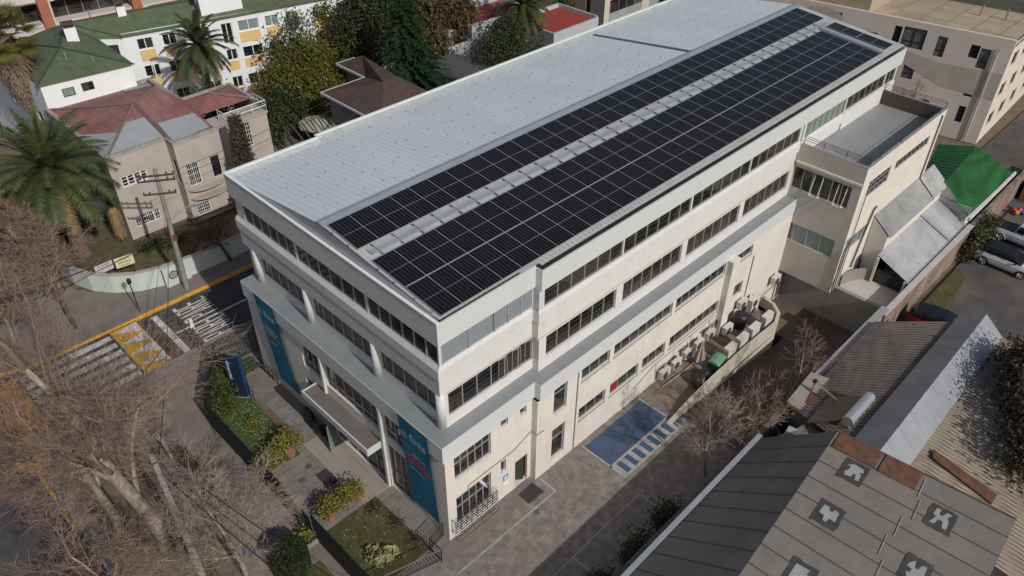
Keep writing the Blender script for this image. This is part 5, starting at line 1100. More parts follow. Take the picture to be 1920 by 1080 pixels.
# ============================================================ WHITE BUILDING WITH GREEN ROOF
GRN = mat('green_painted_roof', (.095, .125, .068), .85, .25, 1.4, stain=(.12, .125, .06), stain_sc=.35, stain_amt=.7, stretch=(1, 1, 1), det=10)
YEL = mat('yellow_panel', (.66, .47, .22), .8, .04)
WB = thing('white_apartment_building', (12, 52, 0), 'white apartment block with green roof, yellow panels below its windows', 'building')
A0, A1 = Vector((.6, 47.4)), Vector((7.4, 46.6)); B0, B1 = Vector((9.5, 53.1)), Vector((40.0, 46.0))
uA = (A1-A0).normalized(); nA = Vector((uA.y, -uA.x)); uB = (B1-B0).normalized(); nB = Vector((uB.y, -uB.x))
WH3 = mat('bright_white_render', (.74, .76, .76), .85, .04, .5, stain=(.6, .62, .62), stain_sc=.3, stain_amt=.3)
m = MB(); LA = (A1-A0).length; opA = [(1.35, 2.25, 7.5, 8.2), (2.8, 3.7, 7.6, 8.3)]
wall(m, A0, uA, nA, LA, 0, 8.85, opA, .12)
V2 = lambda o, u, s, n=None, k=0: (o.x+u.x*s+(n.x*k if n else 0), o.y+u.y*s+(n.y*k if n else 0))
side = Vector((-1.2, 16)).normalized(); wall(m, A0, side, Vector((-side.y, side.x)), 14, 0, 8.85, [(2, 3, 5, 6), (4.5, 5.5, 5, 6), (7, 8, 5, 6), (2, 3, 2, 3), (4.5, 5.5, 2, 3)], .12)
LB = (B1-B0).length; opB2 = []
slots = [(1.05, 2.4), (3.2, 4.4), (6.0, 7.4), (8.4, 9.4), (9.95, 11.9), (12.5, 13.8), (14.5, 15.75), (17.2, 18.5), (19.6, 20.9), (22.0, 23.3), (24.5, 25.8), (27, 28.3)]
for i, (a, b) in enumerate(slots):
    big_ = i in (3, 6, 9)
    opB2.append((a, b, 7.4 if not big_ else 6.5, 8.4)); opB2.append((a, b, 4.9, 5.95)); opB2.append((a, b, 2.2, 3.3))
wall(m, B0, uB, nB, LB, 0, 9.1, opB2, .15)
A2 = Vector((7.7, 54.2)); uD = (A2-A1).normalized(); uE = (B0-A2).normalized(); nE = Vector((uE.y, -uE.x)); wall(m, A1, uD, Vector((uD.y, -uD.x)), (A2-A1).length, 0, 8.85); wall(m, A2, uE, nE, (B0-A2).length, 0, 8.85, [(.7, 1.6, 7.2, 8.2)], .12)
obj('wall', m, WH3, WB)
for r in opA: window(WB, A0, uA, nA, r, 1, .12, glass=GLASSG if r[0] < 2 else GLASSD, frame=IRON)
for i, r in enumerate(opB2): window(WB, B0, uB, nB, r, 2, .15, glass=(GLASSG if (i//3 in (4, 5, 6, 7, 9) and i % 3 == 0) else GLASSD), frame=FRAMEW, t=.07)
for i, (a, b) in enumerate(slots):
    for z0_, z1_ in (((6.35, 7.35) if i not in (3, 6, 9) else (0, 0)), (3.95, 4.85), (1.1, 2.15)):
        if z1_ == 0: continue
        m = MB(); p = V2(B0, uB, a, nB, .0); q = V2(B0, uB, b); k = .02
        m.hexa([(p[0], p[1], z0_), (q[0], q[1], z0_), (q[0]+nB.x*k, q[1]+nB.y*k, z0_), (p[0]+nB.x*k, p[1]+nB.y*k, z0_), (p[0], p[1], z1_), (q[0], q[1], z1_), (q[0]+nB.x*k, q[1]+nB.y*k, z1_), (p[0]+nB.x*k, p[1]+nB.y*k, z1_)])
        obj('yellow_panel', m, YEL, WB)
window(WB, A2, uE, nE, (.7, 1.6, 7.2, 8.2), 1, .12, glass=GLASSD, frame=IRON)
m = MB()
z_ = 8.9; a_ = V2(A0, uA, -.25, nA, .3); b_ = V2(A1, uA, .25, nA, .3) if False else (A1.x+.2+nA.x*.3, A1.y+nA.y*.3)
c0 = (A2.x+.1, A2.y-.25); c_ = (B0.x-.1, B0.y-.35); d_2 = (B1.x+nB.x*.3, B1.y+nB.y*.3); bk = [(2.2, 58.0), (5.9, 59.5), (17.8, 58.3), (43, 52.5)]
r1 = (3.9, 51.2, 9.9); r2 = (6.3, 56.6, 9.9); r3 = (41.5, 49.6, 10.0)
m.poly([(*a_, z_), (*b_, z_), r1]); m.poly([(*b_, z_), (*c0, z_), r2, r1]); m.poly([(*c0, z_), (*c_, z_+.05), r2]); m.poly([(*c_, z_+.05), (*d_2, z_+.25), r3, r2]); m.poly([r2, r3, (*bk[3], z_+.2), (*bk[2], z_+.1), (*bk[1], z_)]); m.poly([r1, r2, (*bk[1], z_), (*bk[0], z_)]); m.poly([(*a_, z_), r1, (*bk[0], z_)])
obj('roof', m, GRN, WB)
m = MB()
for a, b_3 in [(r1, (*a_, z_)), (r1, (*b_, z_)), (r1, r2), (r2, (*c_, z_)), (r2, r3), (r1, (*bk[0], z_))]: m.tube([up(a, .03), up(b_3, .03)], .07, 4)
obj('ridge_cap', m, mat('dark_green_ridge', (.03, .05, .03), .8, .2, 2), WB)
def chimney(x, y, z, sx, sy, h, l, rz=-.2):
    m = MB(); m.obox((x, y, z-.6), sx, sy, h+.6, rz); c = obj('chimney', m, WH3, WB); m = MB(); m.obox((x, y, z+h), sx*.8, sy*.8, .1, rz); m.obox((x, y+.1, z+h+.25), sx*1.1, sy*1.2, .08, rz); obj('chimney_cap', m, mat('sooty_cap', (.08, .06, .055), .9, .3, 4), c)
chimney(5.5, 52.8, 9.6, .9, .9, 1.2, ''); chimney(10.9, 55.6, 9.6, .7, .7, 1.0, ''); chimney(18.6, 52.6, 9.5, 3.8, 1.8, 1.3, '')
for x, y, z in [(8.8, 57.4, 9.7), (3.6, 49.4, 9.5), (5.2, 48.3, 9.0)]:
    m = MB(); m.cyl((x, y, z-.2), .07, .8, 8); obj('vent_pipe', m, STONE, WB)
# orange-columned building behind
OC = thing('orange_column_building', (16, 72, 0), 'pale building with terracotta columns and dark glazed balconies behind the green roof', 'building')
o_ = Vector((-1, 66.5)); u_ = Vector((1, -.12)).normalized(); n_ = Vector((u_.y, -u_.x))
m = MB(); wall(m, o_, u_, n_, 60, 0, 16, [(s, s+7.2, z, z+1.9) for s in (1, 9.2, 17.4, 25.6, 33.8, 42) for z in (4.2, 7.4, 10.6, 13.4)], 1.2); obj('wall', m, mat('off_white_slab', (.55, .51, .46), .85, .08, .5), OC)
for s in (1, 9.2, 17.4, 25.6, 33.8, 42):
    for z in (4.2, 7.4, 10.6, 13.4): window(OC, o_, u_, n_, (s, s+7.2, z, z+1.9), 5, 1.2, glass=GLASSD if s != 9.2 else GLASSB)
for s in (.35, 8.5, 16.7, 24.9, 33.1, 41.3, 49.5):
    m = MB(); p = o_+u_*s+n_*.25; m.obox((p.x, p.y, 0), .9, .7, 16, math.atan2(u_.y, u_.x)); obj('terracotta_column', m, mat('terracotta_render', (.36, .13, .08), .85, .1, 1), OC)
for z in (3.2, 6.4, 9.6, 12.8):
    for s in (1.2, 9.4, 17.6, 25.8):
        m = MB(); p = o_+u_*(s+3.5)+n_*.3; m.obox((p.x, p.y, z), 6.6, .5, .8, math.atan2(u_.y, u_.x)); obj('planter', m, mat('planter_foliage', (.20, .07, .025), .95, .7, 6, bump=1, bsc=20) if (s+z) % 3 < 1.6 else mat('off_white_slab', (.55, .51, .46)), OC)
# ============================================================ BROWN ROOF HOUSE
BH = thing('brown_roof_house', (25, 36, 0), 'pinkish grey house with dark brown hipped roof between the trees', 'house')
PK = mat('pinkish_grey_render', (.30, .25, .24), .9, .06, .8); BRR = mat('dark_brown_shingles', (.085, .052, .044), .9, .15, 2, extra=paving(.5, .25, .01, (.7, .7, .7)))
m = MB(); wall(m, (20.3, 38.6), Vector((0, -1)), NX, 7.5, 0, 4.9, [(3.9, 4.9, 2.3, 4.2)], .12); wall(m, (20.3, 31.1), X, NY, 6.1, 0, 4.9); wall(m, (25.0, 43.0), Vector((0, -1)), NX, 4.4, 0, 4.9, [(1.5, 2.8, 2, 3.6)], .1); m.box(20.35, 25, 38.5, 38.6, 0, 4.9); m.box(25, 26.4, 42.9, 43, 0, 4.9); m.box(26.3, 26.4, 31.2, 42.8, 0, 4.9)
obj('wall', m, PK, BH)
window(BH, (20.3, 38.6), Vector((0, -1)), NX, (3.9, 4.9, 2.3, 4.2), 2, .12, hbars=4, glass=GLASSD, frame=IRON, t=.04); window(BH, (25.0, 43.0), Vector((0, -1)), NX, (1.5, 2.8, 2, 3.6), 2, .1, glass=GLASSD)
m = MB(); ra, rb, rc = (23.4, 34.7, 6.2), (25.0, 34.9, 6.2), (25.7, 40.8, 6.2); e0 = 5.0
m.poly([(19.8, 39.0, e0), (19.8, 30.7, e0), ra]); m.poly([(19.8, 30.7, e0), (26.6, 30.7, e0), rb, ra]); m.poly([(19.8, 39.0, e0), ra, rb, rc, (24.5, 39.0, e0)]); m.poly([(24.5, 39, e0), rc, (24.5, 43.4, e0)]); m.poly([(24.5, 43.4, e0), rc, (26.6, 43.4, e0)]); m.poly([(26.6, 43.4, e0), rc, rb, (26.6, 30.7, e0)])
obj('roof', m, BRR, BH)
m = MB()
for a in [(19.72, 19.82, 30.7, 39.05), (19.8, 24.5, 39.0, 39.1), (24.42, 24.52, 39.1, 43.45), (24.5, 26.6, 43.4, 43.5), (19.8, 26.6, 30.62, 30.7)]: m.box(*a, 4.82, 5.02)
obj('white_eaves', m, WHITE, BH)
T = thing('cafe_umbrella', (19.4, 39.4, 0), 'large cream garden umbrella on the terrace beside the brown roofed house', 'umbrella')
def umbrella(T, x, y, r, col, z=2.3):
    m = MB(); m.cyl((x, y, 0), .03, z, 8); obj('pole', m, FRAMEW, T)
    m = MB(); 
    for k in range(8):
        a, b_ = 2*math.pi*k/8, 2*math.pi*(k+1)/8; m.poly([(x+r*math.cos(a), y+r*math.sin(a), z-.35), (x+r*math.cos(b_), y+r*math.sin(b_), z-.35), (x, y, z)]); m.poly([(x+r*math.cos(a), y+r*math.sin(a), z-.35), (x+r*math.cos(b_), y+r*math.sin(b_), z-.35), (x+r*math.cos(b_), y+r*math.sin(b_), z-.5), (x+r*math.cos(a), y+r*math.sin(a), z-.5)])
    obj('canopy', m, col, T)
CRM = mat('cream_canvas', (.42, .40, .35), .85, .05, 2)
umbrella(T, 19.4, 39.9, 1.7, CRM)
T = thing('cafe_umbrella', (20.8, 38.6, 0), 'smaller grey garden umbrella tight against the brown roofed house', 'umbrella'); umbrella(T, 20.1, 38.2, 1.0, mat('grey_canvas', (.25, .25, .24), .85))
T = thing('pergola', (17, 38, 0), 'dark timber pergola with cables on the terrace behind the main roof', 'pergola')
m = MB()
for i in range(7): m.bar((15.2+i*.7, 36.0, 2.5), (16.2+i*.7, 40.0, 2.6), .07)
for p in [(15.2, 36), (19.4, 36), (16.2, 40), (20.4, 40)]: m.bar((p[0], p[1], 0), (p[0], p[1], 2.6), .08)
obj('beams', m, mat('weathered_timber', (.14, .11, .09), .9, .3, 3), T)
m = MB(); m.prism([(13.5, 33), (20, 33), (20, 44), (15, 47), (13.5, 44)], -.16, .05); struct('terrace_paving', m, mat('brown_terrace', (.14, .11, .095), .9, .2, 1.5))
T = thing('roof_vent', (12.6, 33.2, 2.6), 'grey mushroom vent on the dark brown flat roof', 'vent'); m = MB(); m.cyl((12.8, 34.0, 2.6), .14, .8, 12); m.cyl((12.8, 34.0, 3.4), .3, .12, 14); m.ball((12.8, 34.0, 3.55), .22, 10, .6); obj('cowl', m, METAL, T)
# ============================================================ RED TERRACE HOUSE
RT = thing('red_terrace_house', (44, 39, 0), 'white house with bright red painted roof terraces among the trees', 'house')
REDR = mat('red_roof_paint', (.30, .045, .03), .8, .12, 1, stain=(.3, .06, .04), stain_sc=.6, stain_amt=.5); LBW = mat('pale_blue_white_wall', (.42, .44, .47), .85, .06, 1)
for (x0, x1, y0, y1, h, inner) in [(39.5, 47.5, 41.0, 45.5, 5.2, 1), (36.0, 39.5, 41.2, 44.5, 3.6, 1), (43.5, 50, 45.5, 48, 7.0, 0), (45.4, 52.5, 35.0, 40.9, 4.4, 1)]:
    m = MB(); m.box(x0, x1, y0, y1, 0, h); obj('wall', m, LBW, RT)
    m = MB(); m.box(x0+.2, x1-.2, y0+.2, y1-.2, h+.001, h+.03); obj('roof_terrace', m, REDR, RT)
    m = MB(); m.box(x0, x1, y0, y0+.2, h, h+.3); m.box(x0, x1, y1-.2, y1, h, h+.45); m.box(x0, x0+.2, y0+.2, y1-.2, h, h+.3); m.box(x1-.2, x1, y0+.2, y1-.2, h, h+.45); obj('parapet', m, [LBW, REDR], RT)
railing(RT, [(39.6, 44.5), (39.6, 41.1), (44, 41.1)], 5.5, .9, IRON, 12, .025); railing(RT, [(36.1, 44.3), (36.1, 41.3), (39.4, 41.3)], 3.9, .9, IRON, 10, .025)
m = MB(); m.box(36.9, 37.8, 42.0, 42.9, 3.6, 5.0); m.box(36.8, 37.9, 41.9, 43.0, 5.0, 5.15); obj('chimney', m, LBW, RT)
T = thing('arched_canopy', (35, 37.5, 0), 'arched dark grey canopy on thin posts near the red terraces', 'canopy')
m = MB(); N = 10
for i in range(N):
    a, b_ = math.pi*.08+math.pi*.84*i/N, math.pi*.08+math.pi*.84*(i+1)/N; f = lambda t: (35.2-2.1*math.cos(t), 2.6+1.3*math.sin(t))
    xa, za = f(a); xb, zb = f(b_); m.poly([(xa, 34, za), (xb, 34, zb), (xb, 40, zb), (xa, 40, za)])
obj('roof', m, mat('dark_canopy_sheet', (.10, .10, .10), .6, .1, 1), T)
m = MB()
for y in (34.1, 36, 38, 39.9): m.bar((33.3, y, 0), (33.3, y, 2.9), .05); m.bar((37.1, y, 0), (37.1, y, 2.9), .05)
obj('posts', m, FRAME, T)
# ============================================================ GREY APARTMENTS BEHIND THE ROOF
GA = thing('grey_apartment_building', (66, 48, 0), 'grey apartment block with cream glazed balconies at the top edge', 'building')
m = MB(); wall(m, (61, 62), Vector((0, -1)), NX, 21, 0, 16, [(s, s+1.5, z, z+2.4) for s in (2.5, 8.5, 14.5) for z in (2.2, 5.4, 8.6, 12)]+[(18, 18.8, z, z+2) for z in (1, 4.3, 7.5, 10.8)], .15); obj('wall', m, mat('shaded_side_render', (.27, .245, .22), .9, .05, .5), GA)  # shade on this side is put into its grey wall colour
for s in (2.5, 8.5, 14.5):
    for z in (2.2, 5.4, 8.6, 12): window(GA, (61, 62), Vector((0, -1)), NX, (s, s+1.5, z, z+2.4), 2, .15)
for z in (1, 4.3, 7.5, 10.8): window(GA, (61, 62), Vector((0, -1)), NX, (18, 18.8, z, z+2), 1, .15)
m = MB(); wall(m, (61, 41), X, NY, 26, 0, 16, [(s, s+6.5, z, z+2.5) for s in (1, 9, 17) for z in (.4, 3.6, 6.8, 10, 13)], 1.2); obj('balcony_wall', m, mat('cream_slab', (.55, .51, .43), .85, .05), GA)
for s in (1, 9, 17):
    for z in (.4, 3.6, 6.8, 10): window(GA, (61, 41), X, NY, (s, s+6.5, z, z+2.5), 4, 1.2, glass=GLASSB); m = MB(); m.box(61+s, 61+s+6.5, 40.98, 41.0, z, z+.95); obj('glass_balustrade', m, mat('pale_glass', (.30, .36, .34), .15), GA)
# ============================================================ BEIGE APARTMENTS TOP RIGHT
BA = thing('beige_apartment_building', (66, 6, 0), 'large beige apartment block with narrow dark windows and weathered flat roof, top right', 'building')
BG = mat('sandy_beige_render', (.64, .57, .49), .9, .05, .5, bump=.15, bsc=12, stain=(.54, .48, .42), stain_sc=.25, stain_amt=.5)
BG2 = mat('darker_patched_render', (.46, .41, .365), .9, .1, .8)
o_ = Vector((62.2, -2.4)); u_ = Vector((58.4-62.2, 20+2.4)).normalized(); n_ = Vector((-abs(u_.y), u_.x)); n_ = Vector((-u_.y, u_.x))
opsR = [(9.05, 9.7, 7.2, 8.9), (6.95, 8.9, 7.2, 9.0), (5.15, 5.95, 6.95, 8.75), (2.45, 3.2, 7.45, 8.6), (1.55, 2.35, 6.7, 8.45), (2.65, 3.35, 4.8, 5.8), (1.7, 2.45, 4.05, 5.75), (5.4, 5.95, 4.85, 6.0), (7.0, 8.0, 4.4, 6.0), (1.8, 2.4, 1.55, 3.1), (16.6, 17.4, 8.0, 9.05), (14.5, 15.8, 7.7, 9.05), (11.0, 12.8, 7.3, 7.9), (4.9, 5.5, 1.4, 2.9), (9, 10, 4.4, 6), (12, 13, 4.4, 6)]
m = MB(); wall(m, o_, u_, n_, 24, -.1, 9.45, opsR, .10); v_ = Vector((1, .045)).normalized(); wall(m, o_, v_, Vector((v_.y, -v_.x)), 22, -.1, 9.45, [(s, s+1.5, z, z+1.3) for s in (1.2, 4.5, 8, 12, 16) for z in (1.2, 4.0, 6.9)], .18)
p0, p1, p2, p3 = o_, o_+u_*24, o_+u_*24+v_*22, o_+v_*22
obj('wall', m, BG, BA)
m = MB(); k = .012
def onw(s, z, d=0): p = o_+u_*s+n_*d; return (p.x, p.y, z)
m.poly([onw(.02, 4.2, k), onw(.02, 6.6, k), onw(5.2, 6.5, k), onw(9.2, 7.0, k), onw(9.2, 6.1, k), onw(4.4, 4.4, k)][::-1])
obj('patched_band', m, BG2, BA)
m = MB(); rj = random.Random(5); m.poly([onw(16.2+1.9*math.cos(a*.42)*(1+rj.uniform(-.12, .12)), 8.45+.85*math.sin(a*.42)*(1+rj.uniform(-.12, .12)), k) for a in range(15)][::-1]); obj('damp_patch', m, BG2, BA)
for i, r in enumerate(opsR): window(BA, o_, u_, n_, r, 2 if r[1]-r[0] > 1.2 else 1, .10, (.32,) if r[3]-r[2] > 1.3 else (), glass=mat('reflection_grey_glass', (.13, .135, .13), .15, .45, 1.2) if i % 3 else GLASSD, frame=IRON, t=.05)  # glass reflection put into the pane colour as a lighter grey
for s in (1.2, 4.5, 8, 12, 16):
    for z in (1.2, 4.0, 6.9): window(BA, o_, v_, Vector((v_.y, -v_.x)), (s, s+1.5, z, z+1.3), 2, .18, glass=GLASSD, frame=IRON)
def quadm(a, b, c, d, z0, z1):
    m = MB(); m.prism([tuple(a), tuple(b), tuple(c), tuple(d)], z0, z1); return m
obj('parapet', quadm(p0, p1, p1+v_*.3, p0+v_*.3, 9.45, 9.6), BG, BA)
m = MB(); m.prism([tuple(p0+v_*.31), tuple(p1+v_*.31), tuple(p2), tuple(p3)], 8.9, 9.3)
obj('flat_roof', m, mat('tiled_ochre_roof', (.38, .32, .22), .85, .15, .6, stain=(.26, .21, .14), stain_sc=.4, stain_amt=.6, extra=paving(2.2, 2.2, .05, (.55, .55, .55), 0, 0)), BA)
m = MB(); a = p1+v_*.4; m.prism([tuple(o_+u_*12.4+v_*.4), tuple(o_+u_*24+v_*.4), tuple(o_+u_*24+v_*12), tuple(o_+u_*12.4+v_*12)], 9.3, 11.4); obj('roof_storey', m, mat('tan_storey', (.38, .30, .22), .9, .05), BA)
m = MB(); m.prism([tuple(o_+v_*9), tuple(o_+u_*12.4+v_*9), tuple(o_+u_*12.4+v_*9.4), tuple(o_+v_*9.4)], 9.3, 10.4); obj('roof_parapet_band', m, mat('dark_green_grey', (.12, .12, .10), .9, .2, 1), BA)
m = MB(); m.prism([tuple(o_+v_*12), tuple(o_+u_*12+v_*12), tuple(o_+u_*12+v_*20), tuple(o_+v_*20)], 9.3, 14); obj('dark_stair_tower', m, mat('dark_brown_cladding', (.06, .05, .045), .7, .3, .5), BA)
m = MB(); p = onw(2.0, 8.6, .1); q = onw(3.4, 3.0, .1); m.tube([onw(.9, 8.8, .15), onw(1.05, 8.3, .12), onw(1.0, .2, .12)], .07, 6); obj('rain_pipe', m, BG2, BA)
for s in (2.5, 4.6): m = MB(); p = o_+u_*s+v_*6; m.cyl((p.x, p.y, 9.3), .08, 1.0, 8); obj('vent_pipe', m, STONE, BA)
m = MB(); m.hexa([onw(3.4, 1.9, .02), onw(7.3, 1.9, .02), onw(7.3, 1.9, 1.0), onw(3.4, 1.9, 1.0), onw(3.4, 2.6, .02), onw(7.3, 2.6, .02), onw(7.3, 2.6, 1.0), onw(3.4, 2.6, 1.0)]); obj('balcony_planter', m, BG2, BA)
# filler terrain blocks far behind (only their roofs peep above)
for (x0, x1, y0, y1, h, c, l) in [(72, 96, 12, 40, 12, (.34, .28, .22), 'tan block far behind the beige apartments'), (78, 110, -30, 6, 11, (.2, .12, .09), 'dark brick block far beyond the beige apartments'), (30, 60, 72, 92, 9, (.4, .38, .35), 'pale block beyond the tall trees')]:
    T = thing('distant_building', ((x0+x1)/2, (y0+y1)/2, 0), l, 'building'); m = MB(); ops = [(s, s+1.6, z, z+1.5) for s in range(2, int(x1-x0)-2, 4) for z in (2, 5, 8)]
    wall(m, (x0, y0), X, NY, x1-x0, 0, h, ops, .2); wall(m, (x0, y1), Vector((0, -1)), NX, y1-y0, 0, h); m.box(x0, x1, y0, y1, h-.3, h); obj('wall', m, mat('far_wall_%d' % int(x0), c, .9, .08, .4), T)
    m = MB(); 
    for a, b, c0, c1 in ops[:90]: g_ = MB(); g_.box(x0+a, x0+b, y0+.15, y0+.2, c0, c1); obj('window', g_, GLASSD, T)
# ============================================================ VEGETATION
BARK = mat('pale_plane_bark', (.30, .25, .195), .95, .45, 5, bump=1.0, bsc=14, stain=(.10, .085, .065), stain_sc=3.2, stain_amt=.9, stretch=(1, 1, .5), det=12)
TWIG = mat('pinkish_brown_twigs', (.215, .150, .115), .95, .25, .6)
TWIG2 = mat('grey_twigs', (.25, .20, .165), .95, .25, .6)
DBARK = mat('dark_bark', (.09, .07, .055), .95, .3, 2, bump=.5, bsc=10)
def bare_tree(pos, H, label, seed, r0=.35, spread=1.0, lean=(0, 0), nb=5, levels=5, twig=None, bark=None, group=None, name='bare_tree', tw=.013, fork=None, cat='tree', droop=0):
    rg = random.Random(seed); T = thing(name, pos, label, cat, group); tm = MB(); cm = MB()
    def grow(p, d, L, r, lev):
        n = 4 if lev < 2 else 3; pts = [p]; rs = [r]; dd = d.copy(); q = p.copy()
        r1 = max(r*(.6 if lev < 1 else .5 if lev < 3 else .4), tw*.6)
        for i in range(n):
            wob = .16 if lev < 2 else .30
            dd = (dd+Vector((rg.uniform(-wob, wob), rg.uniform(-wob, wob), rg.uniform(-wob*.7, wob*.7)+(.05 if lev < 3 else -.03-droop)))).normalized()
            q = q+dd*(L/n); pts.append(q.copy()); rs.append(r+(r1-r)*(i+1)/n)
        (tm if lev < 2 else cm).tube(pts, rs, 9 if lev == 0 else 6 if lev == 1 else 4 if lev == 2 else 3, cap=lev < 2)
        if lev >= levels: return
        k = [nb, 4, 5, 5, 5, 3][lev]
        for j in range(k):
            t = (.35+.65*(j+rg.random()*.8)/k) if lev else (.42+.58*(j+.5)/k); t = min(t, 1); f = t*n; i = min(int(f), n-1); pp = pts[i].lerp(pts[i+1], f-i); ax = (pts[i+1]-pts[i]).normalized()
            side = ax.orthogonal().normalized(); side.rotate(Matrix.Rotation(rg.uniform(0, 6.28) if lev else 6.28*j/k+rg.uniform(-.4, .4), 3, ax))
            a = rg.uniform(.45, .95)*spread; nd = (ax*math.cos(a)+side*math.sin(a)).normalized()
            if nd.z < -.25: nd.z = -.1
            rr = rs[i]*(.5 if lev < 1 else .45 if lev < 3 else .6)*rg.uniform(.6, 1.1)
            grow(pp, nd, L*rg.uniform(.5, .72)*(1 if lev else .95), max(rr, tw), lev+1)
        if lev < 3: grow(pts[-1], dd, L*(.8 if lev == 0 else .62), r1, lev+1)
    grow(Vector(pos), Vector((lean[0], lean[1], 1)).normalized(), H*.40, r0, 0)
    obj('trunk', tm, bark or BARK, T, smooth=True); o = obj('crown', cm, twig or TWIG, T)
    return T
bare_tree((-10.1, 9.4, 0), 19, 'largest bare plane tree with thick pale trunks beside the concrete pole, bottom left', 12, .40, .8, (-.02, .05), 5, 5, tw=.0085)
bare_tree((-11.3, 11.8, 0), 14, 'bare plane tree with mottled trunk crossing in front of the zebra stripes', 23, .27, .8, (-.1, .02), 4, 5, tw=.0085)
bare_tree((-8.2, 4.9, 0), 9.5, 'bare plane tree reaching over the front gate from the bottom edge', 31, .13, 1.05, (.06, .12), 5, 5, twig=TWIG2, tw=.007)
bare_tree((-10.5, 34.5, 0), 9, 'bare tree at the left edge opposite the corner garden', 41, .22, .95, (.03, -.05), 5, 5, tw=.010)
bare_tree((-6.7, 29.3, 0), 8.5, 'bare tree with a dark trunk on the street corner in front of the mint wall', 53, .13, .95, (-.1, .02), 4, 5, bark=DBARK, tw=.009)
bare_tree((-6.0, 34.0, 0), 9, 'bare tree with thick grey trunk outside the curved garden wall', 61, .45, .9, (-.1, .05), 5, 5, tw=.010)
bare_tree((-7.4, 14.0, 0), 7.5, 'bare tree standing between the zebra crossing and the hedge', 67, .09, 1.05, (.05, -.02), 5, 5, twig=TWIG2, tw=.007)
bare_tree((-13.2, 6.0, 0), 9, 'bare tree over the avenue in the bottom left corner', 71, .14, 1.05, (.0, .1), 5, 5, tw=.0085)
bare_tree((-15.5, 27.5, 0), 8, 'bare tree whose pale limbs enter from the left edge by the yellow hatching', 73, .18, 1.0, (.1, .05), 5, 4, tw=.010)
bare_tree((-10.2, 29.8, 0), 8.5, 'wiry bare tree on the far pavement just beyond the zebra crossing', 111, .15, 1.0, (.02, .0), 5, 5, tw=.009)
bare_tree((4.3, 29.0, 0), 5.5, 'small dark bare tree in the shade before the mint wall', 79, .13, 1.1, (-.1, .05), 5, 4, bark=DBARK, twig=mat('dark_twigs', (.07, .055, .045), .95, .2, 1), tw=.012)
bare_tree((14.6, 45.0, 0), 6, 'bare shrubby tree behind the beige house, left of the umbrella', 83, .12, 1.2, (.1, -.1), 5, 4, twig=TWIG2, tw=.018, droop=.12)
bare_tree((32, 58, 0), 11, 'bare tree in front of the white block, left of the tall dark trees', 89, .25, .9, (0, 0), 5, 4, twig=TWIG2, tw=.022)
bare_tree((12.4, -6.6, 0), 6.2, 'slim pale bare tree at the edge of the car park near the dark roof', 97, .07, .8, (.02, .05), 5, 4, twig=TWIG2, tw=.009)
bare_tree((15.2, -7.0, 0), 5.6, 'bare tree with whitish trunk leaning over the driveway wall', 101, .10, 1.0, (-.05, .12), 4, 4, twig=TWIG, tw=.009)
bare_tree((19.6, -7.0, -1), 6.6, 'bare brown tree by the ramp below the brown lean-to roof', 103, .09, .95, (-.02, .05), 5, 4, twig=TWIG, tw=.009)
bare_tree((16.8, -3.7, -.2), 2.6, 'small white twiggy shrub leaning on the yard wall', 107, .03, 1.1, (0, .15), 4, 3, twig=mat('white_twigs', (.32, .28, .25), .9, .1, 1), tw=.008, cat='shrub', name='bare_shrub')
bare_tree((60.3, 3.4, 2.0), 3.4, 'scraggly bare climber on the balcony of the beige apartments', 109, .05, 1.3, (0, .1), 4, 3, twig=TWIG2, tw=.015, cat='shrub', name='bare_shrub')

def leafy(name, pos, blobs, n, size, label, col, seed, trunk=(.2, None), var=.35, group=None, cat='tree', bark=None, elong=1.0, shell=.55, stain=None, up=.3):
    """blobs: (dx,dy,z,rx,ry,rz) ellipsoids of leaf clumps above pos"""
    rg = random.Random(seed); T = thing(name, pos, label, cat, group); m = MB()
    vol = [b[3]*b[4]*b[5] for b in blobs]; tot = sum(v**.67 for v in vol)
    for b, v in zip(blobs, vol):
        k = int(n*v**.67/tot); sub = []
        for _ in range(max(6, k//45)):
            d = Vector((rg.gauss(0, 1), rg.gauss(0, 1), rg.gauss(0, 1))).normalized(); r = shell+(1-shell)*rg.random(); sub.append((d.x*b[3]*r, d.y*b[4]*r, d.z*b[5]*r))
        for _ in range(k):
            s = sub[rg.randrange(len(sub))]; cr = .28*min(b[3], b[4], b[5])+.12
            c = Vector((pos[0]+b[0]+s[0]+rg.gauss(0, cr), pos[1]+b[1]+s[1]+rg.gauss(0, cr), pos[2]+b[2]+s[2]+rg.gauss(0, cr*.7)))
            if c.z < pos[2]+.03: c.z = pos[2]+.05
            out = Vector((s[0]/b[3], s[1]/b[4], s[2]/b[5]+up)); nr = (out*.6+Vector((rg.uniform(-1, 1), rg.uniform(-1, 1), rg.uniform(-1, 1)))).normalized()
            t = nr.orthogonal().normalized(); t.rotate(Matrix.Rotation(rg.uniform(0, 6.28), 3, nr)); q = nr.cross(t); a = size*rg.uniform(.6, 1.3); e = a*elong
            m.poly([c-t*e*.5, c+q*a*.28-t*e*.1, c+t*e*.5, c-q*a*.28-t*e*.1])
    obj('crown', m, col, T)
    if trunk[0]:
        tm = MB(); top = blobs[0][2]; r = trunk[0]
        tm.tube([(pos[0], pos[1], pos[2]-.05), (pos[0]+.05, pos[1], pos[2]+top*.5), (pos[0]+blobs[0][0]*.6, pos[1]+blobs[0][1]*.6, pos[2]+top)], [r, r*.8, r*.4], 8)
        for b in blobs[1:6]: tm.tube([(pos[0], pos[1], pos[2]+top*.35), (pos[0]+b[0]*.8, pos[1]+b[1]*.8, pos[2]+b[2])], [r*.5, r*.2], 5)
        obj('trunk', tm, bark or DBARK, T)
    return T
def leafmat(name, c, var=.4, st=None): return mat(name, c, .6, var, .7, spec=.3, stain=st, stain_sc=.5, stain_amt=.6)
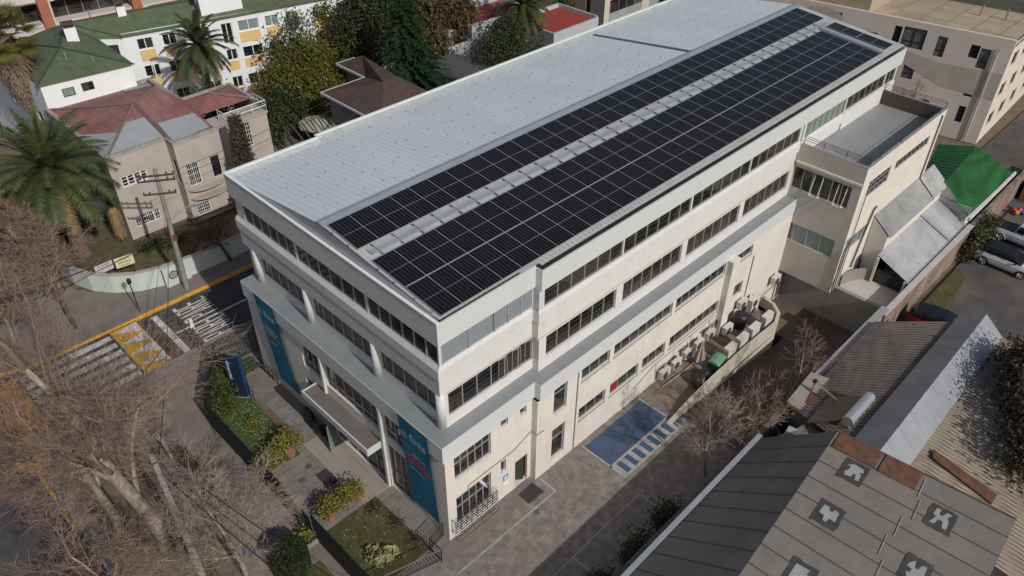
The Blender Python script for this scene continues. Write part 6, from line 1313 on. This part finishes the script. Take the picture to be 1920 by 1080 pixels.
L_OL = leafmat('olive_yellow_leaves', (.085, .085, .012), .45, (.16, .13, .015)); L_DK = leafmat('dark_green_leaves', (.034, .048, .016), .4, (.055, .065, .016)); L_MID = leafmat('mid_green_leaves', (.055, .072, .020), .4, (.10, .095, .016))
L_CED = leafmat('cedar_needles', (.026, .055, .020), .35); L_BR = leafmat('brownish_hanging_leaves', (.085, .065, .028), .4, (.05, .055, .02)); L_YG = leafmat('yellow_green_leaves', (.17, .16, .03), .35, (.09, .11, .02)); L_HG = leafmat('clipped_dark_leaves', (.022, .032, .010), .3)
leafy('leafy_tree', (21.4, 44.6, 0), [(0, 0, 4.6, 2.4, 2.4, 2.2), (-2.0, .8, 3.9, 1.9, 1.8, 1.7), (1.5, -1.2, 3.6, 1.6, 1.6, 1.7), (2.2, 1.2, 5.4, 1.7, 1.7, 1.6), (0, -1.6, 3.0, 1.6, 1.4, 1.3)], 14000, .26, 'broad yellow olive tree just left of the brown roofed house', L_OL, 1, (.3,))
leafy('leafy_tree', (18.2, 43.4, 0), [(0, 0, 2.7, 2.0, 1.9, 2.0), (-1.4, -1.0, 1.9, 1.4, 1.3, 1.4), (1.6, -.8, 2.0, 1.4, 1.2, 1.5)], 7000, .24, 'dark green tree below the yellow olive tree beside the umbrella', L_DK, 2, (.25,))
leafy('leafy_tree', (23.6, 50.2, 0), [(0, 0, 5.6, 2.0, 2.0, 2.8), (-1.4, .5, 4.3, 1.8, 1.6, 2.0), (1.2, .2, 7.2, 1.3, 1.3, 1.9)], 9000, .26, 'tall olive green tree in front of the white block windows', L_MID, 3, (.28,))
leafy('leafy_tree', (27.4, 49.4, 0), [(0, 0, 5.6, 1.7, 1.7, 2.8), (1.2, -1.0, 4.4, 1.6, 1.6, 2.0), (-.2, .4, 7.6, 1.1, 1.1, 1.6)], 8000, .25, 'narrow yellowish tree behind the brown roof', L_OL, 4, (.25,))
leafy('leafy_tree', (31.2, 46.4, 0), [(0, 0, 5.4, 3.4, 3.0, 4.0), (-3.0, .8, 4.4, 2.4, 2.2, 3.2), (3.0, -.6, 6.4, 2.8, 2.6, 3.6), (.6, 1.2, 8.4, 2.4, 2.2, 2.6), (-1.6, 1.8, 7.2, 2.2, 2, 2.6)], 24000, .30, 'massive dark green tree at the top behind the cedar', L_DK, 5, (.4,))
leafy('leafy_tree', (37.8, 44.8, 0), [(0, 0, 6.2, 2.2, 2.2, 4.4), (1.6, -1.8, 4.6, 1.8, 1.7, 3.6), (-1.6, -1.0, 7.6, 1.8, 1.8, 2.8), (-2.6, -2.4, 4.2, 1.6, 1.6, 3.0)], 17000, .30, 'tall tree with brownish hanging leaves between cedar and red terraces', L_BR, 6, (.35,), elong=1.8)
leafy('leafy_tree', (36.0, 51.5, 0), [(0, 0, 7, 3.4, 3, 4), (-4, -1, 6.0, 2.6, 2.6, 3.4), (5, .6, 6.5, 2.6, 2.4, 3.6)], 11000, .34, 'dark tree mass at the top edge above the red terraces', L_DK, 7, (.3,))
leafy('leafy_tree', (49.5, 50.5, 0), [(0, 0, 6, 3.0, 2.4, 3.4), (4, -1, 5.0, 2.6, 2.2, 3)], 7000, .32, 'olive tree behind the highest red terrace', L_MID, 17, (.3,))
leafy('leafy_tree', (38.9, 36.0, 0), [(0, 0, 4.2, 2.6, 2.4, 3.2), (-1.5, -.8, 3.2, 1.8, 1.7, 2.4), (1.6, .8, 5.0, 1.9, 1.8, 2.4)], 15000, .22, 'round dark leafy tree in front of the red terraces', L_DK, 8, (.25,))
leafy('leafy_tree', (53.6, 37.6, 0), [(0, 0, 2.4, 1.1, 1.1, 1.6)], 2200, .22, 'small round tree between the red terrace and the grey apartments', L_DK, 9, (.12,))
leafy('leafy_tree', (45.2, 35.9, 0), [(0, 0, 2.3, 1.4, 1.1, 1.6)], 2300, .18, 'reddish brown twiggy shrub below the red terrace', leafmat('reddish_twig_leaves', (.13, .08, .06), .4), 10, (.12,))
leafy('leafy_tree', (55.5, 42.5, 0), [(0, 0, 3.4, .8, .8, 2.4)], 2000, .25, 'slender young tree in front of the grey apartments', L_MID, 12, (.12,))
def conifer(pos, H, R, label, seed, col, n=46):
    rg = random.Random(seed); T = thing('cedar_tree', pos, label, 'tree'); m = MB()
    for i in range(n*7):
        t = (i/(n*7)); z = H*(.08+.9*t); r = R*(1-t)**.8*rg.uniform(.75, 1.1)+.15; a = i*2.4+rg.uniform(-.3, .3); d = Vector((math.cos(a), math.sin(a), 0))
        k = max(5, int(r*9))
        for j in range(k):
            f = (j+rg.random())/k; c = Vector(pos)+Vector((0, 0, z))+d*(r*f)+Vector((0, 0, -.22*r*f*f+.05))
            for s in range(3):
                w_ = (.16+.36*(1-f)*.6)*rg.uniform(.7, 1.2); side = Vector((-d.y, d.x, 0)); sgn = rg.choice((-1, 1)); dd = (d*.6+side*sgn*rg.uniform(.3, 1)+Vector((0, 0, rg.uniform(-.3, .25)))).normalized(); q = dd.cross(Vector((0, 0, 1))).normalized()*.07; e = c+dd*w_*1.6
                m.poly([c-q, c+q, e+q*.5+Vector((0, 0, .02)), e-q*.5])
    obj('crown', m, col, T); tm = MB(); tm.tube([(pos[0], pos[1], 0), (pos[0], pos[1], H*.97)], [.3, .04], 8); obj('trunk', tm, DBARK, T)
conifer((28.3, 37.3, 0), 12.6, 5.2, 'large dark green cedar in front of the main roof, by the brown house', 4, L_CED)
conifer((8.9, 33.2, 0), 8.6, 1.25, 'dusty brown conifer standing at the corner of the office roof', 5, leafmat('dusty_conifer', (.075, .062, .042), .35), 30)
def palm(pos, H, n, L, label, seed, kind='feather', tr=.35, skirt=0, col=None, name='palm_tree'):
    rg = random.Random(seed); T = thing(name, pos, label, 'palm tree'); m = MB(); top = Vector(pos)+Vector((0, 0, H)); dead = MB()
    for i in range(n):
        az = i*2.399+rg.uniform(-.2, .2); el = rad(80-130*(i/n)**1.0+rg.uniform(-8, 8)); ll = L*rg.uniform(.85, 1.08); d = Vector((math.cos(az)*math.cos(el), math.sin(az)*math.cos(el), math.sin(el))); p = top.copy(); seg = 14; side = Vector((-math.sin(az), math.cos(az), 0))
        tgt = m if el > rad(-34) else dead
        if kind == 'feather':
            for j in range(seg):
                q = p+d*(ll/seg); f = j/seg; tgt.poly([p-side*.03, p+side*.03, q+side*.02, q-side*.02]); w_ = .75*math.sin(math.pi*min(1, .12+f*.88))**.6*(ll/4.2)
                upv = d.cross(side)
                for k in range(3):
                    c = p.lerp(q, k/3+rg.random()*.2)
                    for s in (-1, 1):
                        e = c+(side*s*.85+d*.55-upv*.0+Vector((0, 0, -.18)))*w_*rg.uniform(.85, 1.1); t_ = d*.06; tgt.poly([c-t_, c+t_, e])
                p = q; d = (d+Vector((0, 0, -.075-.05*f))).normalized()
        else:
            q = p+d*(ll*.55); tgt.poly([p-side*.04, p+side*.04, q+side*.02, q-side*.02]); upv = d.cross(side).normalized()
            for k in range(22):
                a = -1.25+2.5*k/21; dd = (d*math.cos(a)+side*math.sin(a)+Vector((0, 0, -.22))).normalized(); e = q+dd*ll*.55*rg.uniform(.85, 1); t_ = dd.cross(upv).normalized()*.05; mid = q.lerp(e, .5); tgt.poly([q, mid+t_, e, mid-t_])
    obj('fronds', m, col or leafmat('palm_green', (.05, .065, .018), .4, (.11, .10, .02)), T)
    if dead.f: obj('dead_fronds', dead, mat('dead_palm_fronds', (.22, .15, .085), .95, .3, 1), T)
    tm = MB(); tm.tube([pos, (pos[0], pos[1], pos[2]+H*.5), tuple(top)], [tr*1.15, tr, tr*.9], 12); obj('trunk', tm, mat('palm_trunk', (.13, .10, .075), .95, .3, 4, bump=.8, bsc=12, stretch=(1, 1, 2)), T)
    if skirt:
        s = MB()
        for i in range(1500):
            az = rg.uniform(0, 6.28); f = rg.random(); z = H-f*skirt; r = tr+.25+.75*math.sin(math.pi*min(1, .25+f*.75))*rg.uniform(.6, 1.1)*(L/2); c = top+Vector((math.cos(az)*r*.5, math.sin(az)*r*.5, z-H)); e = top+Vector((math.cos(az)*r, math.sin(az)*r, z-H-rg.uniform(.7, 1.3))); t_ = Vector((-math.sin(az), math.cos(az), 0))*rg.uniform(.04, .1); s.poly([c-t_, c+t_, e+t_*.5, e-t_*.5])
        obj('dead_frond_skirt', s, mat('dead_palm_skirt', (.16, .115, .08), .95, .35, 1.2), T)
    return T
palm((-3.0, 37.3, 0), 7.0, 96, 4.7, 'huge feather palm with arching fronds left of the beige house', 2, tr=.5, skirt=0, col=leafmat('date_palm_green', (.058, .078, .026), .45, (.13, .12, .03)))
palm((.2, 50.8, 0), 12.0, 46, 2.6, 'tall fan palm with a shaggy brown skirt at the top left corner', 3, kind='fan', tr=.28, skirt=5.0, col=leafmat('fan_palm_green', (.08, .085, .02), .4, (.16, .13, .02)))
palm((13.3, 46.6, 0), 8.9, 48, 3.4, 'feather palm in front of the white block windows', 5, tr=.3, col=leafmat('dull_palm_green', (.045, .058, .022), .4))
palm((44.4, 38.4, 0), 6.9, 64, 3.6, 'drooping queen palm between the two red terraces', 7, tr=.16, col=leafmat('queen_palm_green', (.055, .065, .018), .4))
T = thing('yucca', (-.2, 36.8, 0), 'shaggy yucca with a spiky green head before the beige house wall', 'yucca'); rg = random.Random(4); m = MB(); d2 = MB(); top = Vector((-.2, 36.8, 3.3))
for i in range(170):
    az = i*2.4; el = rad(85-95*(i/170)); d = Vector((math.cos(az)*math.cos(el), math.sin(az)*math.cos(el), math.sin(el))); s = Vector((-math.sin(az), math.cos(az), 0))*.035; e = top+d*rg.uniform(.6, .8); m.poly([top-s, top+s, e])
for i in range(700):
    az = rg.uniform(0, 6.28); z = rg.uniform(.9, 3.2); c = Vector((-.2+.12*math.cos(az), 36.8+.12*math.sin(az), z)); e = c+Vector((math.cos(az)*.42, math.sin(az)*.42, -.55)); s = Vector((-math.sin(az), math.cos(az), 0))*.03; d2.poly([c-s, c+s, e])
obj('leaves', m, L_MID, T); obj('dead_leaves', d2, mat('straw_leaves', (.30, .20, .10), .9, .25, 1), T); tm = MB(); tm.tube([(-.2, 36.8, 0), (-.2, 36.8, 3.3)], [.14, .12], 8); obj('trunk', tm, DBARK, T)
leafy('shrubby_tree', (12.0, 44.5, 0), [(0, 0, 3.3, 1.8, 1.6, 3.0)], 5000, .24, 'dense dark shrub wrapped round the foot of the feather palm', L_DK, 14, (.15,))
leafy('wall_creeper', (-.1, 47.0, 0), [(0, 0, 5.2, .5, .6, 1.0), (.3, -.8, 3.4, .4, .5, 1.6)], 1800, .2, 'green creeper climbing the corner of the beige house', L_DK, 15, (0,), cat='creeper')
# shrubs and hedges
leafy('potted_hedge', (-2.7, 5.4, 0), [(-.85, 0, .7, .42, .34, .42), (-.25, .05, .75, .4, .34, .45), (.35, 0, .75, .4, .34, .42), (.9, .0, .75, .38, .34, .42)], 2200, .15, 'row of yellow green potted shrubs between the pavers and the lower lawn', L_YG, 16, (0,), cat='shrub')
for x, l in ((-3.45, 'terracotta pot at the fence end of the yellow green shrubs'), (-1.6, 'terracotta pot at the path end of the yellow green shrubs')):
    m = MB(); m.cyl((x, 5.3, 0), .22, .42, 16, .3); solo('plant_pot', m, mat('terracotta_pot', (.34, .14, .09), .85, .1), l, 'plant pot')
leafy('potted_hedge', (-3.3, 10.5, 0), [(-.8, -.3, .5, .45, .4, .42), (-.1, .0, .5, .45, .4, .4), (.55, .2, .55, .45, .42, .42), (1.05, .35, .65, .48, .45, .5)], 2600, .15, 'yellow green potted shrubs along the lower edge of the upper lawn', L_YG, 17, (0,), cat='shrub')
m = MB(); m.cyl((-2.6, 10.2, 0), .22, .36, 16, .3); solo('plant_pot', m, mat('terracotta_pot', (.34, .14, .09), .85, .1), 'terracotta pot under the shrubs of the upper lawn', 'plant pot')
leafy('garden_shrub', (-3.0, 13.4, 0), [(0, 0, .35, .35, .35, .25), (.15, .2, .4, .25, .25, .25)], 380, .12, 'small yellow rose bush in a bare ring on the upper lawn', L_YG, 18, (0,), cat='shrub')
leafy('garden_shrub', (-3.1, 16.6, 0), [(0, 0, .8, .6, .8, .7), (-.6, -.8, .7, .5, .6, .6), (.5, .9, .8, .5, .6, .7)], 3800, .18, 'loose green bushes crowding the corner fence left of the totem', L_MID, 19, (0,), cat='shrub')
for q_, (x, y, l) in enumerate(((-1.5, 4.0, 'small dark rose bush at the upper corner of the lower lawn'), (-1.35, 2.6, 'small brown rose bush halfway along the lower lawn'), (-1.4, 1.1, 'reddish rose bush near the building corner on the lower lawn'))):
    leafy('rose_bush', (x, y, 0), [(0, 0, .25, .3, .3, .22)], 260, .09, l, leafmat('rose_leaves', (.055, .04, .025), .4), 50+q_, (0,), cat='shrub')
leafy('garden_shrub', (-2.75, 1.9, 0), [(.5*math.cos(a), .5*math.sin(a), .12, .2, .2, .12) for a in (2.6, 3.2, 3.8, 4.4, 5.0)], 420, .20, 'crescent of pale striped plants on the lower lawn', leafmat('striped_leaves', (.25, .26, .12), .3), 20, (0,), cat='plant', elong=2)
T = thing('clipped_bush', (-6.35, 4.2, 0), 'clipped dark round bush on the pavement beside the avenue fence', 'bush'); m = MB(); rg = random.Random(9)
for i in range(6500):
    a = rg.uniform(0, 6.28); t = rg.random(); z = 1.5*t; r = .86 if t < .93 else .86*rg.random()**.5; z = z if t < .93 else 1.42+rg.uniform(0, .06)
    c = Vector((-6.35+r*math.cos(a)*rg.uniform(.96, 1.02), 4.2+r*math.sin(a)*rg.uniform(.96, 1.02), z)); nr = Vector((rg.uniform(-1, 1), rg.uniform(-1, 1), rg.uniform(-1, 1))).normalized(); t_ = nr.orthogonal().normalized()*.06; q = nr.cross(t_).normalized()*.045; m.poly([c-t_, c+q, c+t_, c-q])
obj('foliage', m, L_HG, T); m = MB(); m.cyl((-6.35, 4.2, 0), .8, 1.4, 20); obj('core', m, L_HG, T)
T = thing('stone_planter', (-5.0, 4.9, 0), 'broken stone planter with yellowing plants by the gate', 'planter'); m = MB(); m.box(-5.6, -4.4, 4.5, 4.62, 0, .25); m.box(-5.6, -5.45, 4.62, 5.4, 0, .25); m.box(-4.5, -4.35, 4.62, 5.4, 0, .3); obj('stones', m, STONE, T)
leafy('garden_shrub', (-4.9, 5.0, 0), [(0, 0, .35, .45, .3, .3)], 500, .16, 'yellowing plants growing in the stone planter', L_YG, 22, (0,), cat='plant')
for i, (x, y, r, l) in enumerate([(8.1, -7.2, 1.0, 'dark shrub by the mossy wall, nearest the bare trees'), (5.6, -7.3, 1.15, 'dark shrub by the mossy wall, middle one of three'), (2.7, -7.3, 1.1, 'dark shrub by the mossy wall at the bottom edge')]):
    leafy('garden_shrub', (x, y, 0), [(0, 0, .9, r*.75, r*.5, .9), (.3, .1, .6, r*.6, r*.5, .6)], 2200, .17, l, L_DK, 30+i, (0,), cat='shrub', group='dark shrubs along the car park wall')
leafy('climbing_shrub', (44.6, -8.7, 0), [(0, 0, 1.4, 1.3, .6, 1.2), (-1.6, -.1, .9, 1.0, .5, .8), (1.3, 0, 1.6, .9, .5, .9)], 4500, .22, 'loose green shrub spilling over the boundary wall behind the parked cars', leafmat('shrub_grey_green', (.055, .065, .022), .4, (.12, .11, .02)), 34, (0,), cat='shrub')
leafy('leafy_tree', (26.4, -17.2, 0), [(0, 0, 4.9, 2.3, 1.9, 1.8), (-2.2, -1.2, 4.7, 2.3, 2.0, 1.7), (-4.6, -2.0, 4.6, 2.2, 1.9, 1.5), (.8, 1.2, 4.7, 1.2, 1.0, 1.0)], 16000, .24, 'brownish leafy tree overhanging the beige ribbed roof at the right edge', leafmat('rusty_green_leaves', (.050, .040, .020), .45, (.12, .065, .02)), 36, (.25,))
leafy('garden_shrub', (59.6, 5.0, 2.4), [(0, -1.2, .4, .5, .5, .35), (0, 1.5, .5, .5, .6, .5)], 1500, .2, 'green plants in the balcony planter of the beige apartments', L_MID, 37, (0,), cat='plant')
leafy('hedge', (.9, 34.5, 0), [(0, 0, .4, 1.2, .35, .35), (1.8, -.9, .4, 1.2, .35, .35)], 1800, .15, 'low dark hedge edging the brick garden path', L_DK, 38, (0,), cat='hedge')
leafy('hedge', (-7.1, 11.2, 0), [(0, 0, .35, .7, 1.5, .35), (.3, 2.6, .3, .5, 1.0, .3)], 900, .16, 'rough olive hedge along the pavement under the bare plane trees', leafmat('olive_brown_leaves', (.075, .065, .028), .4), 39, (0,), cat='hedge')
leafy('garden_shrub', (-5.0, 40.5, 0), [(0, 0, 1.2, 2.0, 3.0, 1.2), (-1, 5, 1.5, 2, 3, 1.5)], 6000, .24, 'dull brown shrubs behind the curved garden wall at the left edge', leafmat('brown_shrub_leaves', (.09, .065, .04), .4), 40, (0,), cat='shrub')
# scattered dry leaves and daisies
def scatter(name, n, area, size, col, label, cat, z, seed):
    rg = random.Random(seed); m = MB()
    for _ in range(n):
        x, y = area(rg); a = rg.uniform(0, 6.28); s = size*rg.uniform(.6, 1.3); c, s_ = math.cos(a)*s, math.sin(a)*s; zz = z+rg.uniform(0, .01); m.poly([(x-c, y-s_, zz), (x+s_*.6, y-c*.6, zz+.01), (x+c, y+s_, zz), (x-s_*.6, y+c*.6, zz+.01)])
    o = obj(name, m, col); return tag(o, label, cat, None, 'stuff')
scatter('daisies', 230, lambda g: (g.uniform(-3.75, -2.1), g.uniform(10.8, 15.6)), .03, WHITE, 'white daisies dotted over the upper lawn', 'flowers', .05, 1)
scatter('daisies', 60, lambda g: (g.uniform(-3.75, -1.1), g.uniform(.6, 4.5)), .03, WHITE, 'few white daisies on the lower lawn', 'flowers', .05, 2)
scatter('fallen_leaves', 1500, lambda g: (g.uniform(-12.4, -4.6), g.uniform(-5, 21)), .05, mat('dry_leaf', (.28, .16, .09), .9, .3, 1), 'dry brown leaves fallen on the pavement and verge', 'leaves', .04, 3)
scatter('fallen_leaves', 500, lambda g: (g.uniform(-12, -2), g.uniform(22, 27.4)), .05, mat('dry_leaf', (.28, .16, .09), .9, .3, 1), 'dry leaves blown over the zebra crossing', 'leaves', -.10, 4)
scatter('grit', 900, lambda g: (g.uniform(-3.5, 14.5), g.uniform(-7.4, -.9)), .018, mat('pale_grit', (.4, .37, .33), .9), 'pale grit specks on the car park', 'grit', .003, 5)

# ============================================================ UTILITY POLES AND WIRES
CP = mat('concrete_pole', (.26, .24, .215), .9, .12, 2, stain=(.15, .13, .12), stain_sc=1.5, stain_amt=.5)
T = thing('utility_pole', (.45, 28.1, 0), 'concrete utility pole with three crossarms in front of the beige house', 'utility pole')
m = MB(); m.tube([(.45, 28.1, -.1), (.75, 28.15, 9.3)], [.19, .12], 10); obj('pole', m, CP, T)
WD = mat('dark_wood_crossarm', (.06, .048, .04), .9, .25, 3)
for z, k in ((8.9, 1.15), (8.55, 1.15), (7.6, 1.0)):
    m = MB(); c = .45+.3*z/9.3; m.bar((c-k*.95, 28.1+k*.45, z+.05), (c+k*.75, 28.1-k*.55, z), .075); a_ = obj('crossarm', m, WD, T)
    for t in (0.02, .2, .8, .98):
        p = (c-k*.95+(k*1.7)*t, 28.1+k*.45-k*1.0*t, z+.08); i_ = MB(); i_.cyl(p, .06, .16, 8, .035); obj('insulator', i_, mat('brown_insulator', (.07, .035, .025), .3), a_)
m = MB(); m.tube([(.68, 28.1, 5.4), (1.2, 27.7, 6.1), (1.9, 27.3, 6.5)], .03, 5); m.obox((2.05, 27.2, 6.42), .45, .16, .1, -.5); obj('street_lamp', m, METAL, T)
m = MB(); m.box(.5, .75, 27.85, 28.1, 4.1, 4.5); obj('junction_box', m, mat('brown_box', (.12, .04, .03), .7), T)
T = thing('utility_pole', (-9.6, 6.9, 0), 'square concrete pole with orange straps at the bottom beside the thick tree', 'utility pole')
m = MB(); m.hexa([(-9.8, 6.75, 0), (-9.5, 6.75, 0), (-9.5, 7.05, 0), (-9.8, 7.05, 0), (-9.75, 6.9, 8.6), (-9.55, 6.9, 8.6), (-9.55, 7.08, 8.6), (-9.75, 7.08, 8.6)]); obj('pole', m, CP, T)
m = MB(); m.bar((-9.95, 6.7, 3.6), (-9.3, 7.1, 3.6), .05); obj('orange_strap', m, PAINTY, T)
m = MB(); m.bar((-10.6, 6.7, 8.2), (-8.6, 7.1, 8.2), .06); obj('crossarm', m, WD, T)
def wire(a, b, sag, r, label, n=16, cat='cable'):
    A_, B_ = Vector(a), Vector(b); m = MB(); m.tube([A_.lerp(B_, i/n)-Vector((0, 0, sag*4*(i/n)*(1-i/n))) for i in range(n+1)], r, 4, cap=False); return solo('power_cable', m, IRON, label, cat)
wire((1.6, 27.7, 8.95), (24, 30, 10.5), .5, .016, 'upper power cable from the street pole towards the office roof')
wire((1.5, 27.6, 8.6), (24, 29, 9.8), .5, .016, 'second power cable from the street pole towards the office roof')
wire((.6, 28.1, 5.0), (30, 28.6, 6.4), .7, .05, 'thick bundled cable running along the side street', 24)
wire((.6, 28.0, 4.7), (30, 28.2, 6.0), .9, .035, 'thinner bundled cable just below the thick street bundle', 24)
wire((.5, 28.1, 4.9), (-16, 25.5, 7.8), .9, .05, 'thick black cable crossing the corner garden to the left', 24)
wire((.5, 28.1, 5.9), (-5.5, 21.8, 0), .0, .014, 'guy wire from the street pole down to the pavement')
wire((.5, 28.1, 5.5), (-9.6, 6.9, 7.9), .8, .02, 'long sagging cable between the two poles', 26)
wire((-9.3, 7.0, 8.1), (-5.8, -10, 8.2), .4, .02, 'power cable from the square pole over the front pavement', 20)
wire((-9.5, 7.0, 7.8), (-6.2, -10, 7.6), .5, .014, 'thin telephone cable beside the pavement power cable', 20)
wire((-9.6, 7.0, 7.5), (-7.0, -10, 7.2), .5, .02, 'lowest cable from the square pole over the pavement', 20)
wire((30.3, -4.3, 3.4), (14.2, -8.4, 4.2), .5, .018, 'thin cable hanging from the annex corner over the ramp')
# traffic sign poles
T = thing('street_sign', (-1.3, 22.9, -.12), 'thin sign pole with a narrow white plate beside the road lettering', 'sign')
T.location = (-2.0, 21.7, 0); WLOC[T.name] = Matrix.Translation(T.location)
m = MB(); m.bar((-2.0, 21.7, 0), (-2.0, 21.7, 2.6), .035); obj('post', m, IRON, T); m = MB(); m.hexa([(-2.12, 21.6, 1.9), (-1.88, 21.62, 1.9), (-1.88, 21.66, 1.9), (-2.12, 21.64, 1.9), (-2.08, 21.6, 2.6), (-1.92, 21.62, 2.6), (-1.92, 21.66, 2.6), (-2.08, 21.64, 2.6)]); obj('plate', m, FRAMEW, T)
T = thing('street_sign', (-3.0, 28.0, 0), 'thin dark sign post on the far pavement near the mint wall', 'sign'); m = MB(); m.bar((-3.0, 28.0, 0), (-3.0, 28.0, 2.8), .04); obj('post', m, IRON, T); m = MB(); m.box(-3.14, -2.86, 27.95, 27.98, 2.35, 2.75); obj('plate', m, IRON, T)
